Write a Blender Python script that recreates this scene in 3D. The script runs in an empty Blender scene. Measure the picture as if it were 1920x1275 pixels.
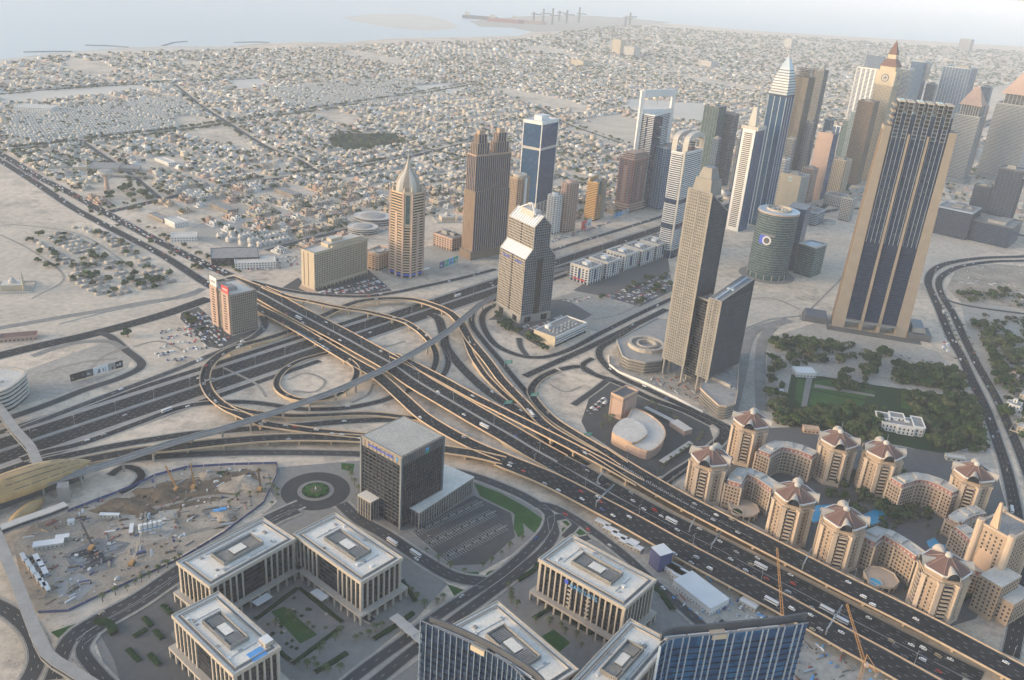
import bpy, math, random
import numpy as np
from mathutils import Vector, Matrix
random.seed(7); NR = np.random.RandomState(7)
SC = bpy.context.scene; COL = SC.collection
R = math.radians
# ------------------------------------------------------------------ camera (observation deck, 455 m up)
CZ = 455.0
_D = np.array([670.0 - 960.0, 4350.0 - 637.5]); _L = float(np.hypot(*_D)); _dx, _dy = _D / _L
FPX = math.sqrt(_L * 706.0); PITCH = math.atan(706.0 / FPX)
_cp, _sp = math.cos(PITCH), math.sin(PITCH)
_f = np.array([0, _cp, -_sp]); _r = np.array([1.0, 0, 0]); _u = np.array([0, _sp, _cp])
_X = _r * _dy - _u * _dx; _U = _r * _dx + _u * _dy
cam = bpy.data.cameras.new('camera'); camo = bpy.data.objects.new('camera', cam); COL.objects.link(camo)
cam.sensor_width = 36.0; cam.lens = FPX / 1920 * 36.0; cam.clip_start = 1.0; cam.clip_end = 300000.0
camo.matrix_world = Matrix(((_X[0], _U[0], -_f[0], 0), (_X[1], _U[1], -_f[1], 0), (_X[2], _U[2], -_f[2], CZ), (0, 0, 0, 1)))
SC.camera = camo
# ------------------------------------------------------------------ sky, sun, exposure
SUN_EL, SUN_AZ = 11.0, 193.0      # degrees; azimuth = direction towards the sun, counter-clockwise from +X
W = bpy.data.worlds.new('World'); SC.world = W; W.use_nodes = True
nt = W.node_tree; nt.nodes.clear()
sky = nt.nodes.new('ShaderNodeTexSky'); sky.sky_type = 'NISHITA'; sky.sun_disc = False
sky.sun_elevation = R(SUN_EL); sky.sun_rotation = R(90 - SUN_AZ); sky.air_density = 1.0; sky.dust_density = 2.6; sky.ozone_density = 1.0; sky.altitude = 300
bg = nt.nodes.new('ShaderNodeBackground'); bg.inputs[1].default_value = 0.15
wo = nt.nodes.new('ShaderNodeOutputWorld'); nt.links.new(sky.outputs[0], bg.inputs[0]); nt.links.new(bg.outputs[0], wo.inputs[0])
sl = bpy.data.lights.new('sun', 'SUN'); sl.energy = 0.62; sl.angle = R(16.0); sl.color = (1.0, 0.74, 0.52)
so = bpy.data.objects.new('sun', sl); COL.objects.link(so)
_sd = Vector((math.cos(R(SUN_AZ)) * math.cos(R(SUN_EL)), math.sin(R(SUN_AZ)) * math.cos(R(SUN_EL)), math.sin(R(SUN_EL))))
so.rotation_euler = _sd.to_track_quat('Z', 'Y').to_euler()
SC.view_settings.view_transform = 'Standard'; SC.view_settings.look = 'None'; SC.view_settings.gamma = 1.0
SC.view_settings.exposure = 1.72; SC.view_settings.use_curve_mapping = False
SC.render.engine = 'CYCLES'; cy = SC.cycles
cy.use_denoising = True; cy.max_bounces = 6; cy.diffuse_bounces = 2; cy.glossy_bounces = 2; cy.transmission_bounces = 2; cy.volume_bounces = 1
cy.use_adaptive_sampling = True; cy.adaptive_threshold = 0.02; cy.caustics_reflective = False; cy.caustics_refractive = False
# ------------------------------------------------------------------ from a direction of view to a place on the ground
def G(x, y, z=0.0):
    vx, vy = x - 960.0, y - 637.5
    dn = vx * _dx + vy * _dy; rt = vx * _dy - vy * _dx
    w = _f * FPX + _r * rt - _u * dn
    t = (z - CZ) / w[2]
    return (float(t * w[0]), float(t * w[1]), z)
def G2(x, y, z=0.0): return G(x, y, z)[:2]
def PX(p):
    q = np.array([p[0], p[1], p[2] - CZ]); k = q @ _f; a = q @ _r / k * FPX; b = -(q @ _u) / k * FPX
    return (960 + a * _dy + b * _dx, 637.5 - a * _dx + b * _dy)
def PXN(P):
    "many points at once: N x 3 -> N x 2 picture coordinates"
    q = P - np.array([0, 0, CZ]); k = q @ _f; a = q @ _r / k * FPX; b = -(q @ _u) / k * FPX
    return np.stack([960 + a * _dy + b * _dx, 637.5 - a * _dx + b * _dy], 1)
def S(s): return [tuple(float(c) for c in t.split(',')) for t in s.split()]
def poly_g(s, z=0.0): return [G2(p[0], p[1], z) for p in S(s)]
def inpoly(P, poly):
    x, y = P[:, 0], P[:, 1]; r = np.zeros(len(P), bool); n = len(poly)
    for i in range(n):
        x1, y1 = poly[i]; x2, y2 = poly[(i + 1) % n]
        c = (y1 > y) != (y2 > y)
        with np.errstate(divide='ignore', invalid='ignore'):
            r ^= c & (x < (x2 - x1) * (y - y1) / ((y2 - y1) or 1e-9) + x1)
    return r
# ------------------------------------------------------------------ materials
MATS = {}
def _new(name):
    m = bpy.data.materials.new(name); m.use_nodes = True; n = m.node_tree; b = n.nodes['Principled BSDF']; MATS[name] = m
    return m, n, b
def M(name, c, var=0.25, scale=0.12, rough=0.85, spec=0.25, c2=None, metal=0.0, fine=None, bump=0.0):
    m, n, b = _new(name)
    b.inputs['Roughness'].default_value = rough; b.inputs['Specular IOR Level'].default_value = spec; b.inputs['Metallic'].default_value = metal
    geo = n.nodes.new('ShaderNodeNewGeometry'); no = n.nodes.new('ShaderNodeTexNoise'); no.inputs['Scale'].default_value = scale; no.inputs['Detail'].default_value = 6; no.inputs['Roughness'].default_value = 0.6
    n.links.new(geo.outputs['Position'], no.inputs['Vector'])
    r = n.nodes.new('ShaderNodeValToRGB'); r.color_ramp.elements[0].position = 0.3; r.color_ramp.elements[1].position = 0.7
    a2 = c2 or tuple(x * (1 - var) for x in c)
    r.color_ramp.elements[0].color = (*a2, 1); r.color_ramp.elements[1].color = (*c, 1)
    n.links.new(no.outputs['Fac'], r.inputs['Fac']); out = r.outputs[0]
    if fine:
        n2 = n.nodes.new('ShaderNodeTexNoise'); n2.inputs['Scale'].default_value = fine[0]; n2.inputs['Detail'].default_value = 4; n.links.new(geo.outputs['Position'], n2.inputs['Vector'])
        mp = n.nodes.new('ShaderNodeMapRange'); mp.inputs[1].default_value = 0.3; mp.inputs[2].default_value = 0.7; mp.inputs[3].default_value = 1 - fine[1]; mp.inputs[4].default_value = 1 + fine[1] * 0.5
        n.links.new(n2.outputs['Fac'], mp.inputs[0])
        mx = n.nodes.new('ShaderNodeMix'); mx.data_type = 'RGBA'; mx.blend_type = 'MULTIPLY'; mx.inputs[0].default_value = 1.0
        n.links.new(out, mx.inputs[6]); n.links.new(mp.outputs[0], mx.inputs[7]); out = mx.outputs[2]
    n.links.new(out, b.inputs['Base Color'])
    if bump:
        bp = n.nodes.new('ShaderNodeBump'); bp.inputs['Strength'].default_value = bump; n.links.new(no.outputs['Fac'], bp.inputs['Height']); n.links.new(bp.outputs[0], b.inputs['Normal'])
    return m
def MG(name, c, c2, cell=(3.2, 3.2, 3.6), rough=0.2, spec=0.35, lit=0.0):
    "window glass: every pane a little different (blinds, rooms behind)"
    m, n, b = _new(name)
    b.inputs['Roughness'].default_value = rough; b.inputs['Specular IOR Level'].default_value = spec
    tc = n.nodes.new('ShaderNodeNewGeometry'); sn = n.nodes.new('ShaderNodeVectorMath'); sn.operation = 'SNAP'; sn.inputs[1].default_value = cell
    n.links.new(tc.outputs['Position'], sn.inputs[0]); wn = n.nodes.new('ShaderNodeTexWhiteNoise'); n.links.new(sn.outputs[0], wn.inputs['Vector'])
    r = n.nodes.new('ShaderNodeValToRGB'); r.color_ramp.elements[0].color = (*c, 1); r.color_ramp.elements[1].color = (*c2, 1); r.color_ramp.elements[0].position = 0.35; r.color_ramp.elements[1].position = 1.0
    n.links.new(wn.outputs['Value'], r.inputs['Fac']); n.links.new(r.outputs[0], b.inputs['Base Color'])
    return m
def setup_mats():
    # ground
    M('road', (0.027, 0.028, 0.031), 0.35, 0.05, 0.85, 0.08, fine=(0.6, 0.18))
    M('road_worn', (0.040, 0.041, 0.043), 0.3, 0.08, 0.9, 0.05, fine=(0.9, 0.2))
    M('road_patch', (0.020, 0.021, 0.023), 0.3, 0.08, 0.9, 0.05)
    M('street', (0.060, 0.060, 0.062), 0.25, 0.06, 0.88, 0.1, fine=(0.5, 0.15))
    M('track', (0.27, 0.25, 0.225), 0.3, 0.05, 0.9, 0.1, fine=(0.3, 0.2))
    M('lot', (0.085, 0.084, 0.082), 0.3, 0.07, 0.9, 0.15, fine=(0.5, 0.15))
    M('paving', (0.235, 0.218, 0.198), 0.2, 0.2, 0.8, 0.2, fine=(1.2, 0.12))
    M('paving_dark', (0.12, 0.116, 0.11), 0.2, 0.2, 0.8, 0.2, fine=(1.2, 0.12))
    M('dirt', (0.42, 0.35, 0.275), 0.4, 0.035, 0.95, 0.05, fine=(0.5, 0.25))
    M('sand', (0.56, 0.47, 0.37), 0.22, 0.015, 0.95, 0.05, fine=(0.12, 0.18))
    M('beach', (0.55, 0.50, 0.43), 0.15, 0.004, 0.95, 0.05)
    M('sandgrey', (0.41, 0.37, 0.315), 0.25, 0.02, 0.95, 0.05, fine=(0.2, 0.2))
    M('soil', (0.20, 0.15, 0.105), 0.45, 0.12, 0.95, 0.05, fine=(0.8, 0.3))
    M('lawn', (0.040, 0.110, 0.026), 0.4, 0.08, 0.9, 0.1, fine=(1.5, 0.25))
    M('hedge', (0.022, 0.050, 0.018), 0.5, 0.5, 0.9, 0.1)
    M('rut', (0.36, 0.315, 0.265), 0.35, 0.08, 0.95, 0.05, fine=(0.6, 0.3))
    M('navy', (0.010, 0.022, 0.062), 0.3, 0.2, 0.5, 0.2)
    M('granite', (0.255, 0.24, 0.215), 0.2, 0.1, 0.7, 0.2)
    M('brown', (0.40, 0.29, 0.21), 0.2, 0.08, 0.7, 0.2)
    M('median', (0.33, 0.31, 0.285), 0.25, 0.08, 0.9, 0.1)
    M('paint', (0.62, 0.61, 0.58), 0.35, 0.5, 0.7, 0.2)
    M('parapet', (0.56, 0.42, 0.28), 0.18, 0.15, 0.85, 0.15)
    M('parapet_grey', (0.42, 0.40, 0.37), 0.2, 0.15, 0.85, 0.15)
    M('concrete', (0.32, 0.305, 0.285), 0.25, 0.12, 0.85, 0.2)
    M('concrete_dark', (0.20, 0.195, 0.19), 0.3, 0.12, 0.85, 0.2)
    M('concrete_raw', (0.17, 0.155, 0.135), 0.35, 0.1, 0.9, 0.15, fine=(0.4, 0.2))
    # building skins
    M('roof_white', (0.60, 0.55, 0.485), 0.22, 0.06, 0.85, 0.15, fine=(0.5, 0.16))
    M('roof_grey', (0.30, 0.29, 0.275), 0.3, 0.15, 0.9, 0.1, fine=(0.6, 0.2))
    M('roof_cream', (0.74, 0.68, 0.59), 0.16, 0.06, 0.85, 0.15, fine=(0.5, 0.14))
    M('stone', (0.42, 0.375, 0.32), 0.12, 0.1, 0.8, 0.2)
    M('white', (0.64, 0.63, 0.61), 0.1, 0.1, 0.7, 0.3)
    M('offwhite', (0.46, 0.435, 0.395), 0.15, 0.1, 0.8, 0.2)
    M('cream', (0.47, 0.40, 0.30), 0.12, 0.1, 0.8, 0.2)
    M('peach', (0.52, 0.36, 0.25), 0.12, 0.1, 0.8, 0.2)
    M('sandstone', (0.37, 0.28, 0.21), 0.15, 0.15, 0.85, 0.15, fine=(0.6, 0.12))
    M('sandstone_lt', (0.47, 0.375, 0.29), 0.1, 0.15, 0.85, 0.15)
    M('tan', (0.27, 0.235, 0.195), 0.15, 0.08, 0.8, 0.2)
    M('bronze', (0.17, 0.125, 0.09), 0.2, 0.08, 0.6, 0.3)
    M('pinkstone', (0.42, 0.30, 0.245), 0.15, 0.1, 0.8, 0.2)
    M('redstone', (0.30, 0.12, 0.10), 0.2, 0.1, 0.7, 0.3)
    M('orange', (0.55, 0.33, 0.12), 0.15, 0.1, 0.7, 0.3)
    M('roof_tile', (0.165, 0.098, 0.082), 0.2, 0.2, 0.8, 0.2, fine=(1.0, 0.1))
    M('slate', (0.085, 0.092, 0.105), 0.2, 0.1, 0.6, 0.3)
    M('slate_lt', (0.19, 0.205, 0.22), 0.2, 0.1, 0.6, 0.3)
    M('metal', (0.42, 0.43, 0.44), 0.15, 0.2, 0.45, 0.5, metal=0.5)
    M('metal_dark', (0.06, 0.06, 0.065), 0.2, 0.2, 0.5, 0.4)
    M('gold', (0.46, 0.295, 0.125), 0.3, 0.08, 0.45, 0.4, metal=0.15)
    M('steel', (0.50, 0.52, 0.53), 0.12, 0.1, 0.4, 0.5, metal=0.4)
    M('skylight', (0.62, 0.64, 0.66), 0.15, 0.3, 0.35, 0.5)
    M('silver_blue', (0.33, 0.40, 0.47), 0.15, 0.05, 0.3, 0.6)
    M('black', (0.012, 0.012, 0.014), 0.2, 0.3, 0.4, 0.5)
    M('blue_sign', (0.05, 0.10, 0.55), 0.1, 1.0, 0.5, 0.4)
    M('sky_blue', (0.10, 0.32, 0.62), 0.2, 0.3, 0.5, 0.4)
    M('red_sign', (0.60, 0.05, 0.05), 0.1, 1.0, 0.5, 0.4)
    M('green_sign', (0.03, 0.30, 0.20), 0.1, 1.0, 0.5, 0.4)
    M('hoarding', (0.09, 0.10, 0.22), 0.3, 0.2, 0.7, 0.2)
    M('crane', (0.44, 0.24, 0.09), 0.15, 0.3, 0.6, 0.3)
    M('pool', (0.03, 0.33, 0.55), 0.2, 0.3, 0.12, 0.5)
    M('bark', (0.16, 0.115, 0.075), 0.3, 0.8, 0.9, 0.1)
    # glass
    MG('g_navy', (0.008, 0.022, 0.056), (0.025, 0.050, 0.095))
    MG('g_blue', (0.010, 0.045, 0.11), (0.025, 0.075, 0.155))
    MG('g_black', (0.008, 0.010, 0.014), (0.035, 0.040, 0.05))
    MG('g_teal', (0.030, 0.066, 0.072), (0.07, 0.115, 0.115))
    MG('g_grey', (0.045, 0.055, 0.07), (0.12, 0.13, 0.145))
    MG('g_dark', (0.018, 0.020, 0.024), (0.075, 0.07, 0.065))
    MG('g_deep', (0.004, 0.045, 0.12), (0.012, 0.10, 0.22), (4.8, 4.8, 4.0), 0.15, 0.35)
    # leaves
    for i, c in enumerate([(0.045, 0.085, 0.024), (0.080, 0.122, 0.036), (0.028, 0.058, 0.020), (0.105, 0.112, 0.058)]):
        M('leaf%d' % i, c, 0.5, 0.5, 0.8, 0.15)
    # car paint
    for n_, c in dict(car_white=(0.78, 0.78, 0.77), car_silver=(0.42, 0.43, 0.44), car_black=(0.02, 0.02, 0.022), car_red=(0.45, 0.02, 0.015), car_blue=(0.03, 0.08, 0.25), car_yellow=(0.7, 0.42, 0.03), car_grey=(0.12, 0.12, 0.13), car_gold=(0.40, 0.33, 0.22)).items():
        M(n_, c, 0.05, 1.0, 0.3, 0.5)
setup_mats()
# ------------------------------------------------------------------ meshes
def mat(x): return MATS[x] if isinstance(x, str) else x
class MB:
    def __init__(s, o=(0, 0, 0), ang=0.0):
        s.v = []; s.f = []; s.m = []; s.mats = []; s.o = o; s.c = math.cos(ang); s.s = math.sin(ang)
    def mi(s, m):
        if m not in s.mats: s.mats.append(m)
        return s.mats.index(m)
    def add(s, vs, fs, m):
        n = len(s.v); i = s.mi(m) if isinstance(m, str) else None
        s.v += vs; s.f += [tuple(a + n for a in f) for f in fs]
        s.m += ([i] * len(fs) if i is not None else [s.mi(k) for k in m])
        return s
    def box(s, cx, cy, z0, sx, sy, h, m, ang=0.0, top=None, taper=1.0):
        c, q = math.cos(ang), math.sin(ang); vs = []
        for k, z in ((1.0, z0), (taper, z0 + h)):
            for a, b in ((-1, -1), (1, -1), (1, 1), (-1, 1)):
                x, y = a * sx / 2 * k, b * sy / 2 * k; vs.append((cx + x * c - y * q, cy + x * q + y * c, z))
        t = top or m
        return s.add(vs, [(3, 2, 1, 0), (4, 5, 6, 7), (0, 1, 5, 4), (1, 2, 6, 5), (2, 3, 7, 6), (3, 0, 4, 7)], [m, t, m, m, m, m])
    def prism(s, poly, z0, z1, m, top=None, poly2=None, cap=True):
        n = len(poly); p2 = poly2 or poly
        vs = [(p[0], p[1], z0) for p in poly] + [(p[0], p[1], z1) for p in p2]
        fs = [(i, (i + 1) % n, n + (i + 1) % n, n + i) for i in range(n)]; ms = [m] * n
        if cap: fs += [tuple(range(n, 2 * n)), tuple(reversed(range(n)))]; ms += [top or m, m]
        return s.add(vs, fs, ms)
    def ring(s, outer, inner, z0, z1, m):
        n = len(outer)
        vs = [(p[0], p[1], z) for z in (z0, z1) for q in (outer, inner) for p in q]
        fs = []
        for i in range(n):
            j = (i + 1) % n
            fs += [(i, j, 2 * n + j, 2 * n + i), (n + j, n + i, 3 * n + i, 3 * n + j), (2 * n + i, 2 * n + j, 3 * n + j, 3 * n + i), (j, i, n + i, n + j)]
        return s.add(vs, fs, m)
    def bar(s, a, b, w, m, h=None):
        "a square bar from point a to point b"
        a, b = Vector(a), Vector(b); d = b - a; L = d.length
        if L < 1e-6: return s
        d /= L; u = d.cross(Vector((0, 0, 1)))
        u = Vector((1, 0, 0)) if u.length < 1e-4 else u.normalized()
        t = u.cross(d); h = h or w
        vs = [tuple(p + u * (i * w / 2) + t * (j * h / 2)) for p in (a, b) for i, j in ((-1, -1), (1, -1), (1, 1), (-1, 1))]
        return s.add(vs, [(0, 1, 2, 3), (7, 6, 5, 4), (0, 4, 5, 1), (1, 5, 6, 2), (2, 6, 7, 3), (3, 7, 4, 0)], m)
    def cyl(s, cx, cy, z0, r, h, m, n=16, r2=None, top=None):
        p = [(cx + r * math.cos(i * 2 * math.pi / n), cy + r * math.sin(i * 2 * math.pi / n)) for i in range(n)]
        r2 = r if r2 is None else r2
        q = [(cx + r2 * math.cos(i * 2 * math.pi / n), cy + r2 * math.sin(i * 2 * math.pi / n)) for i in range(n)]
        return s.prism(p, z0, z0 + h, m, top, q)
    def build(s, name, parent=None, kind=None, label=None, local=False):
        me = bpy.data.meshes.new(name)
        if local: me.from_pydata(s.v, [], s.f)
        else:
            o = s.o; me.from_pydata([(v[0] - o[0], v[1] - o[1], v[2] - o[2]) for v in s.v], [], s.f)
        for k in s.mats: me.materials.append(mat(k))
        me.polygons.foreach_set('material_index', s.m); me.update()
        ob = bpy.data.objects.new(name, me); COL.objects.link(ob)
        if parent: ob.parent = parent
        else: ob.location = s.o
        if kind: ob['kind'] = kind
        if label: ob['label'] = label
        return ob
def thing(name, label, cat, loc, group=None):
    o = bpy.data.objects.new(name, None); o.empty_display_size = 1.0; COL.objects.link(o); o.location = loc; o['label'] = label; o['category'] = cat
    if group: o['group'] = group
    return o
def tag(o, label, cat, group=None, kind=None):
    o['label'] = label
    if cat: o['category'] = cat
    if group: o['group'] = group
    if kind: o['kind'] = kind
    return o
def struct(o, label=None):
    o['kind'] = 'structure'
    if label: o['label'] = label
    return o
def area(p):
    return 0.5 * sum(p[i][0] * p[(i + 1) % len(p)][1] - p[(i + 1) % len(p)][0] * p[i][1] for i in range(len(p)))
def ccw(p): return list(p) if area(p) > 0 else list(reversed(p))
def off(poly, d):
    "offset a counter-clockwise outline outwards"
    n = len(poly); r = []
    for i in range(n):
        a, b, c = Vector(poly[i - 1][:2]), Vector(poly[i][:2]), Vector(poly[(i + 1) % n][:2])
        e1 = (b - a).normalized(); e2 = (c - b).normalized()
        n1 = Vector((e1.y, -e1.x)); n2 = Vector((e2.y, -e2.x)); k = n1 + n2; q = k.length_squared
        k = n1 if q < 1e-3 else k * (2 / q)
        if k.length > 3: k = k.normalized() * 3
        r.append(tuple(b + k * d))
    return r
def rect(c, ang, lx, ly, ox=0.0, oy=0.0):
    "rectangle with centre c (+offset along its own axes)"
    ca, sa = math.cos(ang), math.sin(ang)
    return [(c[0] + (ox + x) * ca - (oy + y) * sa, c[1] + (ox + x) * sa + (oy + y) * ca) for x, y in ((-lx / 2, -ly / 2), (lx / 2, -ly / 2), (lx / 2, ly / 2), (-lx / 2, ly / 2))]
def quadfit(c, l, r, z=0.0):
    "front corner, left corner, right corner as seen -> (angle of the right-hand side, length right, length left, centre)"
    C, Lp, Rp = (Vector(G2(p[0], p[1], z)) for p in (c, l, r))
    u, v = Rp - C, Lp - C
    a1 = math.atan2(u.y, u.x); a2 = math.atan2(v.y, v.x) - math.pi / 2
    a = math.atan2(math.sin(a1) * u.length + math.sin(a2) * v.length, math.cos(a1) * u.length + math.cos(a2) * v.length)
    U = Vector((math.cos(a), math.sin(a))); V = Vector((-U.y, U.x))
    lu, lv = u.dot(U), v.dot(V)
    cc = C + U * lu / 2 + V * lv / 2
    return a, lu, lv, (cc.x, cc.y)
def flat(name, poly, z, m, parent=None, kind='structure', label=None, th=None):
    b = MB((0, 0, 0)); p = ccw(poly); n = len(p)
    if th: b.prism(p, z - th, z, m)
    else: b.add([(q[0], q[1], z) for q in p], [tuple(range(n))], m)
    o = b.build(name, parent, kind if not parent else None, label); return o
# ================================================================== ground, sea, roads
def sheet(name, poly, z, m): return struct(flat(name, poly, z, m))
# one sheet of desert ground to the horizon, finer patches near by
def ground_mat():
    m, n, b = _new('ground')
    geo = n.nodes.new('ShaderNodeNewGeometry'); P = geo.outputs['Position']
    def noise(sc, det=6, ro=0.6):
        x = n.nodes.new('ShaderNodeTexNoise'); x.inputs['Scale'].default_value = sc; x.inputs['Detail'].default_value = det; x.inputs['Roughness'].default_value = ro
        n.links.new(P, x.inputs['Vector']); return x.outputs['Fac']
    def ramp(f, els):
        r = n.nodes.new('ShaderNodeValToRGB'); e = r.color_ramp.elements
        while len(e) < len(els): e.new(0.5)
        for k, (p, c) in enumerate(els): e[k].position = p; e[k].color = (*c, 1)
        n.links.new(f, r.inputs['Fac']); return r.outputs[0]
    a = ramp(noise(0.006), [(0.3, (0.38, 0.32, 0.255)), (0.5, (0.57, 0.47, 0.365)), (0.7, (0.65, 0.53, 0.405))])
    f = ramp(noise(0.09, 8, 0.7), [(0.28, (0.62, 0.62, 0.63)), (0.52, (1, 1, 1)), (0.75, (1.15, 1.12, 1.1))])
    mx = n.nodes.new('ShaderNodeMix'); mx.data_type = 'RGBA'; mx.blend_type = 'MULTIPLY'; mx.inputs[0].default_value = 1.0
    n.links.new(a, mx.inputs[6]); n.links.new(f, mx.inputs[7])
    g = ramp(noise(0.45, 3, 0.5), [(0.62, (1, 1, 1)), (0.70, (0.55, 0.55, 0.48))]); h = ramp(noise(0.022, 4, 0.75), [(0.38, (0.74, 0.74, 0.75)), (0.5, (1, 1, 1))])
    for q in (g, h):
        m2 = n.nodes.new('ShaderNodeMix'); m2.data_type = 'RGBA'; m2.blend_type = 'MULTIPLY'; m2.inputs[0].default_value = 1.0; n.links.new(mx.outputs[2], m2.inputs[6]); n.links.new(q, m2.inputs[7]); mx = m2
    n.links.new(mx.outputs[2], b.inputs['Base Color'])
    b.inputs['Roughness'].default_value = 0.95; b.inputs['Specular IOR Level'].default_value = 0.05
ground_mat()
B = 110000.0
sheet('ground', [(-B, -3000), (B, -3000), (B, B), (-B, B)], 0.0, 'ground')
def water_mat():
    m, n, b = _new('sea')
    b.inputs['Base Color'].default_value = (0.36, 0.37, 0.375, 1); b.inputs['Roughness'].default_value = 0.35; b.inputs['Specular IOR Level'].default_value = 0.4
    g = n.nodes.new('ShaderNodeNewGeometry'); x = n.nodes.new('ShaderNodeTexNoise'); x.inputs['Scale'].default_value = 0.01; x.inputs['Detail'].default_value = 6; n.links.new(g.outputs['Position'], x.inputs['Vector'])
    bp = n.nodes.new('ShaderNodeBump'); bp.inputs['Strength'].default_value = 0.3; n.links.new(x.outputs['Fac'], bp.inputs['Height']); n.links.new(bp.outputs[0], b.inputs['Normal'])
water_mat()
coast = [G2(*p) for p in S('-260,150 -120,126 0,112 100,100 160,95 233,89 333,87 433,87 480,82 560,79 640,80 740,72 840,70 973,67 1007,58 1060,52 1100,44 1180,40 1280,46 1420,58 1500,63 1620,70 1760,78 1900,86 2100,96')]
sheet('sea', coast + [(B * .99, 20000), (B * 0.99, B * 0.99), (-B * 0.99, B * 0.99), (-B * 0.99, 1000)], 0.04, 'sea')
sheet('beach', [G2(*p) for p in S('-120,127 0,113 100,101 160,96 233,90 333,88 433,88 433,93 333,96 233,98 100,106 0,118 -120,131')], 0.06, 'beach')
sheet('sand_island', [G2(*p) for p in S('640,32 690,27 773,26 820,33 850,44 860,52 813,58 740,53 660,39')], 0.09, 'beach')
sheet('port_land', [G2(*p) for p in S('880,40 930,34 990,30 1060,28 1120,30 1180,34 1260,42 1180,50 1080,58 1000,60 960,52 900,50')], 0.09, 'sandgrey')
def tube_rock(name, s, w, label):
    pts = [Vector((*G2(*p), 0)) for p in S(s)]; b = MB(tuple(pts[0]))
    for a, c in zip(pts, pts[1:]):
        d = (c - a).normalized(); u = Vector((-d.y, d.x, 0)) * w
        b.add([tuple(a - u), tuple(a - u * .3 + Vector((0, 0, 3))), tuple(a + u * .3 + Vector((0, 0, 3))), tuple(a + u), tuple(c - u), tuple(c - u * .3 + Vector((0, 0, 3))), tuple(c + u * .3 + Vector((0, 0, 3))), tuple(c + u)],
              [(0, 1, 5, 4), (1, 2, 6, 5), (2, 3, 7, 6), (0, 3, 2, 1), (4, 5, 6, 7)], 'concrete_dark')
    tag(b.build(name), label, 'breakwater')
tube_rock('breakwater', '45,98 90,97 135,97', 9, 'short straight rock breakwater off the beach nearest the picture edge')
tube_rock('breakwater', '160,85 200,86 240,89', 9, 'straight rock breakwater curving in to the beach')
tube_rock('breakwater', '305,86 325,80 350,78', 9, 'bent rock breakwater with a hook out to sea')
tube_rock('breakwater', '440,80 480,79 505,80', 8, 'faint rock breakwater along the beach under the sand island')
# ------------------------------------------------------------------ roads
ROADS = {}
def spline(P, step=7.0, closed=False):
    P = [Vector(p) for p in P]; out = []; n = len(P)
    if n == 2:
        k = max(1, int((P[1] - P[0]).length / 60)); return [P[0].lerp(P[1], i / k) for i in range(k + 1)]
    for i in range(n - 1):
        p0 = P[i - 1] if i else P[0] * 2 - P[1]; p1, p2 = P[i], P[i + 1]; p3 = P[i + 2] if i + 2 < n else P[-1] * 2 - P[-2]
        k = max(2, int((p2 - p1).length / step))
        k = min(k, 40)
        for j in range(k):
            t = j / k; t2, t3 = t * t, t * t * t
            out.append(0.5 * ((2 * p1) + (p2 - p0) * t + (2 * p0 - 5 * p1 + 4 * p2 - p3) * t2 + (3 * p1 - p0 - 3 * p2 + p3) * t3))
    out.append(P[-1]); return out
def line(s, z=0.0):
    r = []
    for p in S(s):
        zz = p[2] if len(p) > 2 else z; r.append(G(p[0], p[1], zz))
    return spline(r)
def sides(L):
    r = []
    for i in range(len(L)):
        d = L[min(i + 1, len(L) - 1)] - L[max(i - 1, 0)]; d.z = 0; d.normalize(); r.append(Vector((-d.y, d.x, 0)))
    return r
_zc = [0.0]
def nextz():
    _zc[0] += 0.006; return _zc[0]
def strip(b, L, N, o0, o1, dz, m):
    vs = []
    for p, q in zip(L, N):
        a = p + q * o0; c = p + q * o1; vs += [(a.x, a.y, a.z + dz), (c.x, c.y, c.z + dz)]
    b.add(vs, [(2 * i, 2 * i + 1, 2 * i + 3, 2 * i + 2) if o1 < o0 else (2 * i + 1, 2 * i, 2 * i + 2, 2 * i + 3) for i in range(len(L) - 1)], m)
def wall_strip(b, L, N, o, w, z0, h, m, base=None):
    "a solid wall along a line; base(i) gives the height of its foot"
    vs = []
    for i, (p, q) in enumerate(zip(L, N)):
        f = p.z + z0 if base is None else base(i)
        for k, z in ((o - w / 2, f), (o + w / 2, f), (o + w / 2, p.z + z0 + h), (o - w / 2, p.z + z0 + h)):
            a = p + q * k; vs.append((a.x, a.y, z))
    n = len(L); fs = []
    for i in range(n - 1):
        for k in range(4): fs.append((4 * i + k, 4 * i + (k + 1) % 4, 4 * i + 4 + (k + 1) % 4, 4 * i + 4 + k))
    fs += [(3, 2, 1, 0), (4 * n - 4, 4 * n - 3, 4 * n - 2, 4 * n - 1)]
    b.add(vs, fs, m)
def dashes(b, L, N, offs, dz, solid, wid=0.2, on=3.0, gap=9.0):
    for o in solid: strip(b, L, N, o - wid / 2, o + wid / 2, dz, 'paint')
    acc = 0.0; ph = [random.uniform(0, on + gap) for _ in offs]
    for i in range(len(L) - 1):
        seg = (L[i + 1] - L[i]).length; d = (L[i + 1] - L[i]).normalized(); q = N[i]
        for j, o in enumerate(offs):
            while ph[j] < acc + seg:
                p = L[i].lerp(L[i + 1], (ph[j] - acc) / seg); ph[j] += on + gap
                a = p + q * (o - wid / 2); c = p + q * (o + wid / 2); e = c + d * on; g = a + d * on
                b.add([(v.x, v.y, v.z + dz) for v in (a, g, e, c)], [(3, 2, 1, 0)], 'paint')
        acc += seg
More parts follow.
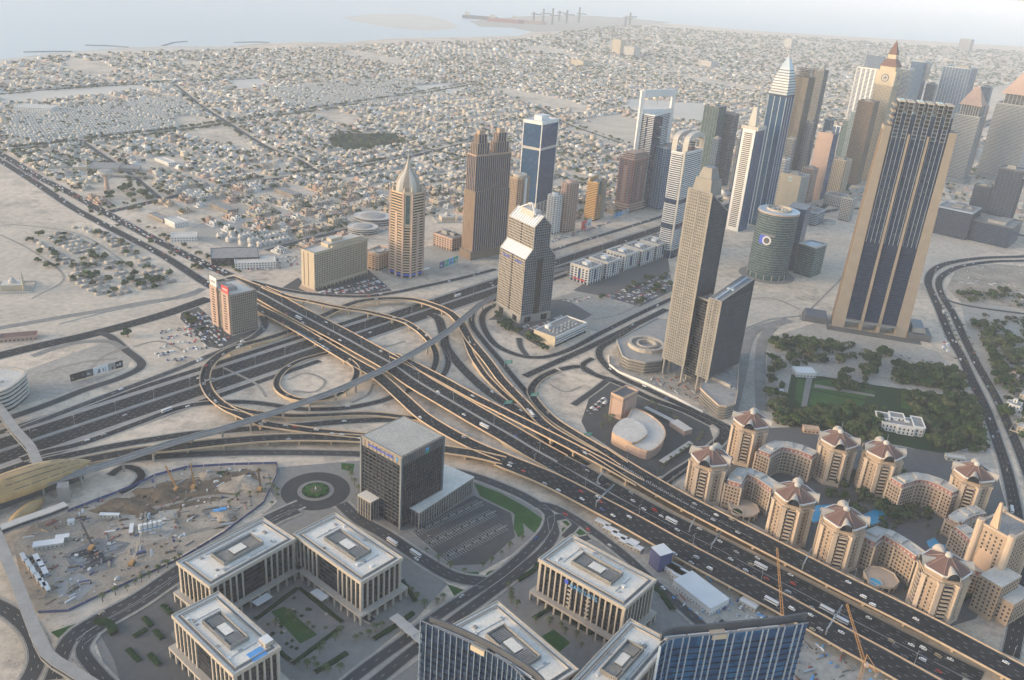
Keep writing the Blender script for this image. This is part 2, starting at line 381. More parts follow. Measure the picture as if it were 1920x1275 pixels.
def wear(b, L, N, w, lanes, dz, seed):
    "wheel paths, resurfaced patches and joints on a carriageway"
    lw = (w - 1.4) / lanes; rr = random.Random(seed)
    for i in range(lanes):
        c = -w / 2 + .7 + lw * (i + .5)
        for s in (-.85, .85): strip(b, L, N, c + s - .32, c + s + .32, dz, 'road_worn')
        for k in range(max(1, len(L) // 14)):
            j = rr.randrange(0, max(1, len(L) - 3)); n = rr.choice((2, 3, 4)); strip(b, L[j:j + n], N[j:j + n], c - lw * .48, c + lw * .48, dz + .004, rr.choice(('road_patch', 'road_worn', 'road_patch')))
def road(key, s, w, lanes=2, m='road', name='road', z=0.0, marks=True, kerb=None, L=None):
    L = L or line(s, z); N = sides(L); k = 0.05 + nextz(); b = MB()
    strip(b, L, N, -w / 2, w / 2, k, m)
    if m not in ('track', 'rut'): strip(b, L, N, -w / 2 - 1.8, w / 2 + 1.8, k - .003 - .03, 'sandgrey')
    ob = struct(b.build(name))
    if marks:
        lw = (w - 1.2) / lanes; b = MB()
        dashes(b, L, N, [-w / 2 + 0.6 + lw * i for i in range(1, lanes)], k + 0.03, [-w / 2 + 0.5, w / 2 - 0.5])
        b.build('lane_markings', ob, 'stuff')
    if m == 'road': b = MB(); wear(b, L, N, w, lanes, k + .012, len(key) + int(L[0].x)); b.build('wheel_track', ob, 'stuff')
    if kerb:
        b = MB(); wall_strip(b, L, N, -w / 2 - 0.5, 1.0, 0.0, 0.16, kerb); wall_strip(b, L, N, w / 2 + 0.5, 1.0, 0.0, 0.16, kerb); b.build('kerb', ob, 'stuff')
    ROADS[key] = (L, N, w, lanes, k); return ob
def flyover(key, s, w, label, lanes=2, pier=34.0, left=True, right=True, par='parapet', median=None, solid_below=4.2, th=1.7, surf='road', group='flyovers of the interchange', mat_deck='concrete', name='flyover', cat='flyover'):
    L = line(s); N = sides(L); o = tuple(L[0]); o = (o[0], o[1], 0.0); t = thing(name, label, cat, o, group)
    k = 0.05
    foot = lambda i: 0.0 if L[i].z < solid_below else L[i].z - th
    b = MB(o); vs = []
    for i, (p, q) in enumerate(zip(L, N)):
        f = foot(i)
        for a, z in ((-w / 2, p.z), (w / 2, p.z), (w / 2 - (1.2 if f > 0 else 0), f), (-w / 2 + (1.2 if f > 0 else 0), f)):
            c = p + q * a; vs.append((c.x, c.y, z))
    n = len(L); fs = []; ms = []
    for i in range(n - 1):
        for kk in range(4): fs.append((4 * i + kk, 4 * i + 4 + kk, 4 * i + 4 + (kk + 1) % 4, 4 * i + (kk + 1) % 4)); ms.append(surf if kk == 0 else par if kk in (1, 3) else mat_deck)
    fs += [(0, 1, 2, 3), (4 * n - 1, 4 * n - 2, 4 * n - 3, 4 * n - 4)]; ms += [mat_deck, mat_deck]
    b.add(vs, fs, ms); b.build('deck', t)
    for on, sg in ((left, 1), (right, -1)):
        if on:
            b = MB(o); wall_strip(b, L, N, sg * (w / 2 + 0.05), 0.55, -0.5, 1.55, par); b.build('parapet', t)
    if lanes:
        b = MB(o); lw = (w - 1.6) / lanes; dashes(b, L, N, [-w / 2 + 0.8 + lw * i for i in range(1, lanes)], 0.04, [-w / 2 + 0.9, w / 2 - 0.9]); b.build('lane_markings', t, 'stuff')
    if lanes:
        b = MB(o); wear(b, L, N, w, lanes, .012, len(key) + int(L[0].x)); b.build('wheel_track', t, 'stuff')
    if median:
        b = MB(o); wall_strip(b, L, N, median[0], median[1], -0.1, 0.35, 'median'); b.build('median_strip', t)
    acc = 0.0; nx = pier * 0.5
    for i in range(n - 1):
        acc += (L[i + 1] - L[i]).length
        if acc > nx:
            nx += pier; z = L[i].z - th
            if L[i].z > solid_below + 0.6:
                b = MB(o); an = math.atan2(N[i].y, N[i].x)
                b.box(L[i].x, L[i].y, 0, min(5.0, w * 0.35), 1.8, z - 1.0, par, an); b.box(L[i].x, L[i].y, z - 1.0, min(w * 0.75, w - 3), 2.2, 1.0, par, an)
                b.build('pier', t)
    ROADS[key] = (L, N, w, lanes, k); return t
# the great highway: a straight axis, carriageways laid parallel to it
AX0 = Vector((-462.3, 702.1, 0)); AXD = Vector((0.6226, 0.7826, 0)).normalized(); AXN = Vector((-AXD.y, AXD.x, 0))
def axis(t, o): p = AX0 + AXD * t + AXN * o; return (p.x, p.y, 0.0)
def par_road(key, o, w, lanes, t0, t1, name='highway', m='road'):
    L = [Vector(axis(t0 + (t1 - t0) * i / 40, o)) for i in range(41)]; return road(key, '', w, lanes, m, name, L=L)
par_road('szr_a', 13.0, 21.0, 6, -260, 5200); par_road('szr_b', -13.0, 21.0, 6, -260, 5200)
par_road('szr_c', 35.0, 9.5, 2, -260, 480, 'service_road'); par_road('szr_d', -36.0, 9.0, 2, -260, 330, 'service_road')
par_road('szr_e', 58.0, 10.0, 2, 840, 3200, 'service_road', 'street'); par_road('szr_f', -36.0, 9.0, 2, 620, 1500, 'service_road')
b = MB()
for o, w in ((0.0, 4.4), (26.5, 4.0), (-26.5, 4.5)):
    wall_strip(b, [Vector(axis(-260 + i * 136, o)) for i in range(41)], [AXN] * 41, 0.0, w, 0.0, 0.22, 'median')
struct(b.build('median_strip'))
b = MB()
for o in (0.0,):
    wall_strip(b, [Vector(axis(-260 + i * 136, o)) for i in range(41)], [AXN] * 41, 0.0, 0.5, 0.2, 0.8, 'parapet_grey')
tag(b.build('crash_barrier'), 'low grey concrete barrier along the middle of the great highway', 'barrier')
# road to the coast
road('safa_u', '-90,240 10,294 67,329 133,363 200,400 283,445 367,487 430,516', 17, 4, kerb='median')
road('safa_l', '-90,250 0,301 67,343 133,387 200,424 300,476 383,529 440,560', 15, 3, kerb='median')
road('cross', '205,397 300,375 400,352 520,335 640,318 760,296 900,262', 17, 4)
road('cross2', '-40,283 60,277 180,262 320,246 440,228 600,205 760,180 900,155', 14, 2, 'street', marks=False)
road('cross3', '-40,180 120,166 260,158 420,150 600,140', 12, 2, 'street', marks=False)
road('sub1', '300,372 250,330 200,296 150,262', 9, 2, 'street', marks=False)
road('sub2', '500,470 585,447 700,420 800,400', 12, 2, 'street', marks=False)
road('sub3', '600,325 560,300 500,275 430,232 380,200 330,160', 10, 2, 'street', marks=False)
road('sub4', '860,270 960,300 1100,345 1230,372', 10, 2, 'street', marks=False)
road('sub5', '640,245 720,262 800,278 900,300', 8, 2, 'street', marks=False)
road('sub6', '1010,200 1060,230 1130,256 1200,280', 10, 2, 'street', marks=False)
road('under', '392,560 300,592 167,628 60,652 -60,682', 20, 4)
road('track1', '380,541 350,555 267,568 200,581 133,592 0,615 -60,625', 12, 2, 'track', 'dirt_road', marks=False)
road('p_main', '20,812 41,803 195,744 265,718 336,691 400,664 436,650 475,632 496,612 492,592', 9, 2, 'street')
road('p_two', '-40,800 23,782 99,755 159,731 230,707 266,684 236,656 205,630 180,624', 10, 2, 'street', marks=False)
for i_, s_ in enumerate(('0,440 60,470 120,520 60,560', '20,420 150,440 260,510', '80,700 150,680 220,672', '540,712 575,700 610,715 590,735 550,733', '420,690 480,720 500,745', '1030,720 1060,735 1090,725', '1110,600 1160,590 1200,570', '900,650 930,690 950,730', '1450,665 1550,665 1640,660 1750,690', '1500,600 1540,560 1580,520', '250,650 300,640 350,660', '170,690 200,665 240,650', '60,1000 120,1000 190,975 300,950 400,930 470,935', '110,1090 170,1060 250,1030 350,1000 420,985', '1780,520 1830,530 1900,525', '1400,560 1450,560 1500,580', '680,640 720,650 760,640', '700,720 690,740 660,755')): road('trk%d' % i_, s_, 3.6, 1, 'rut', 'tyre_track', marks=False)
road('p_three', '60,668 130,645 200,640 228,652', 9, 2, 'track', 'dirt_road', marks=False)
# ground roads of the interchange
road('j', '40,862 80,849 159,830 266,791 330,767 380,757 454,754 507,759 560,767 640,766 704,755 737,744 790,722', 9, 2)
road('g1', '60,872 88,863 159,848 223,835 340,816 400,810 486,803 564,798 660,790 760,786', 11, 3)
road('q', '150,884 204,868 262,860 340,854 437,850 517,849 611,850 690,853 770,866 830,879 889,893 950,916 990,935 1013,950', 11, 2, 'street')
road('y', '806,590 822,598 831,626 835,648 851,672 877,701 905,727 932,747 959,763 990,788 1030,826 1062,850 1100,874', 13, 3)
road('y2', '834,655 840,672 839,688 828,706 790,735', 8, 2)
road('n0', '470,528 540,545 603,553 681,556 744,548 800,536 860,523 930,505', 9, 2)
road('n2', '930,556 898,572 885,592 886,611 899,630 918,653 938,676 959,703 980,728 1000,752', 8, 2)
road('n3', '950,566 918,577 905,592 906,611 918,634 934,650 959,662 984,669 1019,670 1055,661 1090,645 1126,625 1200,588 1260,560', 9, 2)
road('t_low', '984,706 1037,682 1108,650 1200,605 1250,580', 11, 3)
road('park_in', '973,634 977,652 988,667', 7, 1, 'street', marks=False)
road('w', '1195,608 1152,636 1127,652 1124,667 1133,682 1152,699 1179,715 1203,725 1235,740 1300,770 1348,793 1385,812', 10, 3)
road('w2', '1050,693 1078,688 1095,690 1114,702 1163,720 1219,747 1284,771 1335,796', 10, 2)
road('w3', '1336,790 1356,803 1356,820 1335,840 1300,868 1262,893 1225,925', 12, 2)
road('w4', '1112,672 1094,683 1097,695 1120,704', 8, 1)
road('w5', '1145,708 1120,728 1075,760', 8, 1, 'street', marks=False)
# right-hand boulevard
road('r_l', '1990,474 1920,481 1843,484 1781,493 1750,507 1740,528 1747,550 1761,581 1781,630 1802,668 1822,712 1846,762 1869,825 1888,884 1901,942 1911,1000 1916,1060 1910,1150 1895,1230', 13, 3)
road('r_r', '1990,484 1920,489 1860,491 1802,500 1770,515 1760,532 1767,556 1786,587 1806,630 1831,681 1865,741 1888,792 1912,848 1935,910', 12, 3)
road('r_x', '1764,556 1790,568 1840,578 1930,590', 8, 2, 'street', marks=False)
road('r_y', '1960,690 1890,686 1860,640 1845,612', 6, 2, 'track', 'dirt_road', marks=False)
road('far1', '1990,455 1800,420 1700,395 1560,395 1440,440', 14, 4)
road('far2', '1430,470 1500,425 1600,340 1650,300', 12, 2)
road('em1', '1370,770 1388,700 1400,640 1420,618 1480,600', 16, 2, 'track', 'dirt_road', marks=False)
road('em2', '1428,770 1425,700 1430,640 1450,612', 14, 2, 'track', 'dirt_road', marks=False)
# business-park streets
road('bd', '640,945 673,975 723,1003 790,1048 850,1082 910,1092', 13, 3, 'street')
road('ba', '1013,949 1030,965 1026,990 1000,1022 965,1055 930,1083 873,1120 820,1155 760,1200 690,1250 640,1290', 10, 2, 'street')
road('ba2', '1060,968 1035,975 1040,1000 1020,1032 985,1062 945,1094 890,1135 830,1180 770,1225 690,1290', 10, 2, 'street')
road('bb', '1013,947 1040,953 1080,975 1120,1003 1173,1044 1223,1091 1280,1141 1330,1185', 10, 2, 'street')
road('bb2', '1105,1008 1085,1012 1060,1005 1080,985 1060,968 1035,973', 7, 1, 'street', marks=False)
road('bc', '565,945 520,965 440,1005 340,1066 260,1120 187,1160 130,1200 100,1275', 12, 3, 'street')
road('bc2', '560,958 500,985 345,1078 265,1132 195,1172 150,1205', 9, 2, 'street')
road('bl', '40,1300 70,1240 60,1190 20,1150 -40,1120', 12, 3, 'street')
road('bl2', '210,1290 165,1240 155,1215 175,1185', 10, 2, 'street')
road('stn', '207,892 230,876 255,880 266,893 250,912 225,925', 7, 1, 'road', marks=False)
road('blk', '760,1090 700,1110 660,1140 700,1165', 6, 1, 'street', marks=False)
# ------------------------------------------------------------------ elevated roads
flyover('deck1', '420,522,3 486,548,6.5 540,577,8 597,607,8.5 645,632,8.5 690,657,8.5 737,683,8.5 785,716,8.5 850,754,8 905,786,6.5 955,814,4.6 1000,841,2.2 1045,866,0.4', 34, 'widest flyover with a grey strip between its carriageways, crossing the great highway', 8, median=(0, 3.0), pier=40)
flyover('deck2', '425,548,2 470,570,5.5 484,577,6.5 556,615,8 620,653,8.2 660,677,8.2 708,705,8 755,746,7.5 793,780,7.3 839,809,7.2 893,837,7 945,858,7', 15.5, 'narrower flyover beside the wide one, with blue advertising on its side over the highway', 3)
flyover('v1a', '738,666,8.6 780,686,8.8 830,712,9 888,744,9 950,775,9.2 1035,818,9.4 1120,862,9.6 1200,906,9.8', 12.5, 'slim flyover running beside the wide flyover toward the domed towers', 3)
flyover('v1', '1120,845,9.3 1200,894,9.8 1270,934,10 1350,976,10 1430,1017,10 1510,1058,10 1590,1099,10 1700,1153,10 1810,1210,10 1905,1261,10 1990,1306,10', 24, 'long elevated road passing close in front of the domed apartment towers', 5)
flyover('v2', '940,862,7 1000,886,7 1047,907,7 1120,945,7 1195,985,7 1270,1027,7 1365,1078,7 1480,1140,7 1590,1202,7 1665,1243,7 1760,1297,7', 25, 'long elevated road nearest the business park, above the site huts', 5)
flyover('h', '110,874,1 180,860,3 260,846,5 336,838,6.5 435,827,7 517,821,7 592,820,7 682,823,7 760,831,7 828,842,7 888,851,7 945,864,7', 14, 'gently curved viaduct beneath the train viaduct and behind the cube office', 3)
flyover('r1', '560,614,1.5 533,625,3 498,636,4 460,646,5.5 429,657,6.5 406,671,7 390,688,7.2 384,710,7.2 389,729,7.2 402,747,7.2 427,766,7.2 454,778,7.2 489,793,7.2 537,801,7.1 587,808,7 640,813,7 690,818,7', 11, 'big hairpin loop ramp swinging over the great highway', 2)
flyover('k', '415,757,7.0 440,766,6.8 480,774,6 542,780,4 600,779,3.2 670,776,2.5 711,777,1.8 746,781,.9 790,786,.3', 8.5, 'ramp leaving the hairpin loop and falling along a long wall', 2, group='ramps of the interchange')
flyover('e1', '494,538,6 540,556,8 587,566,8 634,576,8 681,583,8 700,587,8 753,601,8 780,616,7.6 799,632,7 813,651,6 818,668,4.6 816,685,3 808,700,1.5 795,712,.5', 8.5, 'inner loop ramp curving down over the highway beside the sandy circle', 2, group='ramps of the interchange')
flyover('e2', '580,606,1 611,590,4 650,573,6.5 681,564,8 728,560,8 775,562,8 815,573,8 843,586,8 862,604,7.8 873,622,7.6 884,640,7.4 913,675,6.5 943,715,5.4 984,757,5 1021,796,6.5 1074,829,8 1127,858,9', 11.5, 'outer loop ramp sweeping round the east side of the interchange', 3, group='ramps of the interchange')
flyover('e3', '872,632,7 884,664,5 899,688,3.5 912,706,2.4 936,731,1 965,757,.3', 7.5, 'short ramp dropping from the outer loop between orange walls', 2, group='ramps of the interchange')
flyover('e4', '1046,694,.3 1020,705,.5 1003,719,.8 996,735,1.2 1008,757,2 1038,787,4.5 1083,816,7 1127,842,8.8 1170,870,9.5', 10, 'curved ramp rising past the sandy triangle to join the long elevated road', 2, group='ramps of the interchange')
flyover('s1', '620,661,.3 585,670,.3 560,678,.4 534,693,.6 519,714,1.2 522,730,2 539,742,2.8 562,749,3.6 596,750,4.6 630,742,5.8 655,725,7 668,706,8 668,690,8.2 655,676,8.2', 7.5, 'small teardrop loop ramp around a bare sandy circle', 1, group='ramps of the interchange')
def chevrons():
    L, N, w, ln, dz = ROADS['v1']; o = (L[0].x, L[0].y, 0); b = MB(o); acc = 0; nx = 0
    for i in range(len(L) - 1):
        u = PX(L[i]); d = (L[i + 1] - L[i]); seg = d.length; d.normalize()
        if 1150 < u[0] < 1410:
            wd = 1.9 * max(.25, 1 - max(0, u[0] - 1200) / 230)
            for j in range(int(seg / 2.2)):
                p = L[i] + d * (j * 2.2) + N[i] * (-.5 - (u[0] - 1200) * .006)
                for sg in (-1, 1): a = p + N[i] * (sg * wd) - d * .9; c = p + d * .6; b.add([(v.x, v.y, v.z + .09) for v in (a, c, c + d * .7, a + d * .7)], [(0, 1, 2, 3)], 'paint')
    tag(b.build('chevron_marking'), 'white arrow-shaped hatching painted on the long elevated road', None, None, 'stuff')
chevrons()
# carriageways between and under the two long elevated roads
road('m_u', '1000,841 1030,852 1060,866 1116,896 1208,948 1280,986 1352,1022 1430,1062 1512,1104 1600,1150 1683,1193 1767,1236 1840,1272', 17, 5)
road('m_l', '1000,856 1020,866 1045,878 1104,913 1190,960 1262,998 1336,1034 1412,1076 1495,1119 1582,1166 1665,1209 1749,1252 1800,1280', 14, 4)
b = MB(); L = line('1000,846 1038,862 1109,903 1198,953 1270,991 1343,1026 1420,1067 1503,1110 1590,1157 1673,1200 1757,1243 1830,1280'); N = sides(L)
wall_strip(b, L, N, 0, 3.4, 0, 0.4, 'median'); struct(b.build('median_strip'))
sheet('underbridge_strip', poly_g('1140,888 1270,962 1430,1042 1590,1122 1710,1180 1890,1270 1910,1262 1720,1172 1590,1110 1430,1030 1280,950 1160,880'), 0.045, 'soil')
# ------------------------------------------------------------------ train viaduct
def metro():
    Z = 12.5
    L = line(' '.join('%g,%g,%g' % (x, y, Z) for x, y in S('60,912 150,887 230,862 330,829 430,801 517,773 580,751 640,729 711,697 760,671 808,643 845,618 880,589 905,569 935,552 975,535 1032,511 1072,500 1130,478 1200,455 1280,425')))
    N = sides(L); o = (L[0].x, L[0].y, 0); t = thing('train_viaduct', 'pale grey double-track train viaduct crossing above every other road on single columns', 'viaduct', o); w = 9.6; th = 2.0
    b = MB(o); vs = []
    for p, q in zip(L, N):
        for a, z in ((-w / 2, p.z), (w / 2, p.z), (w / 4, p.z - th), (-w / 4, p.z - th)):
            c = p + q * a; vs.append((c.x, c.y, z))
    n = len(L); fs = []
    for i in range(n - 1):
        for k in range(4): fs.append((4 * i + k, 4 * i + 4 + k, 4 * i + 4 + (k + 1) % 4, 4 * i + (k + 1) % 4))
    b.add(vs, fs, 'concrete'); b.build('deck', t)
    for o_ in (-w / 2 + .2, w / 2 - .2): b = MB(o); wall_strip(b, L, N, o_, 0.6, -0.4, 1.6, 'concrete'); b.build('side_wall', t)
    b = MB(o); wall_strip(b, L, N, 0, 0.7, 0, 0.8, 'concrete'); b.build('centre_walkway', t)
    for o_ in (-2.3, 2.3): b = MB(o); strip(b, L, N, o_ - 1.25, o_ + 1.25, 0.03, 'concrete_dark'); b.build('track_bed', t)
    for o_ in (-3.0, -1.6, 1.6, 3.0): b = MB(o); wall_strip(b, L, N, o_, 0.15, 0.03, 0.2, 'metal'); b.build('rail', t)
    acc = 0; nx = 12
    for i in range(n - 1):
        acc += (L[i + 1] - L[i]).length
        if acc > nx:
            nx += 33; b = MB(o); an = math.atan2(N[i].y, N[i].x); b.cyl(L[i].x, L[i].y, 0, 1.1, Z - th - 1.6, 'concrete', 12); b.box(L[i].x, L[i].y, Z - th - 1.6, 3.0, 2.2, 1.6, 'concrete', an, taper=1.4); b.build('pier', t)
metro()
# ================================================================== ground surfaces near by
def edge_len(p, q): return (Vector(p) - Vector(q)).length
def HT(xb, yb, yt, z0=0.0):
    p = G(xb, yb, z0); lo, hi = 0.0, 600.0
    for _ in range(40):
        m = (lo + hi) / 2
        if PX((p[0], p[1], m))[1] > yt: lo = m
        else: hi = m
    return lo
_sz = [0.012]
def patch(name, s, m, z=None, pts=None):
    _sz[0] += 0.0006
    return sheet(name, pts or poly_g(s), z or _sz[0], m)
patch('pavement', '640,940 700,985 800,1050 880,1085 960,1040 1020,985 1015,955 960,930 900,905 880,895 820,880 740,870 690,868 650,872 628,890', 'paving')
patch('pavement', '170,1180 330,1085 480,1000 560,950 640,955 720,1010 840,1095 780,1160 680,1240 600,1300 160,1300 200,1260', 'paving')
patch('pavement', '1000,1060 1090,1000 1130,1020 1300,1170 1330,1230 1200,1300 700,1300 860,1180 960,1090', 'paving')
patch('pavement', '480,880 690,862 690,900 640,990 570,985 500,990 440,1010 520,940', 'paving')
patch('construction_site', '130,958 250,914 290,894 353,878 520,870 520,895 495,945 360,1030 190,1117 130,1147 70,1150 40,1090 25,1020 60,985', 'dirt')
patch('excavated_soil', '200,955 250,930 300,905 400,890 470,880 490,900 440,930 380,945 300,960 230,968 195,966', 'soil')
patch('pale_pit', '400,890 412,883 428,882 426,889 412,894', 'hedge')
patch('work_yard', '225,965 330,955 335,990 300,1015 240,1010', 'sandgrey')
patch('steel_yard', '120,1040 185,1008 245,1018 200,1070 140,1075', 'concrete_dark')
patch('wet_concrete', '100,1085 150,1075 180,1095 150,1125 110,1115', 'concrete')
patch('building_plot', '1240,1110 1300,1150 1430,1290 1900,1290 1760,1288 1640,1235 1480,1150 1360,1085 1270,1040 1200,1010 1180,1030', 'sandgrey')
patch('car_park', '773,997 888,929 958,962 966,1006 908,1058 848,1060', 'lot')
patch('car_park', '185,1185 215,1160 330,1095 345,1150 320,1190 420,1300 230,1300 215,1240', 'paving_dark')
patch('hotel_car_park', '400,600 436,630 500,612 470,640 420,655 330,640 340,585 372,575', 'lot')
patch('sandy_car_park', '250,600 330,590 395,655 300,690 262,670 240,640', 'sand')
patch('vacant_plot', '40,760 130,735 240,690 252,655 200,640 60,690 -20,720', 'sandgrey')
patch('vacant_plot', '-60,430 0,425 120,415 210,470 280,520 385,552 300,585 150,620 -60,665', 'sand')
patch('hotel_car_park', '520,545 560,520 580,545 690,505 735,545 690,552 610,552', 'lot')
patch('sandy_plot', '1035,560 1075,548 1130,540 1250,560 1260,568 1205,590 1120,622 1040,600', 'sandgrey')
patch('office_car_park', '1075,545 1110,520 1250,470 1262,545 1200,575 1130,555', 'paving_dark')
patch('tower_car_park', '915,600 960,570 1060,560 1110,590 1010,650 930,600', 'paving_dark')
patch('bank_forecourt', '1090,790 1110,730 1150,712 1200,735 1330,800 1340,830 1255,890 1225,895 1100,810', 'lot')
patch('works_site', '1170,640 1240,600 1420,600 1440,700 1420,800 1350,770 1200,712 1160,690', 'sandgrey')
patch('sandy_plot', '1390,540 1480,550 1530,590 1430,640 1385,600', 'sand')
patch('plaza', '1420,640 1545,600 1700,640 1760,660 1810,720 1730,710 1600,680 1480,690', 'sandgrey')
patch('sandy_plot', '1520,510 1560,440 1740,440 1760,500 1730,530 1540,560', 'sand')
patch('sandy_plot', '1735,420 1870,470 1800,485 1730,520', 'sand')
patch('estate_ground', '1440,660 1500,640 1640,665 1760,680 1815,740 1850,830 1870,880 1800,870 1700,850 1480,800 1430,750', 'sandgrey')
patch('estate_lawn', '1484,702 1545,706 1640,722 1700,730 1830,748 1850,832 1765,852 1690,836 1600,822 1480,800 1470,770', 'hedge')
patch('lawn', '1495,710 1512,712 1506,760 1490,750', 'lawn')
patch('lawn', '1528,714 1560,712 1625,730 1645,735 1620,748 1560,738 1520,728', 'lawn')
patch('lawn', '1523,732 1570,742 1625,752 1610,765 1560,772 1516,758', 'lawn')
patch('lawn', '1690,730 1740,740 1720,770 1690,765', 'lawn')
patch('garden_path', '1512,706 1524,708 1512,765 1502,762', 'paving')
patch('garden_path', '1528,720 1640,740 1640,744 1526,726', 'paving')
patch('estate_ground', '1800,560 1870,570 1930,590 1930,900 1900,800 1850,700 1815,630', 'sandgrey')
patch('construction_site', '1795,500 1870,495 1930,500 1930,580 1800,565 1775,540', 'dirt')
patch('estate_road', '1325,865 1380,805 1500,800 1640,830 1770,850 1870,890 1890,960 1880,1080 1830,1160 1780,1175 1700,1130 1280,915', 'paving_dark')
patch('pool', '1512,962 1530,948 1556,946 1566,958 1552,972 1524,980', 'pool', 0.09)
patch('pool', '1618,965 1640,955 1665,960 1660,975 1640,982 1622,992 1615,980', 'pool', 0.09)
patch('pool', '1737,1015 1752,1008 1762,1020 1775,1022 1775,1033 1755,1030 1742,1026', 'pool', 0.09)
patch('roadside_lawn', '888,905 940,925 985,950 1020,975 1022,995 1005,1002 985,985 960,960 900,930', 'lawn')
patch('roadside_lawn', '965,965 980,975 983,1000 972,1008 963,990', 'lawn')
patch('roadside_lawn', '1036,955 1062,965 1115,1003 1085,1003 1050,975 1036,968', 'lawn')
patch('roadside_lawn', '1035,1003 1058,988 1064,995 1045,1010 1030,1018 1015,1022', 'lawn')
patch('roadside_lawn', '1008,1020 1020,1022 950,1082 935,1085', 'lawn')
patch('roadside_lawn', '920,1098 926,1102 858,1155 845,1152', 'lawn')
patch('roadside_lawn', '850,1085 855,1075 895,1072 903,1082 885,1090 860,1090', 'lawn')
patch('roadside_lawn', '838,1095 875,1108 852,1118', 'lawn')
patch('roadside_lawn', '940,1080 935,1065 915,1072 905,1085', 'lawn')
patch('roadside_lawn', '640,868 665,870 662,885 640,880', 'lawn')
patch('roadside_lawn', '205,1150 260,1118 265,1122 210,1160', 'lawn')
patch('roadside_lawn', '95,1185 185,1155 190,1165 120,1205', 'lawn')
patch('courtyard_garden', '480,1165 560,1105 640,1170 545,1245', 'paving')
patch('courtyard_lawn', '508,1147 533,1137 595,1190 563,1207', 'lawn', 0.05)
patch('courtyard_garden', '985,1180 1030,1150 1110,1195 1100,1240 1060,1255', 'paving')
patch('courtyard_lawn', '1016,1193 1038,1180 1070,1205 1046,1225', 'lawn', 0.05)
patch('hotel_terrace', '566,530 592,545 600,549 586,552 560,540', 'peach', 0.03)
patch('park_wood', '612,260 640,250 740,250 760,265 700,280 630,280', 'hedge', 0.02)
patch('vacant_plot', '770,163 830,155 880,163 850,176 800,176', 'beach', 0.02)
patch('vacant_plot', '1180,185 1320,195 1330,230 1240,222 1170,200', 'beach', 0.02)
patch('vacant_plot', '0,172 250,158 290,166 130,185 0,195', 'beach', 0.02)
patch('vacant_plot', '420,148 480,142 510,158 450,166', 'beach', 0.02)
patch('vacant_plot', '1025,345 1070,325 1120,335 1060,355', 'sand', 0.02)
patch('vacant_plot', '640,480 740,475 860,450 900,490 760,528', 'sandgrey', 0.02)
patch('vacant_plot', '1060,240 1150,215 1240,235 1260,262 1150,275', 'sand', 0.02)
patch('vacant_plot', '170,345 280,335 320,365 210,392', 'sand', 0.02)
patch('school_yard', '330,440 420,400 520,440 480,480', 'sandgrey', 0.02)
# roundabout
def roundabout():
    c = G(592, 920); o = (c[0], c[1], 0)
    def disc(r0, r1, z, m, name, parent=None):
        b = MB(o); n = 40; vs = []
        for i in range(n):
            a = i * 2 * math.pi / n; vs += [(c[0] + r0 * math.cos(a), c[1] + r0 * math.sin(a), z), (c[0] + r1 * math.cos(a), c[1] + r1 * math.sin(a), z)]
        b.add(vs, [(2 * i, 2 * i + 1, (2 * i + 3) % (2 * n), (2 * i + 2) % (2 * n)) for i in range(n)], m); return b.build(name, parent)
    struct(disc(16.5, 31, 0.075, 'street', 'roundabout_road'))
    t = thing('roundabout_island', 'round planted island with star-shaped green beds in the roundabout', 'island', o)
    b = MB(o); b.cyl(c[0], c[1], 0, 16.5, 0.25, 'paving', 40); b.build('paved_ring', t)
    b = MB(o); b.cyl(c[0], c[1], 0.25, 12.5, 0.5, 'hedge', 16); b.build('outer_bed', t)
    b = MB(o); b.prism([(c[0] + r * math.cos(i * math.pi / 8), c[1] + r * math.sin(i * math.pi / 8)) for i in range(16) for r in ((12.0 if i % 2 else 8.5),)], 0.75, 1.3, 'lawn'); b.build('star_bed', t)
    b = MB(o); b.cyl(c[0], c[1], 0.7, 5.5, 0.9, 'leaf3', 20); b.build('inner_bed', t)
    b = MB(o); b.cyl(c[0], c[1], 1.6, 0.8, 3.0, 'white', 8, 0.3); b.build('marker_stone', t)
roundabout()
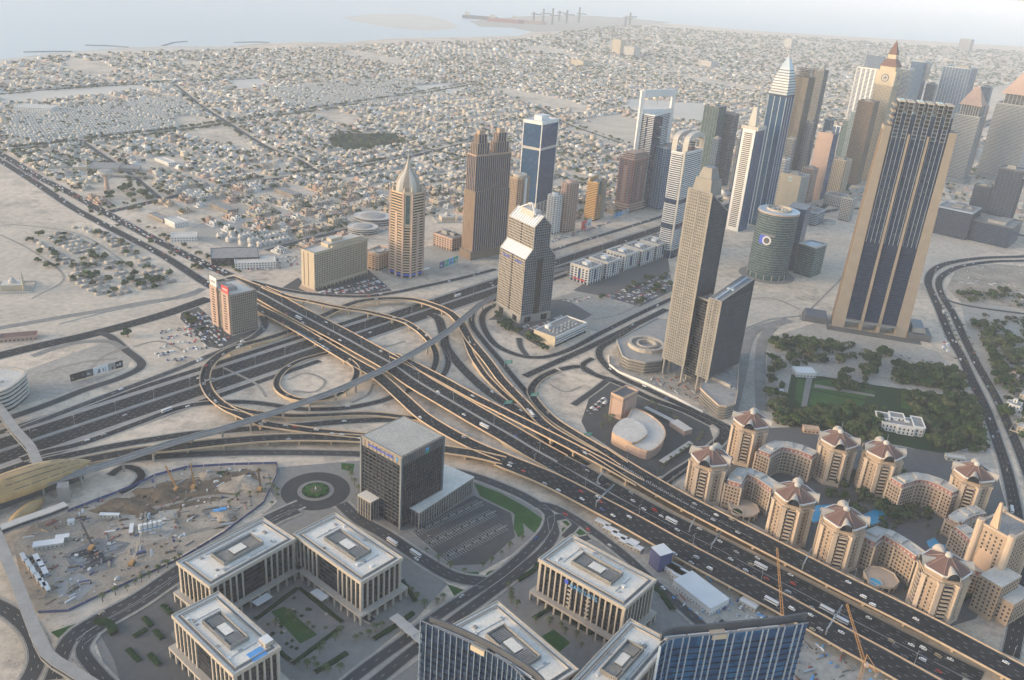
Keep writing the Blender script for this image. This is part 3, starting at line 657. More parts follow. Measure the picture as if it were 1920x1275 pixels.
# ================================================================== business park
def fins_on(b, a, c, z0, z1, n, w, d, m, ends=True, skip=None):
    "n+1 vertical fins proud of the wall a->c (outline counter-clockwise, outside on the right)"
    a, c = Vector(a), Vector(c); e = (c - a); L = e.length; e /= L; q = Vector((e.y, -e.x)); an = math.atan2(e.y, e.x)
    for i in range(n + 1):
        if not ends and i in (0, n): continue
        if skip and skip(i / n): continue
        p = a + e * (L * i / n) + q * (d / 2 - 0.05); b.box(p.x, p.y, z0, w, d, z1 - z0, m, an)
def bands_on(b, poly, z0, z1, fl, th, d, m, first=0.0):
    z = z0 + first
    while z < z1 - th * 0.5:
        b.prism(off(poly, d), z, min(z + th, z1), m); z += fl
def office_block(c, l, r, H, label, mid_face, extra=None, sign=None):
    a, lu, lv, cc = quadfit(c, l, r, H); o = (cc[0], cc[1], 0)
    t = thing('office_block', label, 'office', o, 'stone office blocks of the business park')
    U = Vector((math.cos(a), math.sin(a))); V = Vector((-U.y, U.x)); C = Vector(cc)
    body = rect(cc, a, lu - 4, lv - 4); P0 = 9.0
    b = MB(o); b.prism(body, 0, H - 3, 'g_black'); b.build('glass_core', t)
    b = MB(o); bands_on(b, body, P0, H - 4, 3.9, 0.35, 0.12, 'metal_dark'); b.build('floor_bands', t, 'stuff')
    # piers, one by one; a recessed dark bay in the middle of the long faces
    for k in range(4):
        p, q = Vector(body[k]), Vector(body[(k + 1) % 4]); e = q - p; L = e.length; e /= L; n = max(4, int(round(L / 5.2))); nrm = Vector((e.y, -e.x)); an = math.atan2(e.y, e.x)
        for i in range(n + 1):
            f = i / n
            if k in mid_face and 0.36 < f < 0.64: continue
            w = 2.2 if i in (0, n) else 1.25
            x = p + e * (L * f) + nrm * 0.4
            b = MB(o); b.box(x.x, x.y, P0, w, 1.5, H - 3 - P0, 'stone', an); b.build('pier', t)
    # podium colonnade
    b = MB(o); pod = rect(cc, a, lu + 6, lv + 6); b.ring(pod, rect(cc, a, lu - 4.2, lv - 4.2), P0 - 2.0, P0, 'stone'); b.build('podium_roof', t)
    for k in range(4):
        p, q = Vector(pod[k]), Vector(pod[(k + 1) % 4]); e = q - p; L = e.length; e /= L; n = max(4, int(round(L / 8)))
        for i in range(n):
            x = p + e * (L * i / n) + e * 1.0; nrm = Vector((-e.y, e.x)); x = x + nrm * 0.8
            b = MB(o); b.box(x.x, x.y, 0, 1.5, 1.5, P0 - 2.0, 'stone', math.atan2(e.y, e.x)); b.build('column', t)
    # cornice and roof
    b = MB(o); b.prism(off(body, 2.0), H - 3, H - 1.2, 'stone', 'roof_cream'); b.build('cornice', t)
    b = MB(o); b.ring(off(body, 2.0), off(body, 1.3), H - 1.2, H, 'stone'); b.build('parapet', t)
    b = MB(o); b.ring(off(body, -0.8), off(body, -2.6), H - 1.195, H - 1.0, 'concrete_dark'); b.build('roof_gutter', t)
    b = MB(o); b.ring(off(body, -2.6), off(body, -3.0), H - 1.2, H - 0.1, 'stone'); b.build('inner_kerb', t)
    # plant enclosure
    pw, pd = lu * 0.44 if lu > lv else lu * 0.36, lv * 0.44 if lv > lu else lv * 0.36
    pl = rect(cc, a, pw, pd); z = H - 1.2
    b = MB(o); b.ring(off(pl, 0.4), pl, z, z + 3.4, 'concrete'); en = b.build('plant_enclosure', t)
    b = MB(o); fpoly = off(pl, 0.4)
    for k in range(4): fins_on(b, fpoly[k], fpoly[(k + 1) % 4], z, z + 3.6, int(max(4, (Vector(fpoly[k]) - Vector(fpoly[(k + 1) % 4])).length / 1.3)), 0.25, 0.35, 'concrete')
    b.build('louvre_blade', en, 'stuff')
    b = MB(o); b.prism(rect(cc, a, pw * 0.34 if pw > pd else pw * 0.5, pd * 0.5 if pw > pd else pd * 0.34), z, z + 2.6, 'concrete', 'roof_cream'); b.build('stair_room', en)
    la = pw > pd
    for sgn in (-1, 1):
        for i in range(7):
            x = sgn * (0.22 + i * 0.038)
            q = rect(cc, a, pw * 0.018, pd * 0.72, x * pw, 0) if la else rect(cc, a, pw * 0.72, pd * 0.018, 0, x * pd)
            b = MB(o); b.prism(q, z, z + 2.3, 'concrete'); b.build('cooling_unit', en)
    random.seed(int(c[0]))
    for k in range(9):
        ox, oy = random.choice((-1, 1)) * lu * random.uniform(.26, .38), lv * random.uniform(-.36, .36)
        if k % 2: ox, oy = lu * random.uniform(-.36, .36), random.choice((-1, 1)) * lv * random.uniform(.27, .38)
        b = MB(o); b.prism(rect(cc, a, random.uniform(.8, 3.2), random.uniform(.8, 3.2), ox, oy), z, z + random.uniform(.3, 1.3), random.choice(['metal', 'roof_grey', 'concrete', 'white'])); b.build('roof_unit', t)
    for k in (-1, 1): b = MB(o); b.prism(rect(cc, a, lu * .5, .5, 0, k * lv * .3), z, z + .4, 'metal'); b.build('roof_duct', t)
    if extra: extra(t, cc, a, lu, lv, H, o)
    return t, cc, a, lu, lv, o
def canopy(t, cc, a, lu, lv, o, side, w, d, z=5.2):
    ox, oy = (0, -lv / 2 - 3 - d / 2) if side == 0 else (lu / 2 + 3 + d / 2, 0) if side == 1 else (0, lv / 2 + 3 + d / 2) if side == 2 else (-lu / 2 - 3 - d / 2, 0)
    b = MB(o); b.prism(rect(cc, a, w if side % 2 == 0 else d, d if side % 2 == 0 else w, ox, oy), z, z + 0.4, 'white'); b.build('entrance_canopy', t)
HB = 37.0
x = office_block((393, 1100), (335, 1050), (552, 1007), HB, 'stone office block with white roof beside the building site', (0, 2)); canopy(x[0], x[1], x[2], x[3], x[4], x[5], 0, 14, 7)
x = office_block((677, 1092), (553, 998), (753, 1043), HB, 'stone office block with white roof below the roundabout', (1, 3)); canopy(x[0], x[1], x[2], x[3], x[4], x[5], 3, 14, 7)
def terr(t, cc, a, lu, lv, H, o):
    b = MB(o); b.prism(rect(cc, a, lu * .3, lv * .12, lu * .1, -lv * .42), H - 1.2, H - 0.9, 'sky_blue'); b.build('roof_pool', t)
    b = MB(o); b.prism(rect(cc, a, lu * .18, lv * .1, lu * .38, -lv * .36), H - 1.2, H + 2.2, 'stone', 'white'); b.build('roof_pavilion', t)
office_block((437, 1266), (320, 1153), (528, 1213), HB, 'nearest stone office block with a blue pool strip on its white roof', (3, 1), terr)
def bsign(t, cc, a, lu, lv, H, o):
    U = Vector((math.cos(a), math.sin(a))); V = Vector((-U.y, U.x)); C = Vector(cc)
    e = -V; p = C - U * (lu / 2 - 0.9)
    text_on('BARCLAYS', p + V * 8.0, e, H - 8.2, 5.2, 'sky_blue', t, o, 1.9)
    b = MB(o); q = p + V * 13.0 - U * 1.2; b.prism([(q.x - U.x * .4, q.y - U.y * .4), (q.x - U.x * .4 - V.x * 3, q.y - U.y * .4 - V.y * 3), (q.x - V.x * 3, q.y - V.y * 3), (q.x, q.y)], H - 7.6, H - 4.2, 'blue_sign'); b.build('eagle_emblem', t)
    for k in (-1, 1):
        for j in range(6):
            w = p + V * (k * 8.5); b = MB(o); b.box(w.x - U.x * .5, w.y - U.y * .5, 11 + j * 3.9, 1.2, 3.4, 1.0, 'stone', a); b.build('balcony_band', t)
def text_on(s, p, e, z, size, m, parent, o, push=0.35, align='LEFT'):
    "lettering standing on a wall: p start on the wall (xy), e reading direction (xy), wall's outside to the right of e"
    cu = bpy.data.curves.new('lettering', 'FONT'); cu.body = s; cu.size = size; cu.extrude = 0.12; cu.align_x = align
    tmp = bpy.data.objects.new('tmp', cu); COL.objects.link(tmp); bpy.context.view_layer.update()
    me = bpy.data.meshes.new_from_object(tmp.evaluated_get(bpy.context.evaluated_depsgraph_get())); bpy.data.objects.remove(tmp)
    ob = bpy.data.objects.new('lettering', me); COL.objects.link(ob); me.materials.clear(); me.materials.append(mat(m)); ob.parent = parent
    n = Vector((e.y, -e.x, 0)); ex = Vector((e.x, e.y, 0)); ez = Vector((0, 0, 1))
    mw = Matrix(((ex.x, ez.x, n.x, p.x - o[0] + n.x * push), (ex.y, ez.y, n.y, p.y - o[1] + n.y * push), (ex.z, ez.z, n.z, z), (0, 0, 0, 1)))
    ob.matrix_local = mw; return ob
office_block((1173, 1140), (1008, 1047), (1233, 1087), HB + 3, 'stone office block with white roof and a blue bank name on its front', (), bsign)
office_block((995, 1313), (853, 1167), (1077, 1247), HB, 'stone office block with white roof directly behind the dark ribbed glass tower', (1, 3))
office_block((1150, 1330), (1073, 1273), (1250, 1195), HB, 'stone office block with white roof beside the blue glass tower', (0, 2))
# cube office with the slatted roof
def cube_office():
    H = HT(755, 993, 857); a, lu, lv, cc = quadfit((753, 857), (682, 814), (828, 815), H); o = (cc[0], cc[1], 0)
    t = thing('cube_office', 'dark cube-shaped office tower with a pale slatted roof beside the car park', 'office tower', o)
    P = rect(cc, a, lu, lv); U = Vector((math.cos(a), math.sin(a))); V = Vector((-U.y, U.x)); C = Vector(cc)
    b = MB(o); b.prism(off(P, -0.8), 0, H - 2, 'g_black'); b.build('glass_core', t)
    b = MB(o); bands_on(b, off(P, -0.8), 5.5, H - 9, 3.7, 0.9, 0.35, 'slate'); b.build('floor_bands', t, 'stuff')
    b = MB(o)
    for k in range(4): fins_on(b, P[k], P[(k + 1) % 4], 5.0 if k % 2 else 6.0, H - 2.0, 20 if k == 0 else 10, 0.4 if k == 0 else 0.25, 1.0 if k == 0 else 0.6, 'slate')
    b.build('fins', t, 'stuff')
    for k in range(4):
        b = MB(o); b.box(P[k][0], P[k][1], 0, 1.8, 1.8, H - 1.5, 'slate_lt', a); b.build('corner_pier', t)
    b = MB(o); b.ring(off(P, 0.15), off(P, -1.0), H - 9.0, H, 'tan'); b.build('top_band', t)
    b = MB(o); fins_on(b, off(P, .15)[0], off(P, .15)[1], H - 9, H, 22, 0.5, 0.7, 'slate_lt'); b.build('top_fins', t, 'stuff')
    b = MB(o); b.prism(off(P, -1.0), H - 6, H - 5.8, 'concrete_dark'); b.build('roof_deck', t)
    n = 26
    for i in range(n):
        b = MB(o); b.prism(rect(cc, a, lu - 1.4, lv / n * 0.42, 0, -lv / 2 + (i + .5) * lv / n), H - 0.9, H - 0.25, 'roof_cream'); b.build('roof_slat', t)
    for ox, oy, w in ((8, 6, 7), (-9, -4, 6), (2, -10, 5)):
        b = MB(o); b.prism(rect(cc, a, w, w * .8, ox, oy), H - 5.8, H - 2.2, 'concrete'); b.build('roof_plant', t)
    # sign: violet letter strokes on the left face, blue and green emblem on the right face
    random.seed(3); p = C - U * (lu / 2) + V * (lv * 0.30)
    for i in range(15):
        q = p - V * (i * lv * 0.043); hh = random.choice((1.6, 2.2, 1.4)); b = MB(o); b.box(q.x - U.x * .35, q.y - U.y * .35, H - 5.6, 0.3, lv * 0.028, hh, 'blue_sign', a); b.build('sign_stroke', t)
    q = p - V * (lv * 0.70); b = MB(o); b.box(q.x - U.x * .35, q.y - U.y * .35, H - 6.3, 0.3, 2.2, 3.6, 'sky_blue', a); b.build('sign_emblem', t)
    q = C - V * (lv / 2 + 1.0) + U * (lu * 0.08)
    for dz, m in ((-5.2, 'sky_blue'), (-8.0, 'green_sign')):
        b = MB(o); b.box(q.x, q.y, H + dz, 4.0, 0.4, 2.5, m, a); b.build('sign_emblem', t)
    # low wings, set against the tower
    def wing(Q, h, nb, base=True):
        b = MB(o); b.prism(off(Q, -.5), 0, h - 1.2, 'g_grey'); wg = b.build('low_wing', t)
        b = MB(o); b.prism(off(Q, 0.6), h - 1.2, h, 'stone', 'roof_cream'); b.build('wing_roof', wg)
        b = MB(o); bands_on(b, off(Q, -.5), 4, h - 2, 4.2, 0.5, 0.15, 'slate_lt'); b.build('floor_bands', wg, 'stuff')
        for k in range(len(Q)): b = MB(o); fins_on(b, Q[k], Q[(k + 1) % len(Q)], 0, h - 1.2, max(3, int(edge_len(Q[k], Q[(k + 1) % len(Q)]) / 3.2)), 0.5, 0.5, 'stone'); b.build('wing_fins', wg, 'stuff')
    wing(ccw(poly_g('820,878 834,871 888,894 786,961 766,950 812,905', 17)), 17, 14); wing(rect(tuple(C - U * (lu * 0.5 + 5) + V * (lv * 0.2)), a, 9, 16), 20, 5)
    bb = MB(o); bb.prism(off(P, 5), 0, 0.3, 'paving'); bb.build('plinth', t)
cube_office()
# car park in front of it
def car_park_rows():
    t = thing('parking_island', 'rows of pale kerbed parking strips with small shrubs on the dark car park', 'parking strips', (*G2(870, 1000), 0))
    o = t.location; o = (o[0], o[1], 0)
    for s in ('775,1000 905,940', '800,1022 930,958', '835,1046 950,985'):
        a, c = [Vector((*G2(*p), 0)) for p in S(s)]
        b = MB(o); b.bar(a + Vector((0, 0, .1)), c + Vector((0, 0, .1)), 1.6, 'paving', 0.3); b.build('kerbed_strip', t)
        d = (c - a).normalized(); q = Vector((-d.y, d.x, 0)); L = (c - a).length
        b = MB(o)
        for i in range(int(L / 2.7)):
            for sg in (-1, 1):
                p = a + d * (i * 2.7) + q * (sg * 0.9); e = p + q * (sg * 5.0); u = d * 0.14
                b.add([(v.x, v.y, 0.06) for v in (p - u, e - u, e + u, p + u)], [(0, 1, 2, 3)], 'paint')
        b.build('bay_lines', t, 'stuff')
        for i in range(int(L / 9)):
            p = a + d * (i * 9 + 3); b = MB(o); b.cyl(p.x, p.y, 0.2, 0.8, 1.7, 'leaf2', 7, 0.5); b.build('shrub', t)
car_park_rows()
# ------------------------------------------------------------------ glass towers at the foot of the picture
def leaf_tower(top, back, H, label, m, rib, ribw, dz_back, nsub=6):
    A = [Vector(G2(x, y, H)) for x, y in S(top)]; Bk = [Vector(G2(x, y, H + dz_back)) for x, y in S(back)]
    def dens(P):
        L = spline([(p.x, p.y, 0) for p in P], 3.0); return [Vector((p.x, p.y)) for p in L]
    A, Bk = dens(A), dens(Bk); poly = [tuple(p) for p in A] + [tuple(p) for p in reversed(Bk)]; poly = ccw(poly)
    o = (A[0].x, A[0].y, 0); t = thing('glass_tower', label, 'tower', o, 'curved glass towers nearest the viewer')
    b = MB(o); b.prism(off(poly, -0.3), 0, H - 3.5, m, 'metal_dark'); b.build('glass_shell', t)
    b = MB(o); n = len(A)
    for k in range(n - 1): b.add([(A[k].x, A[k].y, H - 3.6), (A[k + 1].x, A[k + 1].y, H - 3.6), (A[k + 1].x, A[k + 1].y, H), (A[k].x, A[k].y, H)], [(0, 1, 2, 3)], m)
    b.build('glass_parapet', t)
    b = MB(o); L = [Vector((p.x, p.y, H + dz_back - 5)) for p in Bk]; wall_strip(b, L, sides(L), 0, 1.0, 0, 5.0, 'slate'); b.build('roof_wall', t)
    b = MB(o); L = [Vector((p.x, p.y, H - 0.3)) for p in A]; wall_strip(b, L, sides(L), 0, 0.5, 0, 0.4, 'slate_lt'); b.build('roof_rail', t)
    # vertical ribs on the face turned to the viewer, each a piece of its own
    acc = 0; nx = rib * .5
    for i in range(n - 1):
        acc += (A[i + 1] - A[i]).length
        if acc >= nx:
            nx += rib; e = A[i + 1] - A[i]; an = math.atan2(e.y, e.x); p = A[i]
            b = MB(o); b.box(p.x, p.y, 30, ribw, 1.3, H - 30, 'silver_blue', an); b.build('rib', t)
    b = MB(o); z = 30.0
    while z < H - 4: b.prism(off(poly, 0.12), z, z + 0.3, 'g_black'); z += 4.0
    b.build('floor_bands', t, 'stuff')
    # machinery standing in the roof trough
    mid = [(A[int(f * (n - 1))] + Bk[int(f * (len(Bk) - 1))]) / 2 for f in (.15, .3, .42, .6, .75)]
    for i, p in enumerate(mid):
        q = mid[min(i + 1, len(mid) - 1)] - mid[max(i - 1, 0)]; an = math.atan2(q.y, q.x)
        b = MB(o)
        if i == 2: b.box(p.x, p.y, H - 3.5, 8, 5, 3.0, 'cream', an); b.build('roof_hut', t)
        else:
            b.box(p.x, p.y, H - 3.5, 3.0, 2.4, 2.2, 'metal', an); b.bar((p.x - 6 * math.cos(an), p.y - 6 * math.sin(an), H - 1), (p.x + 6 * math.cos(an), p.y + 6 * math.sin(an), H - 1), 0.8, 'white'); b.build('cleaning_cradle', t)
    return t
leaf_tower('789,1163 835,1183 880,1203 925,1226 962,1250 985,1276 998,1305', '806,1156 850,1172 900,1195 950,1222 1005,1258 1030,1290 1040,1320', 150, 'dark glass tower with pale upright ribs and a curved sloping top', 'g_navy', 2.6, 0.2, 3)
leaf_tower('1238,1212 1262,1197 1330,1190 1400,1183 1460,1176 1516,1167', '1240,1187 1262,1176 1330,1170 1400,1163 1460,1157 1514,1148', 150, 'bright blue glass tower with a flat sloping roof edge', 'g_deep', 4.8, 0.45, 3)
# ------------------------------------------------------------------ train station, footbridges
def tube(name, label, s, z, w, h, mt, leg=28, cat='footbridge', top=None):
    L = spline([G(x, y, z) for x, y in S(s)], 12); N = sides(L); o = (L[0].x, L[0].y, 0); t = thing(name, label, cat, o)
    b = MB(o); wall_strip(b, L, N, 0, w, 0, h, 'slate_lt'); b.build('enclosure', t)
    b = MB(o); wall_strip(b, L, N, 0, w + 0.8, h, 0.4, mt); b.build('roof', t)
    b = MB(o); wall_strip(b, L, N, 0, w + 0.6, -0.5, 0.7, 'concrete'); b.build('floor_slab', t)
    for sg in (-1, 1):
        b = MB(o); wall_strip(b, L, N, sg * (w / 2 + 0.02), 0.1, h * 0.3, h * 0.45, 'g_dark'); b.build('window_band', t)
    acc = 0; nx = leg * .5
    for i in range(len(L) - 1):
        acc += (L[i + 1] - L[i]).length
        if acc > nx:
            nx += leg; b = MB(o); b.box(L[i].x, L[i].y, 0, 1.6, 1.6, z - 0.5, 'concrete'); b.build('leg', t)
    return t
tube('footbridge', 'pale enclosed footbridge crossing the great highway to the golden station', '-28,733 3,775 35,818 58,843 76,885', 8.0, 7.5, 4.0, 'concrete')
tube('footbridge', 'long pale enclosed footbridge bending down the picture edge past the building site', '-12,990 10,1045 35,1105 62,1175 88,1232 130,1262 190,1300', 8.0, 7.0, 4.0, 'concrete')
tube('footbridge', 'short pale enclosed footbridge leading away from the golden station', '-30,1010 40,983 90,966 125,952', 8.0, 7.0, 4.0, 'offwhite')
def shell(b, c, ax, L0, W0, Hh, z0, m, n=36, k=14, gap=None, tipz=0.0):
    "long pointed shell, open below"
    U = Vector(ax).normalized(); V = Vector((-U.y, U.x)); vs = []; fs = []; ms = []
    for i in range(n + 1):
        s = -1 + 2 * i / n; w = (1 - abs(s) ** 2.2) ** 0.85
        for j in range(k + 1):
            an = math.pi * j / k; x = s * L0; y = math.cos(an) * W0 * w; z = z0 + math.sin(an) * Hh * w + tipz * abs(s) ** 3
            p = Vector((c[0], c[1])) + U * x + V * y; vs.append((p.x, p.y, z))
    for i in range(n):
        for j in range(k): fs.append((i * (k + 1) + j, i * (k + 1) + j + 1, (i + 1) * (k + 1) + j + 1, (i + 1) * (k + 1) + j)); ms.append(m(i, j) if callable(m) else m)
    b.add(vs, fs, ms)
def station():
    tip = Vector(G2(172, 862, 12)); far = Vector(G2(-120, 965, 12)); c = (tip + far) / 2; ax = (tip - far); L0 = ax.length / 2; U = ax.normalized(); V = Vector((-U.y, U.x)); o = (c.x, c.y, 0)
    t = thing('train_station', 'golden shell-shaped train station with rows of dark slots beside the highway', 'station', o)
    random.seed(5); b = MB(o); shell(b, c, ax, L0, 17, 15, 11, 'gold', 48, 18, tipz=0); b.build('golden_shell', t)
    b = MB(o)
    for i in range(150):     # slots, laid on the shell
        s = random.choice((-.5, -.4, -.3, -.2, -.1, 0, .1, .2, .3, .4, .5)) + random.uniform(-.04, .04) + .25; an = R(random.choice((35, 60, 85, 110, 130, 150)))
        if abs(s) > .8: continue
        w = (1 - abs(s) ** 2.2) ** 0.85; d = 2.6
        q = [Vector((c.x, c.y)) + U * (s * L0 + e) + V * (math.cos(an + f) * (17 * w + .1)) for e, f in ((-d, -.02), (d, -.02), (d, .02), (-d, .02))]
        zz = [11 + math.sin(an + f) * (15 * w + .1) for f in (-.02, -.02, .02, .02)]
        b.add([(p.x, p.y, z) for p, z in zip(q, zz)], [(0, 1, 2, 3)], 'metal_dark')
    b.build('shell_slot', t, 'stuff')
    b = MB(o); wall_strip(b, [Vector((*(c + U * (s * L0 * .9)), 0)) for s in (-1, -.5, 0, .5, .9)], [Vector((V.x, V.y, 0))] * 5, 0, 15, 0, 11, 'slate'); b.build('concourse', t)
    e = Vector(G2(48, 957, 6)); b = MB(o); shell(b, e, Vector(G2(87, 929, 6)) - Vector(G2(12, 985, 6)), 22, 6, 6, 4, 'gold', 24, 10); b.build('entrance_shell', t)
    e = G2(122, 938, 0); b = MB(o); b.box(e[0], e[1], 0, 9, 9, 16, 'concrete', 0.4, 'roof_grey'); b.build('lift_tower', t)
station()

def hedge(s, w, h, lab, m='hedge'):
    L = [Vector((*G2(x, y), 0)) for x, y in S(s)]; L = spline(L, 3) if len(L) > 2 else [L[0].lerp(L[1], k / 8) for k in range(9)]; N = sides(L); o = (L[0].x, L[0].y, 0); b = MB(o); vs = []; rr = random.Random(int(L[0].x))
    for p, q in zip(L, N):
        for k, z in ((-.5, .1), (-.45, h), (0, h * 1.12), (.45, h), (.5, .1)): c = p + q * (k * w * rr.uniform(.85, 1.15)); vs.append((c.x, c.y, z * rr.uniform(.85, 1.15)))
    n = len(L); b.add(vs, [(5 * i + k, 5 * i + k + 1, 5 * i + 6 + k, 5 * i + 5 + k) for i in range(n - 1) for k in range(4)], m); tag(b.build('hedge'), lab, 'hedge')
for s_, w_, h_, l_ in (('478,1163 558,1104', 3, 1.4, 'dark hedge on the site side of the courtyard garden'), ('562,1104 642,1168', 3, 1.4, 'dark hedge on the far side of the courtyard garden'), ('548,1246 640,1176', 3, 1.2, 'dark hedge on the street side of the courtyard garden'), ('500,1200 545,1240', 3, 1.2, 'dark hedge behind the nearest office block'), ('1000,1160 1034,1140', 3, 1.6, 'hedge above the bank garden'), ('1042,1148 1112,1190', 3, 1.6, 'long hedge along the bank garden terrace'), ('970,1090 1000,1070 1008,1058', 4, 1.8, 'hedge by the drive of the bank-named block'), ('250,1195 275,1180', 4, 1.2, 'planted strip in the lower car park by the guard hut'), ('240,1218 262,1240', 4, 1.2, 'planted strip at the bottom of the lower car park'), ('270,1158 284,1175', 4, 1.2, 'planted strip at the top of the lower car park'), ('290,1182 305,1198', 4, 1.2, 'middle planted strip of the lower car park'), ('280,1228 300,1248', 4, 1.6, 'bushy strip near the end of the lower car park'), ('305,1135 322,1152', 4, 1.2, 'planted strip beside the office drive'), ('180,1165 205,1172 215,1190', 6, 2.4, 'thick shrubbery at the corner of the lower car park'), ('720,1085 760,1100 780,1130', 4, 1.8, 'shrub bank beside the covered walk'), ('590,1262 620,1245 650,1225', 4, 1.4, 'shrub strip along the lower drive'), ('700,1200 740,1175 775,1150', 4, 1.4, 'shrub strip along the avenue'), ('1225,1100 1245,1120 1262,1145', 5, 1.8, 'shrub strip behind the bank-named block'), ('1795,1128 1830,1110 1850,1085', 5, 2.5, 'rounded hedge on the sandstone hotel forecourt')): hedge(s_, w_, h_, l_)
def planters():
    o = (*G2(560, 1170), 0); t = thing('garden_planters', 'grid of small square planting beds around the courtyard lawn', 'planters', o); rr = random.Random(4)
    for k in range(46):
        x_, y_ = rr.choice(((rr.uniform(530, 620), rr.uniform(1115, 1180)), (rr.uniform(500, 560), rr.uniform(1160, 1225))))
        if inpoly(np.array([[x_, y_]]), S('508,1147 533,1137 595,1190 563,1207'))[0] or not inpoly(np.array([[x_, y_]]), S('485,1165 560,1110 636,1170 545,1240'))[0]: continue
        c = G2(x_, y_); b = MB(o); b.box(c[0], c[1], .05, 2.2, 2.2, .7, rr.choice(['hedge', 'leaf0', 'leaf3', 'stone']), R(62)); b.build('planting_bed', t)
planters()
shd = thing('covered_walk', 'pale slatted walkway roof joining two business park blocks', 'walkway', (*G2(760, 1170), 0))
for k in range(4):
    c = G2(745 + k * 14, 1160 + k * 12, 6); b = MB(tuple(shd.location)); b.box(c[0], c[1], 5.6, 9, 8, .5, 'offwhite', R(-40)); b.build('roof_panel', shd)
    for q in (-3, 3): b = MB(tuple(shd.location)); b.box(c[0] + q, c[1], 0, .5, .5, 5.6, 'stone', R(-40)); b.build('post', shd)
# ================================================================== towers
TW = {}
def tower(name, label, c, l, r, H, core='g_grey', band=None, fins=None, roof='roof_grey', plant=True, base=None, fl=3.6, cham=0.0, cat='tower', group='high-rise towers of the city', parapet=None, corner=None, asp=None):
    """band=(material, thickness, proud); fins=(material, spacing, width, depth[, faces]); the outline comes from the roof corners"""
    a, lu, lv, cc = sqfit(c, l, r, H, asp) if asp else quadfit(c, l, r, H); o = (cc[0], cc[1], 0); t = thing(name, label, cat, o, group)
    P = rect(cc, a, lu, lv)
    if cham:
        q = []
        for k in range(4):
            p0, p1, p2 = Vector(P[k - 1]), Vector(P[k]), Vector(P[(k + 1) % 4]); q += [tuple(p1 + (p0 - p1).normalized() * cham), tuple(p1 + (p2 - p1).normalized() * cham)]
        P = q
    b = MB(o); b.prism(P, 0, H - 0.6, core, roof); b.build('glass_core', t)
    if band:
        b = MB(o); bands_on(b, P, fl, H - 1, fl, band[1], band[2], band[0]); b.build('floor_bands', t, 'stuff')
    if fins:
        b = MB(o); n = len(P)
        for k in range(n):
            if len(fins) > 4 and k not in fins[4]: continue
            fins_on(b, P[k], P[(k + 1) % n], 0, H - 0.6, max(1, int(round(edge_len(P[k], P[(k + 1) % n]) / fins[1]))), fins[2], fins[3], fins[0])
        b.build('facade_fins', t, 'stuff')
    if corner:
        for k in range(len(P)):
            b = MB(o); b.box(P[k][0], P[k][1], 0, corner[1], corner[1], H, corner[0], a); b.build('corner_pier', t)
    pm = parapet or (band[0] if band else fins[0] if fins else 'concrete')
    b = MB(o); b.ring(off(P, 0.5), off(P, -0.6), H - 1.6, H + 1.0, pm); b.build('roof_parapet', t)
    if plant:
        random.seed(int(cc[0]))
        for k in range(3):
            w, d = lu * random.uniform(.2, .4), lv * random.uniform(.2, .4)
            b = MB(o); b.prism(rect(cc, a, w, d, lu * random.uniform(-.22, .22), lv * random.uniform(-.22, .22)), H - 0.6, H + 2.2 + 1.5 * k, 'concrete', 'roof_grey'); b.build('roof_plant', t)
    if base:
        b = MB(o); b.prism(off(P, base[1]), 0, base[2], base[0], 'roof_grey'); b.build('podium', t)
    return t, cc, a, lu, lv, P, o
def sqfit(c, l, r, H, asp=1.0, ang=R(51.5)):
    "outline square to the great highway whose breadth as seen equals l..r; asp = right side / left side"
    m = Vector(G2((l[0] + r[0]) / 2, (l[1] + r[1]) / 2 , H)); d = m.normalized(); n = Vector((d.y, -d.x)); U = Vector((math.cos(ang), math.sin(ang))); V = Vector((-U.y, U.x))
    wid = (Vector((*G2(l[0], l[1], H), 0)) - Vector((*G2(r[0], r[1], H), 0))).dot(Vector((n.x, n.y, 0)))
    dist = math.sqrt(m.length_squared + (CZ - H) ** 2); wid = (r[0] - l[0]) * dist / FPX
    w = wid / (asp * abs(U.dot(n)) + abs(V.dot(n)))
    return ang, w * asp, w, (m.x, m.y)
def sub(t, o, nm, f):
    b = MB(o); f(b); return b.build(nm, t)
# ---- hotel with the two roof hoardings
H = HT(436, 628, 554.5); x = tower('hotel', 'cream hotel with a white hoarding and a red hoarding on its roof', (432, 554.5), (391.5, 534), (482, 545), H, 'g_dark', ('tan', 1.5, 0.5), ('tan', 2.7, 1.2, 0.55), 'roof_white', fl=3.4, cat='hotel', group='hotels by the interchange')
t, cc, a, lu, lv, P, o = x; U = Vector((math.cos(a), math.sin(a))); V = Vector((-U.y, U.x)); C = Vector(cc)
for v, w in ((-.30, .36), (.30, .36)):
    p = C - U * (lu / 2 + 1.2) + V * (v * lv); sub(t, o, 'end_wing', lambda b: b.box(p.x, p.y, 0, 3.0, lv * w, H + 1.5, 'pinkstone', a))  # pinkish wing colour stands in for warm low sun on this end
    p2 = C - U * (lu / 2 + 2.75) + V * (v * lv)
    b = MB(o); bands_on(b, rect((p.x, p.y), a, 3.0, lv * w * .34), 5, H - 2, 3.4, 1.5, 0.12, 'g_dark'); b.build('window_strips', t, 'stuff')
for v, m, hh in ((.30, 'white', 12), (-.30, 'red_sign', 8.5)):
    p = C - U * (lu / 2 + 1.5) + V * (v * lv); hb = sub(t, o, 'roof_hoarding', lambda b: b.box(p.x, p.y, H + 1.5, 0.8, lv * .34, hh, m, a)); hb['label'] = 'white roof hoarding' if m == 'white' else 'red roof hoarding'
    for k in range(5): q = p - U * .5 + V * (lv * .05 * (k - 2)); sub(t, o, 'hoarding_mark', lambda b: b.box(q.x, q.y, H + 1.5 + hh * .35, 0.12, lv * .03, hh * .28, 'slate_lt' if m == 'white' else 'white', a))
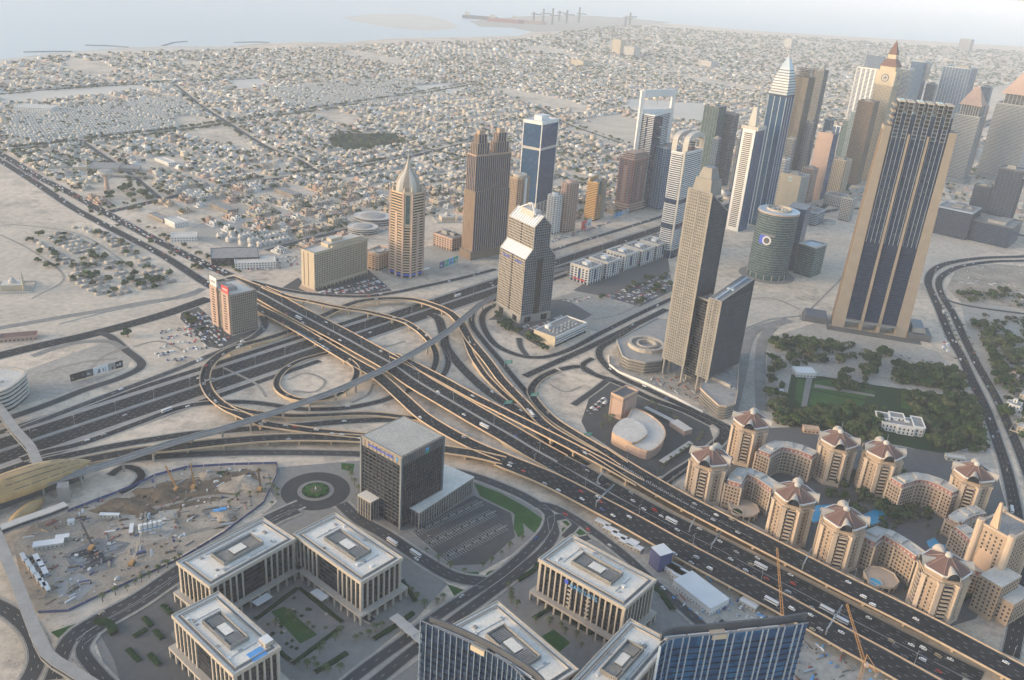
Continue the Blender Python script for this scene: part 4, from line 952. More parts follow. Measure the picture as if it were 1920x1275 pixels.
# ---- long cream hotel with the egg-crate front
H = HT(589.4, 543.6, 475); x = tower('hotel', 'long cream hotel with a dotted grid of balconies and stepped roof', (589.4, 475), (567, 466.7), (686.7, 448.6), H, 'g_dark', ('cream', 1.0, 0.9), ('cream', 3.2, 0.9, 1.0, (0, 2)), 'roof_white', False, fl=3.3, cat='hotel', group='hotels by the interchange')
t, cc, a, lu, lv, P, o = x; U = Vector((math.cos(a), math.sin(a))); V = Vector((-U.y, U.x)); C = Vector(cc)
for s in (-1, 1): p = C + U * (s * (lu / 2 + 0.6)); sub(t, o, 'blank_end_wall', lambda b: b.box(p.x, p.y, 0, 1.8, lv + 1.5, H + 1, 'cream', a))
for v in (-.05, .3): p = C - U * (lu / 2 + 1.55) + V * (v * lv); sub(t, o, 'wall_slot', lambda b: b.box(p.x, p.y, 3, 0.25, 1.6, H - 5, 'bronze', a))
sub(t, o, 'roof_storey', lambda b: b.prism(rect(cc, a, lu * .62, lv * .6, lu * .12, lv * .05), H - 0.5, H + 5, 'cream', 'roof_white'))
sub(t, o, 'roof_storey', lambda b: b.prism(rect(cc, a, lu * .22, lv * .4, lu * .02, lv * .12), H + 5, H + 10, 'cream', 'roof_white'))
for i in range(16): sub(t, o, 'roof_fin', lambda b: b.prism(rect(cc, a, 0.8, lv * .3, lu * (-.16 + i * .037), -lv * .33), H - .5, H + 3.5, 'cream'))
sub(t, o, 'arcade', lambda b: b.prism(rect(cc, a, lu * .9, 5, lu * .03, -lv / 2 - 2.5), 4.5, 6.0, 'cream'))
for i in range(12): sub(t, o, 'arcade_post', lambda b: b.prism(rect(cc, a, 0.8, .8, lu * (-.4 + i * .075), -lv / 2 - 4.4), 0, 4.5, 'cream'))
# ---- garage
H = HT(710, 508, 478); t, cc, a, lu, lv, P, o = tower('parking_garage', 'low peach parking garage with an oval roof ramp between hotel and gold tower', (710, 478), (687, 470), (733, 466), H, 'g_dark', ('peach', 1.7, 0.5), ('peach', 6, 1.2, 0.6), 'roof_white', False, fl=3.2, cat='garage', group='low blocks by the highway')
sub(t, o, 'roof_ramp', lambda b: b.ring([(cc[0] + 10 * math.cos(i * .3927), cc[1] + 14 * math.sin(i * .3927)) for i in range(16)], [(cc[0] + 8.5 * math.cos(i * .3927), cc[1] + 12 * math.sin(i * .3927)) for i in range(16)], H - .6, H + 1.5, 'roof_grey'))
# ---- gold tower with onion-shaped crown
H = HT(760, 524, 366); t, cc, a, lu, lv, P, o = tower('gold_tower', 'gold banded tower crowned by a pointed shell-shaped dome', (765, 366), (734, 352), (796, 356), H, 'g_dark', ('parapet', 1.7, 0.8), None, 'roof_white', False, fl=4.2, cham=9.0, parapet='parapet')
U = Vector((math.cos(a), math.sin(a))); V = Vector((-U.y, U.x)); C = Vector(cc)
for k in range(8):
    p = Vector(P[k]); sub(t, o, 'corner_pier', lambda b: b.box(p.x, p.y, 0, 3.0, 3.0, H + 0.5, 'pinkstone', a + R(22.5)))
for k in range(8):
    p, q = Vector(P[k]), Vector(P[(k + 1) % 8]); m_ = (p + q) / 2; e = q - p; nn = Vector((e.y, -e.x)).normalized(); an = math.atan2(e.y, e.x)
    if e.length > 14:
        x_ = m_ + nn * .75; sub(t, o, 'middle_pier', lambda b: b.box(x_.x, x_.y, 0, 5.0, 1.0, H - 30, 'pinkstone', an))
        for s in (-1, 1): x2 = x_ + (q - p).normalized() * (s * e.length * .02); 
    else:
        x_ = m_ + nn * .9; sub(t, o, 'tall_window', lambda b: b.box(x_.x, x_.y, H - 46, 6.0, 0.8, 44, 'g_teal', an)); sub(t, o, 'window_surround', lambda b: b.box(x_.x - nn.x * .4, x_.y - nn.y * .4, H - 49, 8.6, 1.0, 52, 'cream', an))
def dome_crown(b):
    n = 24; prof = [(1.0, 0), (1.0, 7), (.93, 14), (.74, 21), (.48, 27), (.30, 32), (.20, 38), (.07, 47), (.02, 58)]; Rr = lu * .46; vs = []
    for rr, z in prof:
        for i in range(n):
            an = i * 2 * math.pi / n; k = 1 + .10 * math.cos(4 * (an - a)) * max(0, 1 - z / 40); vs.append((cc[0] + Rr * rr * k * math.cos(an), cc[1] + Rr * rr * k * math.sin(an), H + z))
    fs = [(j * n + i, j * n + (i + 1) % n, (j + 1) * n + (i + 1) % n, (j + 1) * n + i) for j in range(len(prof) - 1) for i in range(n)]
    b.add(vs, fs, ['offwhite' if (f[0] % n) % 4 in (0, 3) else 'tan' for f in fs])
sub(t, o, 'shell_dome', dome_crown)
for k in range(8): p = C.lerp(Vector(P[k]), .86); sub(t, o, 'corner_pinnacle', lambda b: b.box(p.x, p.y, H, 3.4, 3.4, 8, 'cream', a, taper=.3))
sub(t, o, 'entrance_canopy', lambda b: b.prism(rect(cc, a, 16, 4, lu * .45, -lv * .5), 8, 9, 'white')); sub(t, o, 'podium_band', lambda b: b.ring(off(P, 1.2), off(P, .6), 4, 6.5, 'blue_sign'))
# ---- brown twin-shafted hotel
H = HT(888, 486, 292); t, cc, a, lu, lv, P, o = tower('brown_tower', 'tall brown twin-shaft tower with fine pale upright lines and stepped twin tops', (893, 292), (875, 287), (960, 286), H, 'g_navy', None, ('brown', 4.2, 1.0, 0.7), 'roof_grey', False, base=('bronze', 4, 14))
for s in (-1, 1):
    w = lu * .44; Q = rect(cc, a, w, lv + 5, s * lu * .28, 0)
    b = MB(o); b.prism(Q, 0, H * .66, 'g_navy', 'roof_grey'); sh = b.build('broad_shaft', t)
    b = MB(o)
    for k in range(4): fins_on(b, Q[k], Q[(k + 1) % 4], 0, H * .66 + 1, max(3, int(edge_len(Q[k], Q[(k + 1) % 4]) / 4.2)), 1.05, 0.8, 'brown')
    b.build('shaft_fins', sh, 'stuff')
    for f0, f1, sc in ((1.0, 1.10, .74), (1.10, 1.18, .5)):
        Q = rect(cc, a, w * sc, lv * sc, s * lu * .28, 0); b = MB(o); b.prism(Q, H * f0 - 1, H * f1, 'g_navy', 'roof_grey'); st = b.build('stepped_top', t)
        b = MB(o)
        for k in range(4): fins_on(b, Q[k], Q[(k + 1) % 4], H * f0 - 1, H * f1 + 1.0, max(3, int(edge_len(Q[k], Q[(k + 1) % 4]) / 4.0)), 1.3, 0.7, 'brown')
        b.build('top_fins', st, 'stuff')
    sub(t, o, 'emblem_wall', lambda b: b.prism(rect(cc, a, w * .34, lv * .34, s * lu * .28, 0), H * 1.18, H * 1.22, 'brown'))
H2 = HT(835, 470, 440); tower('low_block', 'low brown block with a blue tank on its roof beside the brown tower', (848, 448), (812, 437), (872, 443), 22, 'g_dark', ('pinkstone', 1.8, .4), ('pinkstone', 6, 2.4, .5), 'roof_grey', fl=3.8, cat='building', group='low blocks by the highway')
# ---- blue glass slab tower
H = HT(1004, 402, 230); t, cc, a, lu, lv, P, o = tower('blue_tower', 'plain dark blue glass tower with white edges and a white roof box', (1017, 230), (988, 223), (1039, 222), H, 'g_blue', ('g_navy', 0.3, 0.08), None, 'white', False, parapet='white', corner=('white', 1.6))
sub(t, o, 'roof_box', lambda b: b.prism(rect(cc, a, lu * .45, lv * .4), H - .5, H + 9, 'white')); sub(t, o, 'refuge_band', lambda b: b.ring(off(P, .35), off(P, -.5), H * .70, H * .70 + 5, 'offwhite')); sub(t, o, 'crown_band', lambda b: b.ring(off(P, .4), off(P, -.5), H - 5, H + 1.2, 'white'))
sub(t, o, 'podium', lambda b: b.prism(off(P, .5), 0, 22, 'offwhite')); sub(t, o, 'podium_glass', lambda b: [fins_on(b, off(P, .5)[k], off(P, .5)[(k + 1) % 4], 1, 20, 5, 3.0, .4, 'g_navy', False) for k in range(4)])
H = HT(972, 445, 335); t, cc, a, lu, lv, P, o = tower('round_top_tower', 'beige gridded tower with a round crown half hidden by the brown tower', (975, 336), (955, 330), (995, 331), H, 'g_dark', ('sandstone', 1.4, .4), ('sandstone', 3.4, 1.3, .5), cham=5)
sub(t, o, 'crown_ring', lambda b: b.cyl(cc[0], cc[1], H, lu * .38, 5, 'stone', 20)); sub(t, o, 'white_spine', lambda b: b.prism(rect(cc, a, 6, 2, lu * .0, -lv * .5 - .4), 0, H, 'white'))
for nm, lab, c, l, r, bx, core, bd, fn in (
    ('white_tower', 'short white tower with curved balconies behind the gabled tower', (1042, 369), (1025, 365), (1058, 366), (1043, 440), 'g_grey', ('white', 1.7, .9), ('white', 7, 2.0, 1.0)),
    ('pink_tower', 'pinkish tower with stacked balconies beside the short white tower', (1066, 346), (1052, 342), (1088, 342), (1068, 437), 'g_dark', ('pinkstone', 1.6, 1.0), ('pinkstone', 6, 2.2, .8))):
    H = HT(*bx, c[1]); t, cc, a, lu, lv, P, o = tower(nm, lab, c, l, r, H, core, bd, fn, fl=3.5, cham=4); sub(t, o, 'roof_crown', lambda b: b.cyl(cc[0], cc[1], H - .5, lu * .3, 5, bd[0], 10, lu * .24))
H = HT(1113, 413, 342); t, cc, a, lu, lv, P, o = tower('orange_tower', 'slim orange banded tower with green glass and a raised orange top wall', (1121, 344), (1101, 341), (1142, 338), H, 'g_dark', ('orange', 1.7, .8), None, fl=3.4)
sub(t, o, 'raised_wall', lambda b: b.prism(rect(cc, a, lu * .9, 1.6, 0, lv * .4), H - .5, H + 8, 'orange')); sub(t, o, 'green_glazing', lambda b: b.prism(rect(cc, a, lu * .28, 1.6, -lu * .2, -lv * .5 - .3), H - 24, H + 1, 'g_teal')); sub(t, o, 'red_strip', lambda b: b.prism(rect(cc, a, 2.5, 1.6, -lu * .36, -lv * .5 - .5), 10, H - 24, 'redstone'))
sub(t, o, 'brown_face', lambda b: b.prism(rect(cc, a, lu * .4, 1.8, lu * .3, -lv * .5 - .2), 0, H, 'tan'))
H = HT(1179, 397, 298); t, cc, a, lu, lv, P, o = tower('red_tower', 'dark blue and red-brown tower with a stepped crown of balconies', (1189, 300), (1168, 293), (1212, 292), H, 'g_navy', ('pinkstone', .9, .3), ('redstone', 9, 1.5, 1.0), fl=3.4, cham=3)
for k in range(4): sub(t, o, 'crown_tier', lambda b: b.prism(rect(cc, a, (lu + 3) * (1 - .09 * k), (lv + 3) * (1 - .09 * k)), H + k * 3.2, H + k * 3.2 + 1.6, 'pinkstone')); sub(t, o, 'crown_storey', lambda b: b.prism(rect(cc, a, lu * (.9 - .09 * k), lv * (.9 - .09 * k)), H + k * 3.2 - 1.6, H + k * 3.2, 'g_dark'))
for k in range(3): sub(t, o, 'podium_tier', lambda b: b.ring(off(P, 2.5), off(P, .2), 4 + k * 6, 6.5 + k * 6, 'pinkstone'))
for q_ in (-1, 1): sub(t, o, 'window_lattice', lambda b: [b.prism(rect(cc, a, 8, .5, q_ * lu * .0, -lv / 2 - .5), z_, z_ + 1.1, 'pinkstone') for z_ in np.arange(22, H * .86, 3.4)] if q_ < 0 else [b.prism(rect(cc, a, .5, 8, -lu / 2 - .5, 0), z_, z_ + 1.1, 'pinkstone') for z_ in np.arange(22, H * .86, 3.4)])
# ---- tower with the open white portal on top
H = HT(1213, 392, 217); t, cc, a, lu, lv, P, o = tower('portal_tower', 'dark tower with white balcony blades under an open white portal frame', (1228, 217), (1207.6, 212), (1247, 209), H, 'g_navy', None, None, 'white', False, parapet='white')
U = Vector((math.cos(a), math.sin(a))); V = Vector((-U.y, U.x)); C = Vector(cc); HP = H + 46
b = MB(o); z = 16.0; k_ = 0
while z < H - 4:
    for sx, sy in ((1, -1), (-1, 1)):
        p = C + U * (sx * lu * .30) + V * (sy * lv * .30)
        L_ = .62 if k_ % 6 == 0 else .44
        for c_, w_, d_ in ((C + U * (sx * (lu / 2 + .4)) + V * (sy * lv * (.5 - L_ / 2)), 2.0, lv * L_), (C + V * (sy * (lv / 2 + .4)) + U * (sx * lu * (.5 - L_ / 2)), lu * L_, 2.0)):
            b.prism(rect((c_.x, c_.y), a, w_, d_), z, z + 1.2, 'white')
        c_ = C - U * (sx * (lu / 2 + .4)) + V * (sy * lv * (.5 - L_ / 2)); b.prism(rect((c_.x, c_.y), a, 2.0, lv * L_), z, z + 1.2, 'white')
    z += 3.6; k_ += 1
b.build('balcony_blades', t, 'stuff')
D = [C + U * (lu * .55) - V * (lv * .55) * 1, C - U * (lu * .55) + V * (lv * .55)]
for s in (0, 1): sub(t, o, 'portal_leg', lambda b: b.box(D[s].x, D[s].y, 0, 7.5, 7.5, HP, 'white', a + R(45)))
sub(t, o, 'portal_beam', lambda b: b.bar((D[0].x, D[0].y, HP - 6), (D[1].x, D[1].y, HP - 6), 7.5, 'white', 14)); sub(t, o, 'portal_sill', lambda b: b.bar((D[0].x, D[0].y, H + 4), (D[1].x, D[1].y, H + 4), 7.5, 'white', 9))
sub(t, o, 'needle', lambda b: b.bar((C.x, C.y, HP - 28), (C.x, C.y, HP + 16), .9, 'metal'))
H = HT(1232, 392, 277); tower('blue_tower', 'grey-blue glass tower close behind the portal tower', (1250, 278), (1236, 271), (1263, 271), H, 'g_blue', ('silver_blue', .6, .15), ('silver_blue', 6, .6, .4))
# ---- white banded tower with the arched crown
H = HT(1259, 483, 287); t, cc, a, lu, lv, P, o = tower('arch_crown_tower', 'white banded tower with a bridging arched crown behind the granite tower', (1285, 288), (1254, 284), (1328, 280), H, 'g_navy', ('white', 1.6, .9), None, 'roof_grey', False, fl=3.6, cham=4, base=('g_navy', 3, 14))
U = Vector((math.cos(a), math.sin(a))); V = Vector((-U.y, U.x)); C = Vector(cc)
p = C - U * (lu / 2) - V * (lv / 2); sub(t, o, 'corner_spine', lambda b: b.box(p.x + U.x + V.x, p.y + U.y + V.y, 0, 3.2, 3.2, H + 3, 'offwhite', a))
for z_ in (H * .28, H * .52): sub(t, o, 'refuge_floor', lambda b: b.ring(off(P, 1.0), off(P, -1), z_, z_ + 9, 'g_navy'))
def arch(b, s):
    n = 14; w = 4.6; vs = []
    for i in range(n + 1):
        an = math.pi * i / n; x_ = -math.cos(an) * lu * .46; z_ = H + max(0, math.sin(an)) ** .5 * 24
        for dy in (-w, w):
            for dz in (0, 8):
                q = C + U * x_ + V * (s * lv * .38 + dy); vs.append((q.x, q.y, z_ + dz - (4 if i in (0, n) else 0)))
    fs = []
    for i in range(n):
        k = 4 * i; fs += [(k, k + 4, k + 6, k + 2), (k + 1, k + 3, k + 7, k + 5), (k, k + 1, k + 5, k + 4), (k + 2, k + 6, k + 7, k + 3)]
    b.add(vs, fs, 'offwhite')
for s in (-1, 1): sub(t, o, 'crown_arch', lambda b: arch(b, s))
sub(t, o, 'crown_drum', lambda b: b.cyl(C.x + U.x * lu * .12, C.y + U.y * lu * .12, H - 1, lv * .3, 16, 'g_grey', 18)); sub(t, o, 'crown_drum_ring', lambda b: [b.cyl(C.x + U.x * lu * .12, C.y + U.y * lu * .12, H + z_, lv * .32, 1.2, 'redstone' if z_ == 2 else 'offwhite', 18) for z_ in (2, 6, 10, 14)])
# ---- simple towers of the far cluster
def far(nm, lab, c, l, r, bx, core, bd=None, fn=None, **k):
    H = HT(bx[0], bx[1], c[1]); k.setdefault('asp', 1.0); x = tower(nm, lab, c, l, r, H, core, bd, fn, **k); return (*x, H)
far('green_tower', 'greenish glass tower with a pale lit top near the arched crown', (1341, 204), (1323, 198), (1361, 199), (1320, 354), 'g_teal', ('g_grey', .5, .1), ('slate_lt', 7, .8, .3))
far('striped_tower', 'dark curved tower with thin pale floor lines beyond the greenish tower', (1373, 218), (1359, 213), (1387, 214), (1352, 352), 'g_grey', ('slate_lt', .9, .5), cham=4)
t, cc, a, lu, lv, P, o, H = far('striped_tower', 'slim tower with a white ladder-striped side and a pale pinkish tapering fin on top', (1410, 247), (1393, 241), (1433, 243), (1369, 437), 'g_blue', ('g_navy', .4, .1))
sub(t, o, 'white_spine', lambda b: b.prism(rect(cc, a, 2.0, lv * .8, -lu / 2 - .9, 0), 0, H + 1, 'white')); b = MB(o); [b.prism(rect(cc, a, .6, lv * .5, -lu / 2 - 2.1, 0), z_, z_ + 1.8, 'g_dark') for z_ in np.arange(8, H - 5, 3.7)]; b.build('spine_windows', t, 'stuff')
sub(t, o, 'corner_strip', lambda b: b.prism(rect(cc, a, 1.5, 1.5, lu / 2, -lv / 2), 0, H + 1, 'white')); sub(t, o, 'top_fin', lambda b: b.prism(rect(cc, a, lu * .32, lv * .5, -lu * .2, 0), H - 1, H + 42, 'offwhite', None, rect(cc, a, lu * .26, lv * .24, -lu * .12, 0))); sub(t, o, 'mast', lambda b: b.bar((cc[0], cc[1], H + 36), (cc[0], cc[1], H + 68), 1.0, 'metal')); sub(t, o, 'roof_frame', lambda b: b.ring(off(P, 1), off(P, -2), H, H + 7, 'offwhite'))
far('striped_tower', 'dark tower with wavy pale floor lines beside the ladder-striped tower', (1428, 309), (1414, 304), (1442, 305), (1408, 408), 'g_dark', ('slate_lt', 1.2, .7), ('slate_lt', 8, 1.2, .8))
t, cc, a, lu, lv, P, o, H = far('bullet_tower', 'tallest blue glass tower with a pointed bullet-shaped silver crown', (1463, 183), (1445, 178), (1487, 178), (1430, 428), 'g_blue', ('g_navy', .4, .1), ('silver_blue', 11, 1.2, .5), plant=False)
def bullet(b):
    prof = [(1, 0), (.98, 10), (.9, 22), (.76, 36), (.55, 50), (.28, 62), (.1, 70)]; ps = [[(p[0], p[1]) for p in rect(cc, a, lu * s_, lv * s_)] for s_, _ in prof]
    for (s0, z0), (s1, z1), p0, p1 in zip(prof, prof[1:], ps, ps[1:]): b.prism(p0, H + z0, H + z1, 'silver_blue', None, p1)
sub(t, o, 'pointed_crown', bullet); b = MB(o); [b.prism(rect(cc, a, lu * s_ + .8, lv * s_ + .8), H + z_, H + z_ + 1.6, 'slate') for s_, z_ in ((.99, 1), (.985, 6), (.98, 11), (.95, 16), (.91, 21), (.87, 26), (.82, 31), (.76, 36), (.68, 41), (.6, 46))]; b.build('crown_bands', t, 'stuff'); sub(t, o, 'crown_ball', lambda b: b.cyl(cc[0], cc[1], H + 70, 3, 5, 'offwhite', 10, 1))
t, cc, a, lu, lv, P, o, H = far('unfinished_tower', 'raw concrete tower still being built, with a crane on its ragged top', (1506, 150), (1489, 144), (1526, 145), (1462, 348), 'concrete_raw', ('concrete_raw', 1.0, .35), ('concrete_raw', 5.5, 1.6, .6), plant=False)
b = MB(o); [b.prism(rect(cc, a, .5, lv * .3, -lu / 2 - .45, lv * (.0)), z_, z_ + 2.0, 'black') for z_ in np.arange(20, H - 4, 3.6)]; b.build('empty_window', t, 'stuff')
sub(t, o, 'scaffold', lambda b: [b.prism(rect(cc, a, lu * .8, lv * .8), H + z_, H + z_ + .6, 'concrete_dark') for z_ in (4, 8, 12, 16, 20)] + [b.bar((q[0], q[1], H), (q[0], q[1], H + 24), .9, 'concrete_dark') for q in rect(cc, a, lu * .8, lv * .8) + rect(cc, a, lu * .4, lv * .8) + rect(cc, a, lu * .8, lv * .3)])
far('brown_tower', 'beige gridded tower standing close behind the raw concrete tower', (1540, 136), (1527, 131), (1552, 131), (1500, 336), 'g_dark', ('slate_lt', 1.2, .3), ('slate_lt', 3.6, 1.0, .5))
far('banded_block', 'short white banded tower at the foot of the bullet tower', (1467, 301), (1455, 296), (1480, 297), (1455, 386), 'g_dark', ('white', 1.5, .8))
t, cc, a, lu, lv, P, o, H = far('cream_hotel', 'cream hotel with a square white letter sign behind the green cylinder', (1487, 334), (1468, 327), (1516, 325), (1477, 396), 'g_teal', ('offwhite', .8, .3), ('offwhite', 3.4, 1.0, .7), cat='hotel')
U = Vector((math.cos(a), math.sin(a))); V = Vector((-U.y, U.x)); C = Vector(cc); sub(t, o, 'blank_wall', lambda b: b.prism(rect(cc, a, 1.6, lv + 1, -lu / 2 - .7, 0), 0, H + 2, 'cream')); sub(t, o, 'sign_board', lambda b: b.prism(rect(cc, a, .5, 9, -lu / 2 - 1.8, 0), H - 13, H - 3, 'white'))
for v in (-2.2, 2.2): sub(t, o, 'sign_stroke', lambda b: b.prism(rect(cc, a, .3, 1.2, -lu / 2 - 2.2, v), H - 11, H - 5, 'green_sign'))
sub(t, o, 'sign_stroke', lambda b: b.prism(rect(cc, a, .3, 3.4, -lu / 2 - 2.2, 0), H - 8.6, H - 7.4, 'green_sign'))
far('banded_block', 'pinkish banded tower right behind the hotel with the letter sign', (1520, 319), (1507, 314), (1533, 315), (1512, 382), 'g_dark', ('pinkstone', 1.3, .6), ('pinkstone', 5, 1, .5))
t, cc, a, lu, lv, P, o, H = far('flat_tower', 'beige and dark glass tower with a bare pale side wall', (1549, 254), (1537, 249), (1571, 249), (1526, 377), 'g_blue', ('g_navy', .4, .1)); sub(t, o, 'pale_side', lambda b: b.prism(rect(cc, a, 1.5, lv + 1, -lu / 2 - .7, 0), 0, H + 2, 'pinkstone'))
far('cream_block', 'short cream tower with upright window strips in front of the brown tower', (1575, 301), (1561, 297), (1596, 298), (1566, 363), 'g_dark', ('cream', 1.0, .4), ('cream', 4, 1.8, .9), cham=3)
far('brown_tower', 'plain brown gridded tower with a pale blank top next to the clock tower', (1634, 197), (1613, 189), (1646, 190), (1601, 354), 'g_dark', ('bronze', 1.4, .3), ('bronze', 3.2, 1.3, .4))
far('teal_tower', 'thin teal glass tower tucked beside the plain brown tower', (1590, 228), (1583, 225), (1600, 226), (1578, 300), 'g_teal', ('slate_lt', .5, .2))
far('blue_block', 'short blue block with a white frame among the far towers', (1570, 240), (1556, 235), (1583, 234), (1560, 290), 'g_blue', None, ('white', 12, 2, 1))
for k_, (c_, l_, r_, b_, co, m_) in enumerate([((1447, 228), (1438, 225), (1456, 225), (1425, 380), 'g_navy', 'slate'), ((1392, 262), (1384, 259), (1400, 259), (1372, 360), 'g_grey', 'slate_lt'), ((1520, 232), (1512, 229), (1530, 229), (1500, 345), 'g_navy', 'slate_lt'), ((1556, 226), (1549, 223), (1564, 223), (1538, 330), 'g_blue', 'silver_blue'), ((1605, 212), (1598, 209), (1613, 209), (1583, 318), 'g_teal', 'silver_blue'), ((1652, 226), (1645, 223), (1660, 223), (1632, 330), 'g_blue', 'silver_blue'), ((1703, 150), (1696, 147), (1712, 147), (1680, 275), 'g_grey', 'slate_lt'), ((1748, 160), (1740, 157), (1757, 157), (1722, 280), 'g_grey', 'silver_blue'), ((1850, 165), (1842, 162), (1860, 162), (1820, 290), 'g_grey', 'silver_blue'), ((1485, 262), (1478, 259), (1493, 259), (1470, 355), 'g_grey', 'offwhite'), ((1345, 262), (1338, 259), (1353, 259), (1330, 372), 'g_blue', 'slate_lt'), ((1845, 352), (1832, 348), (1860, 347), (1835, 418), 'g_navy', 'slate')]):
    far('slim_tower', ['dark slim tower squeezed left of the bullet tower', 'grey slim tower between the greenish and ladder-striped towers', 'dark slim tower below the raw concrete tower', 'blue slim tower right of the raw concrete tower', 'teal slim tower left of the plain brown tower', 'blue slim tower at the foot of the clock tower', 'hazy grey slim tower right of the clock tower', 'hazy grey slim tower left of the broad blue slab', 'hazy pale slim tower right of the broad blue slab', 'pale slim tower between bullet and raw concrete towers', 'blue slim tower right behind the arched crown', 'dark block left of the emblem tower'][k_], c_, l_, r_, b_, co, (m_, .8, .3), (m_, 4.5, .6, .4))
# clock tower
t, cc, a, lu, lv, P, o, H = far('clock_tower', 'pale clock tower with a dark pointed spire', (1661, 164), (1645, 158), (1680, 158), (1630, 346), 'g_grey', ('cream', 1.2, .3), ('cream', 3.3, 1.5, .8), plant=False, cat='clock tower')
U = Vector((math.cos(a), math.sin(a))); V = Vector((-U.y, U.x)); C = Vector(cc)
sub(t, o, 'clock_stage', lambda b: b.prism(rect(cc, a, lu * 1.12, lv * 1.12), H, H + 34, 'cream'))
for k in range(4):
    n_ = (-V, U, V, -U)[k]; hw = (lv if k % 2 == 0 else lu) * .56 + .6; p = C + n_ * hw; e = Vector((-n_.y, n_.x)); cl = None
    def face(b, r_, zz, m):
        vs = [];
        for i in range(24): q = p + n_ * zz + e * (r_ * math.cos(i * math.pi / 12)); vs.append((q.x, q.y, H + 17 + r_ * math.sin(i * math.pi / 12)))
        b.add(vs, [tuple(range(24))], m)
    cl = sub(t, o, 'clock_face', lambda b: (face(b, 9.5, .3, 'slate'), face(b, 7.5, .6, 'offwhite'), face(b, 4.2, .9, 'slate_lt')))
    for dz, dx in ((5.5, 1.0), (1.5, 4.5)):
        q = p + n_ * 1.2; sub(cl, (0, 0, 0), 'clock_hand', lambda b: b.bar((q.x - o[0], q.y - o[1], H + 17), (q.x + e.x * dx - o[0], q.y + e.y * dx - o[1], H + 17 + dz), .7, 'black'))
sub(t, o, 'belfry', lambda b: b.prism(rect(cc, a, lu * .9, lv * .9), H + 34, H + 44, 'cream')); sub(t, o, 'lower_roof', lambda b: b.prism(rect(cc, a, lu * 1.0, lv * 1.0), H + 44, H + 62, 'roof_tile', None, rect(cc, a, lu * .5, lv * .5))); sub(t, o, 'lantern', lambda b: b.prism(rect(cc, a, lu * .46, lv * .46), H + 62, H + 72, 'cream')); sub(t, o, 'spire', lambda b: b.prism(rect(cc, a, lu * .5, lv * .5), H + 72, H + 106, 'roof_tile', None, rect(cc, a, .5, .5)))
t, cc, a, lu, lv, P, o, H = far('slope_top_tower', 'white banded tower with one blue sloping top behind the clock tower', (1636, 135), (1613, 130), (1661, 124), (1600, 302), 'g_blue', ('white', 1.3, .5), ('white', 14, 4, .7), plant=False); sub(t, o, 'sloping_top', lambda b: b.prism(rect(cc, a, lu * .5, lv * .8, lu * .22, 0), H, H + 34, 'g_blue', None, rect(cc, a, 2, lv * .8, lu * .05, 0)))
far('banded_block', 'white banded tower with a green top right of the clock tower', (1694, 132), (1681, 128), (1711, 128), (1663, 292), 'g_grey', ('white', 1.1, .5))
t, cc, a, lu, lv, P, o, H = far('oval_front_tower', 'bluish tower with a tall pale oval panel on its front', (1724, 120), (1714, 114), (1741, 115), (1690, 288), 'g_blue', ('silver_blue', .5, .2)); sub(t, o, 'oval_panel', lambda b: b.cyl(cc[0] - math.cos(a + R(90)) * 0 + math.sin(a) * (lv / 2), cc[1] - math.cos(a) * (lv / 2), H - 45, lu * .28, 42, 'offwhite', 14))
far('blue_slab', 'broad pale blue glass slab tower in the haze above the wedge tower', (1812, 132), (1777, 125), (1827, 126), (1771, 302), 'g_blue', ('silver_blue', .6, .2), ('silver_blue', 9, 1.0, .4))
def em(c, l, r, bx, lab, top):
    t, cc, a, lu, lv, P, o, H = far('wedge_top_tower', lab, c, l, r, bx, 'g_grey', ('metal', 1.6, .5), None, plant=False, base=('slate_lt', 6, 12)); U = Vector((math.cos(a), math.sin(a)))
    sub(t, o, 'neck', lambda b: b.prism(rect(cc, a, lu * .7, lv * .7), H, H + 26, 'g_grey')); b = MB(o); Q = rect(cc, a, lu * .7, lv * .7); [fins_on(b, Q[k], Q[(k + 1) % 4], H, H + 26, 7, 1.2, .8, 'offwhite') for k in range(4)]; b.build('neck_fins', t, 'stuff')
    sub(t, o, 'wedge_top', lambda b: b.prism(rect(cc, a, lu * .95, lv * .9), H + 26, H + 26 + top, 'pinkstone', None, rect(cc, a, 2, lv * .2, 0, 0))); sub(t, o, 'pale_edge', lambda b: b.prism(rect(cc, a, 4, 4, lu * .5, -lv * .5), 0, H + 26, 'pinkstone'))
    sub(t, o, 'mast', lambda b: b.bar((cc[0], cc[1], H + 20 + top), (cc[0], cc[1], H + 60 + top), 1.2, 'metal'))
em((1911, 203), (1880, 195), (1945, 195), (1862, 347), 'pinkish wedge-topped tower cut by the picture edge', 60); em((1828, 222), (1797, 216), (1842, 214), (1790, 348), 'grey wedge-topped tower just beyond the giant slab tower', 45)
t, cc, a, lu, lv, P, o, H = far('dark_tower', 'dark glass tower with a red and white emblem at the picture edge', (1899, 323), (1881, 316), (1921, 316), (1866, 448), 'g_navy', ('slate', .9, .4), ('slate', 7, .8, .5)); sub(t, o, 'emblem', lambda b: b.prism(rect(cc, a, 9, .6, -lu * .1, -lv / 2 - .8), H - 16, H - 5, 'white')); sub(t, o, 'emblem_dot', lambda b: b.prism(rect(cc, a, 4, .4, -lu * .1, -lv / 2 - 1.3), H - 13, H - 8, 'red_sign'))
far('blue_block', 'low dark blue glass slab across the sandy plot from the giant slab tower', (1825, 400), (1767, 384), (1832, 393), (1818, 450), 'g_navy', ('slate', .8, .3), ('slate', 5, .6, .4), parapet='silver_blue')
far('blue_block', 'low dark blue wing in front of the dark emblem tower', (1868, 425), (1822, 412), (1905, 412), (1862, 462), 'g_navy', ('slate', .8, .3), None)
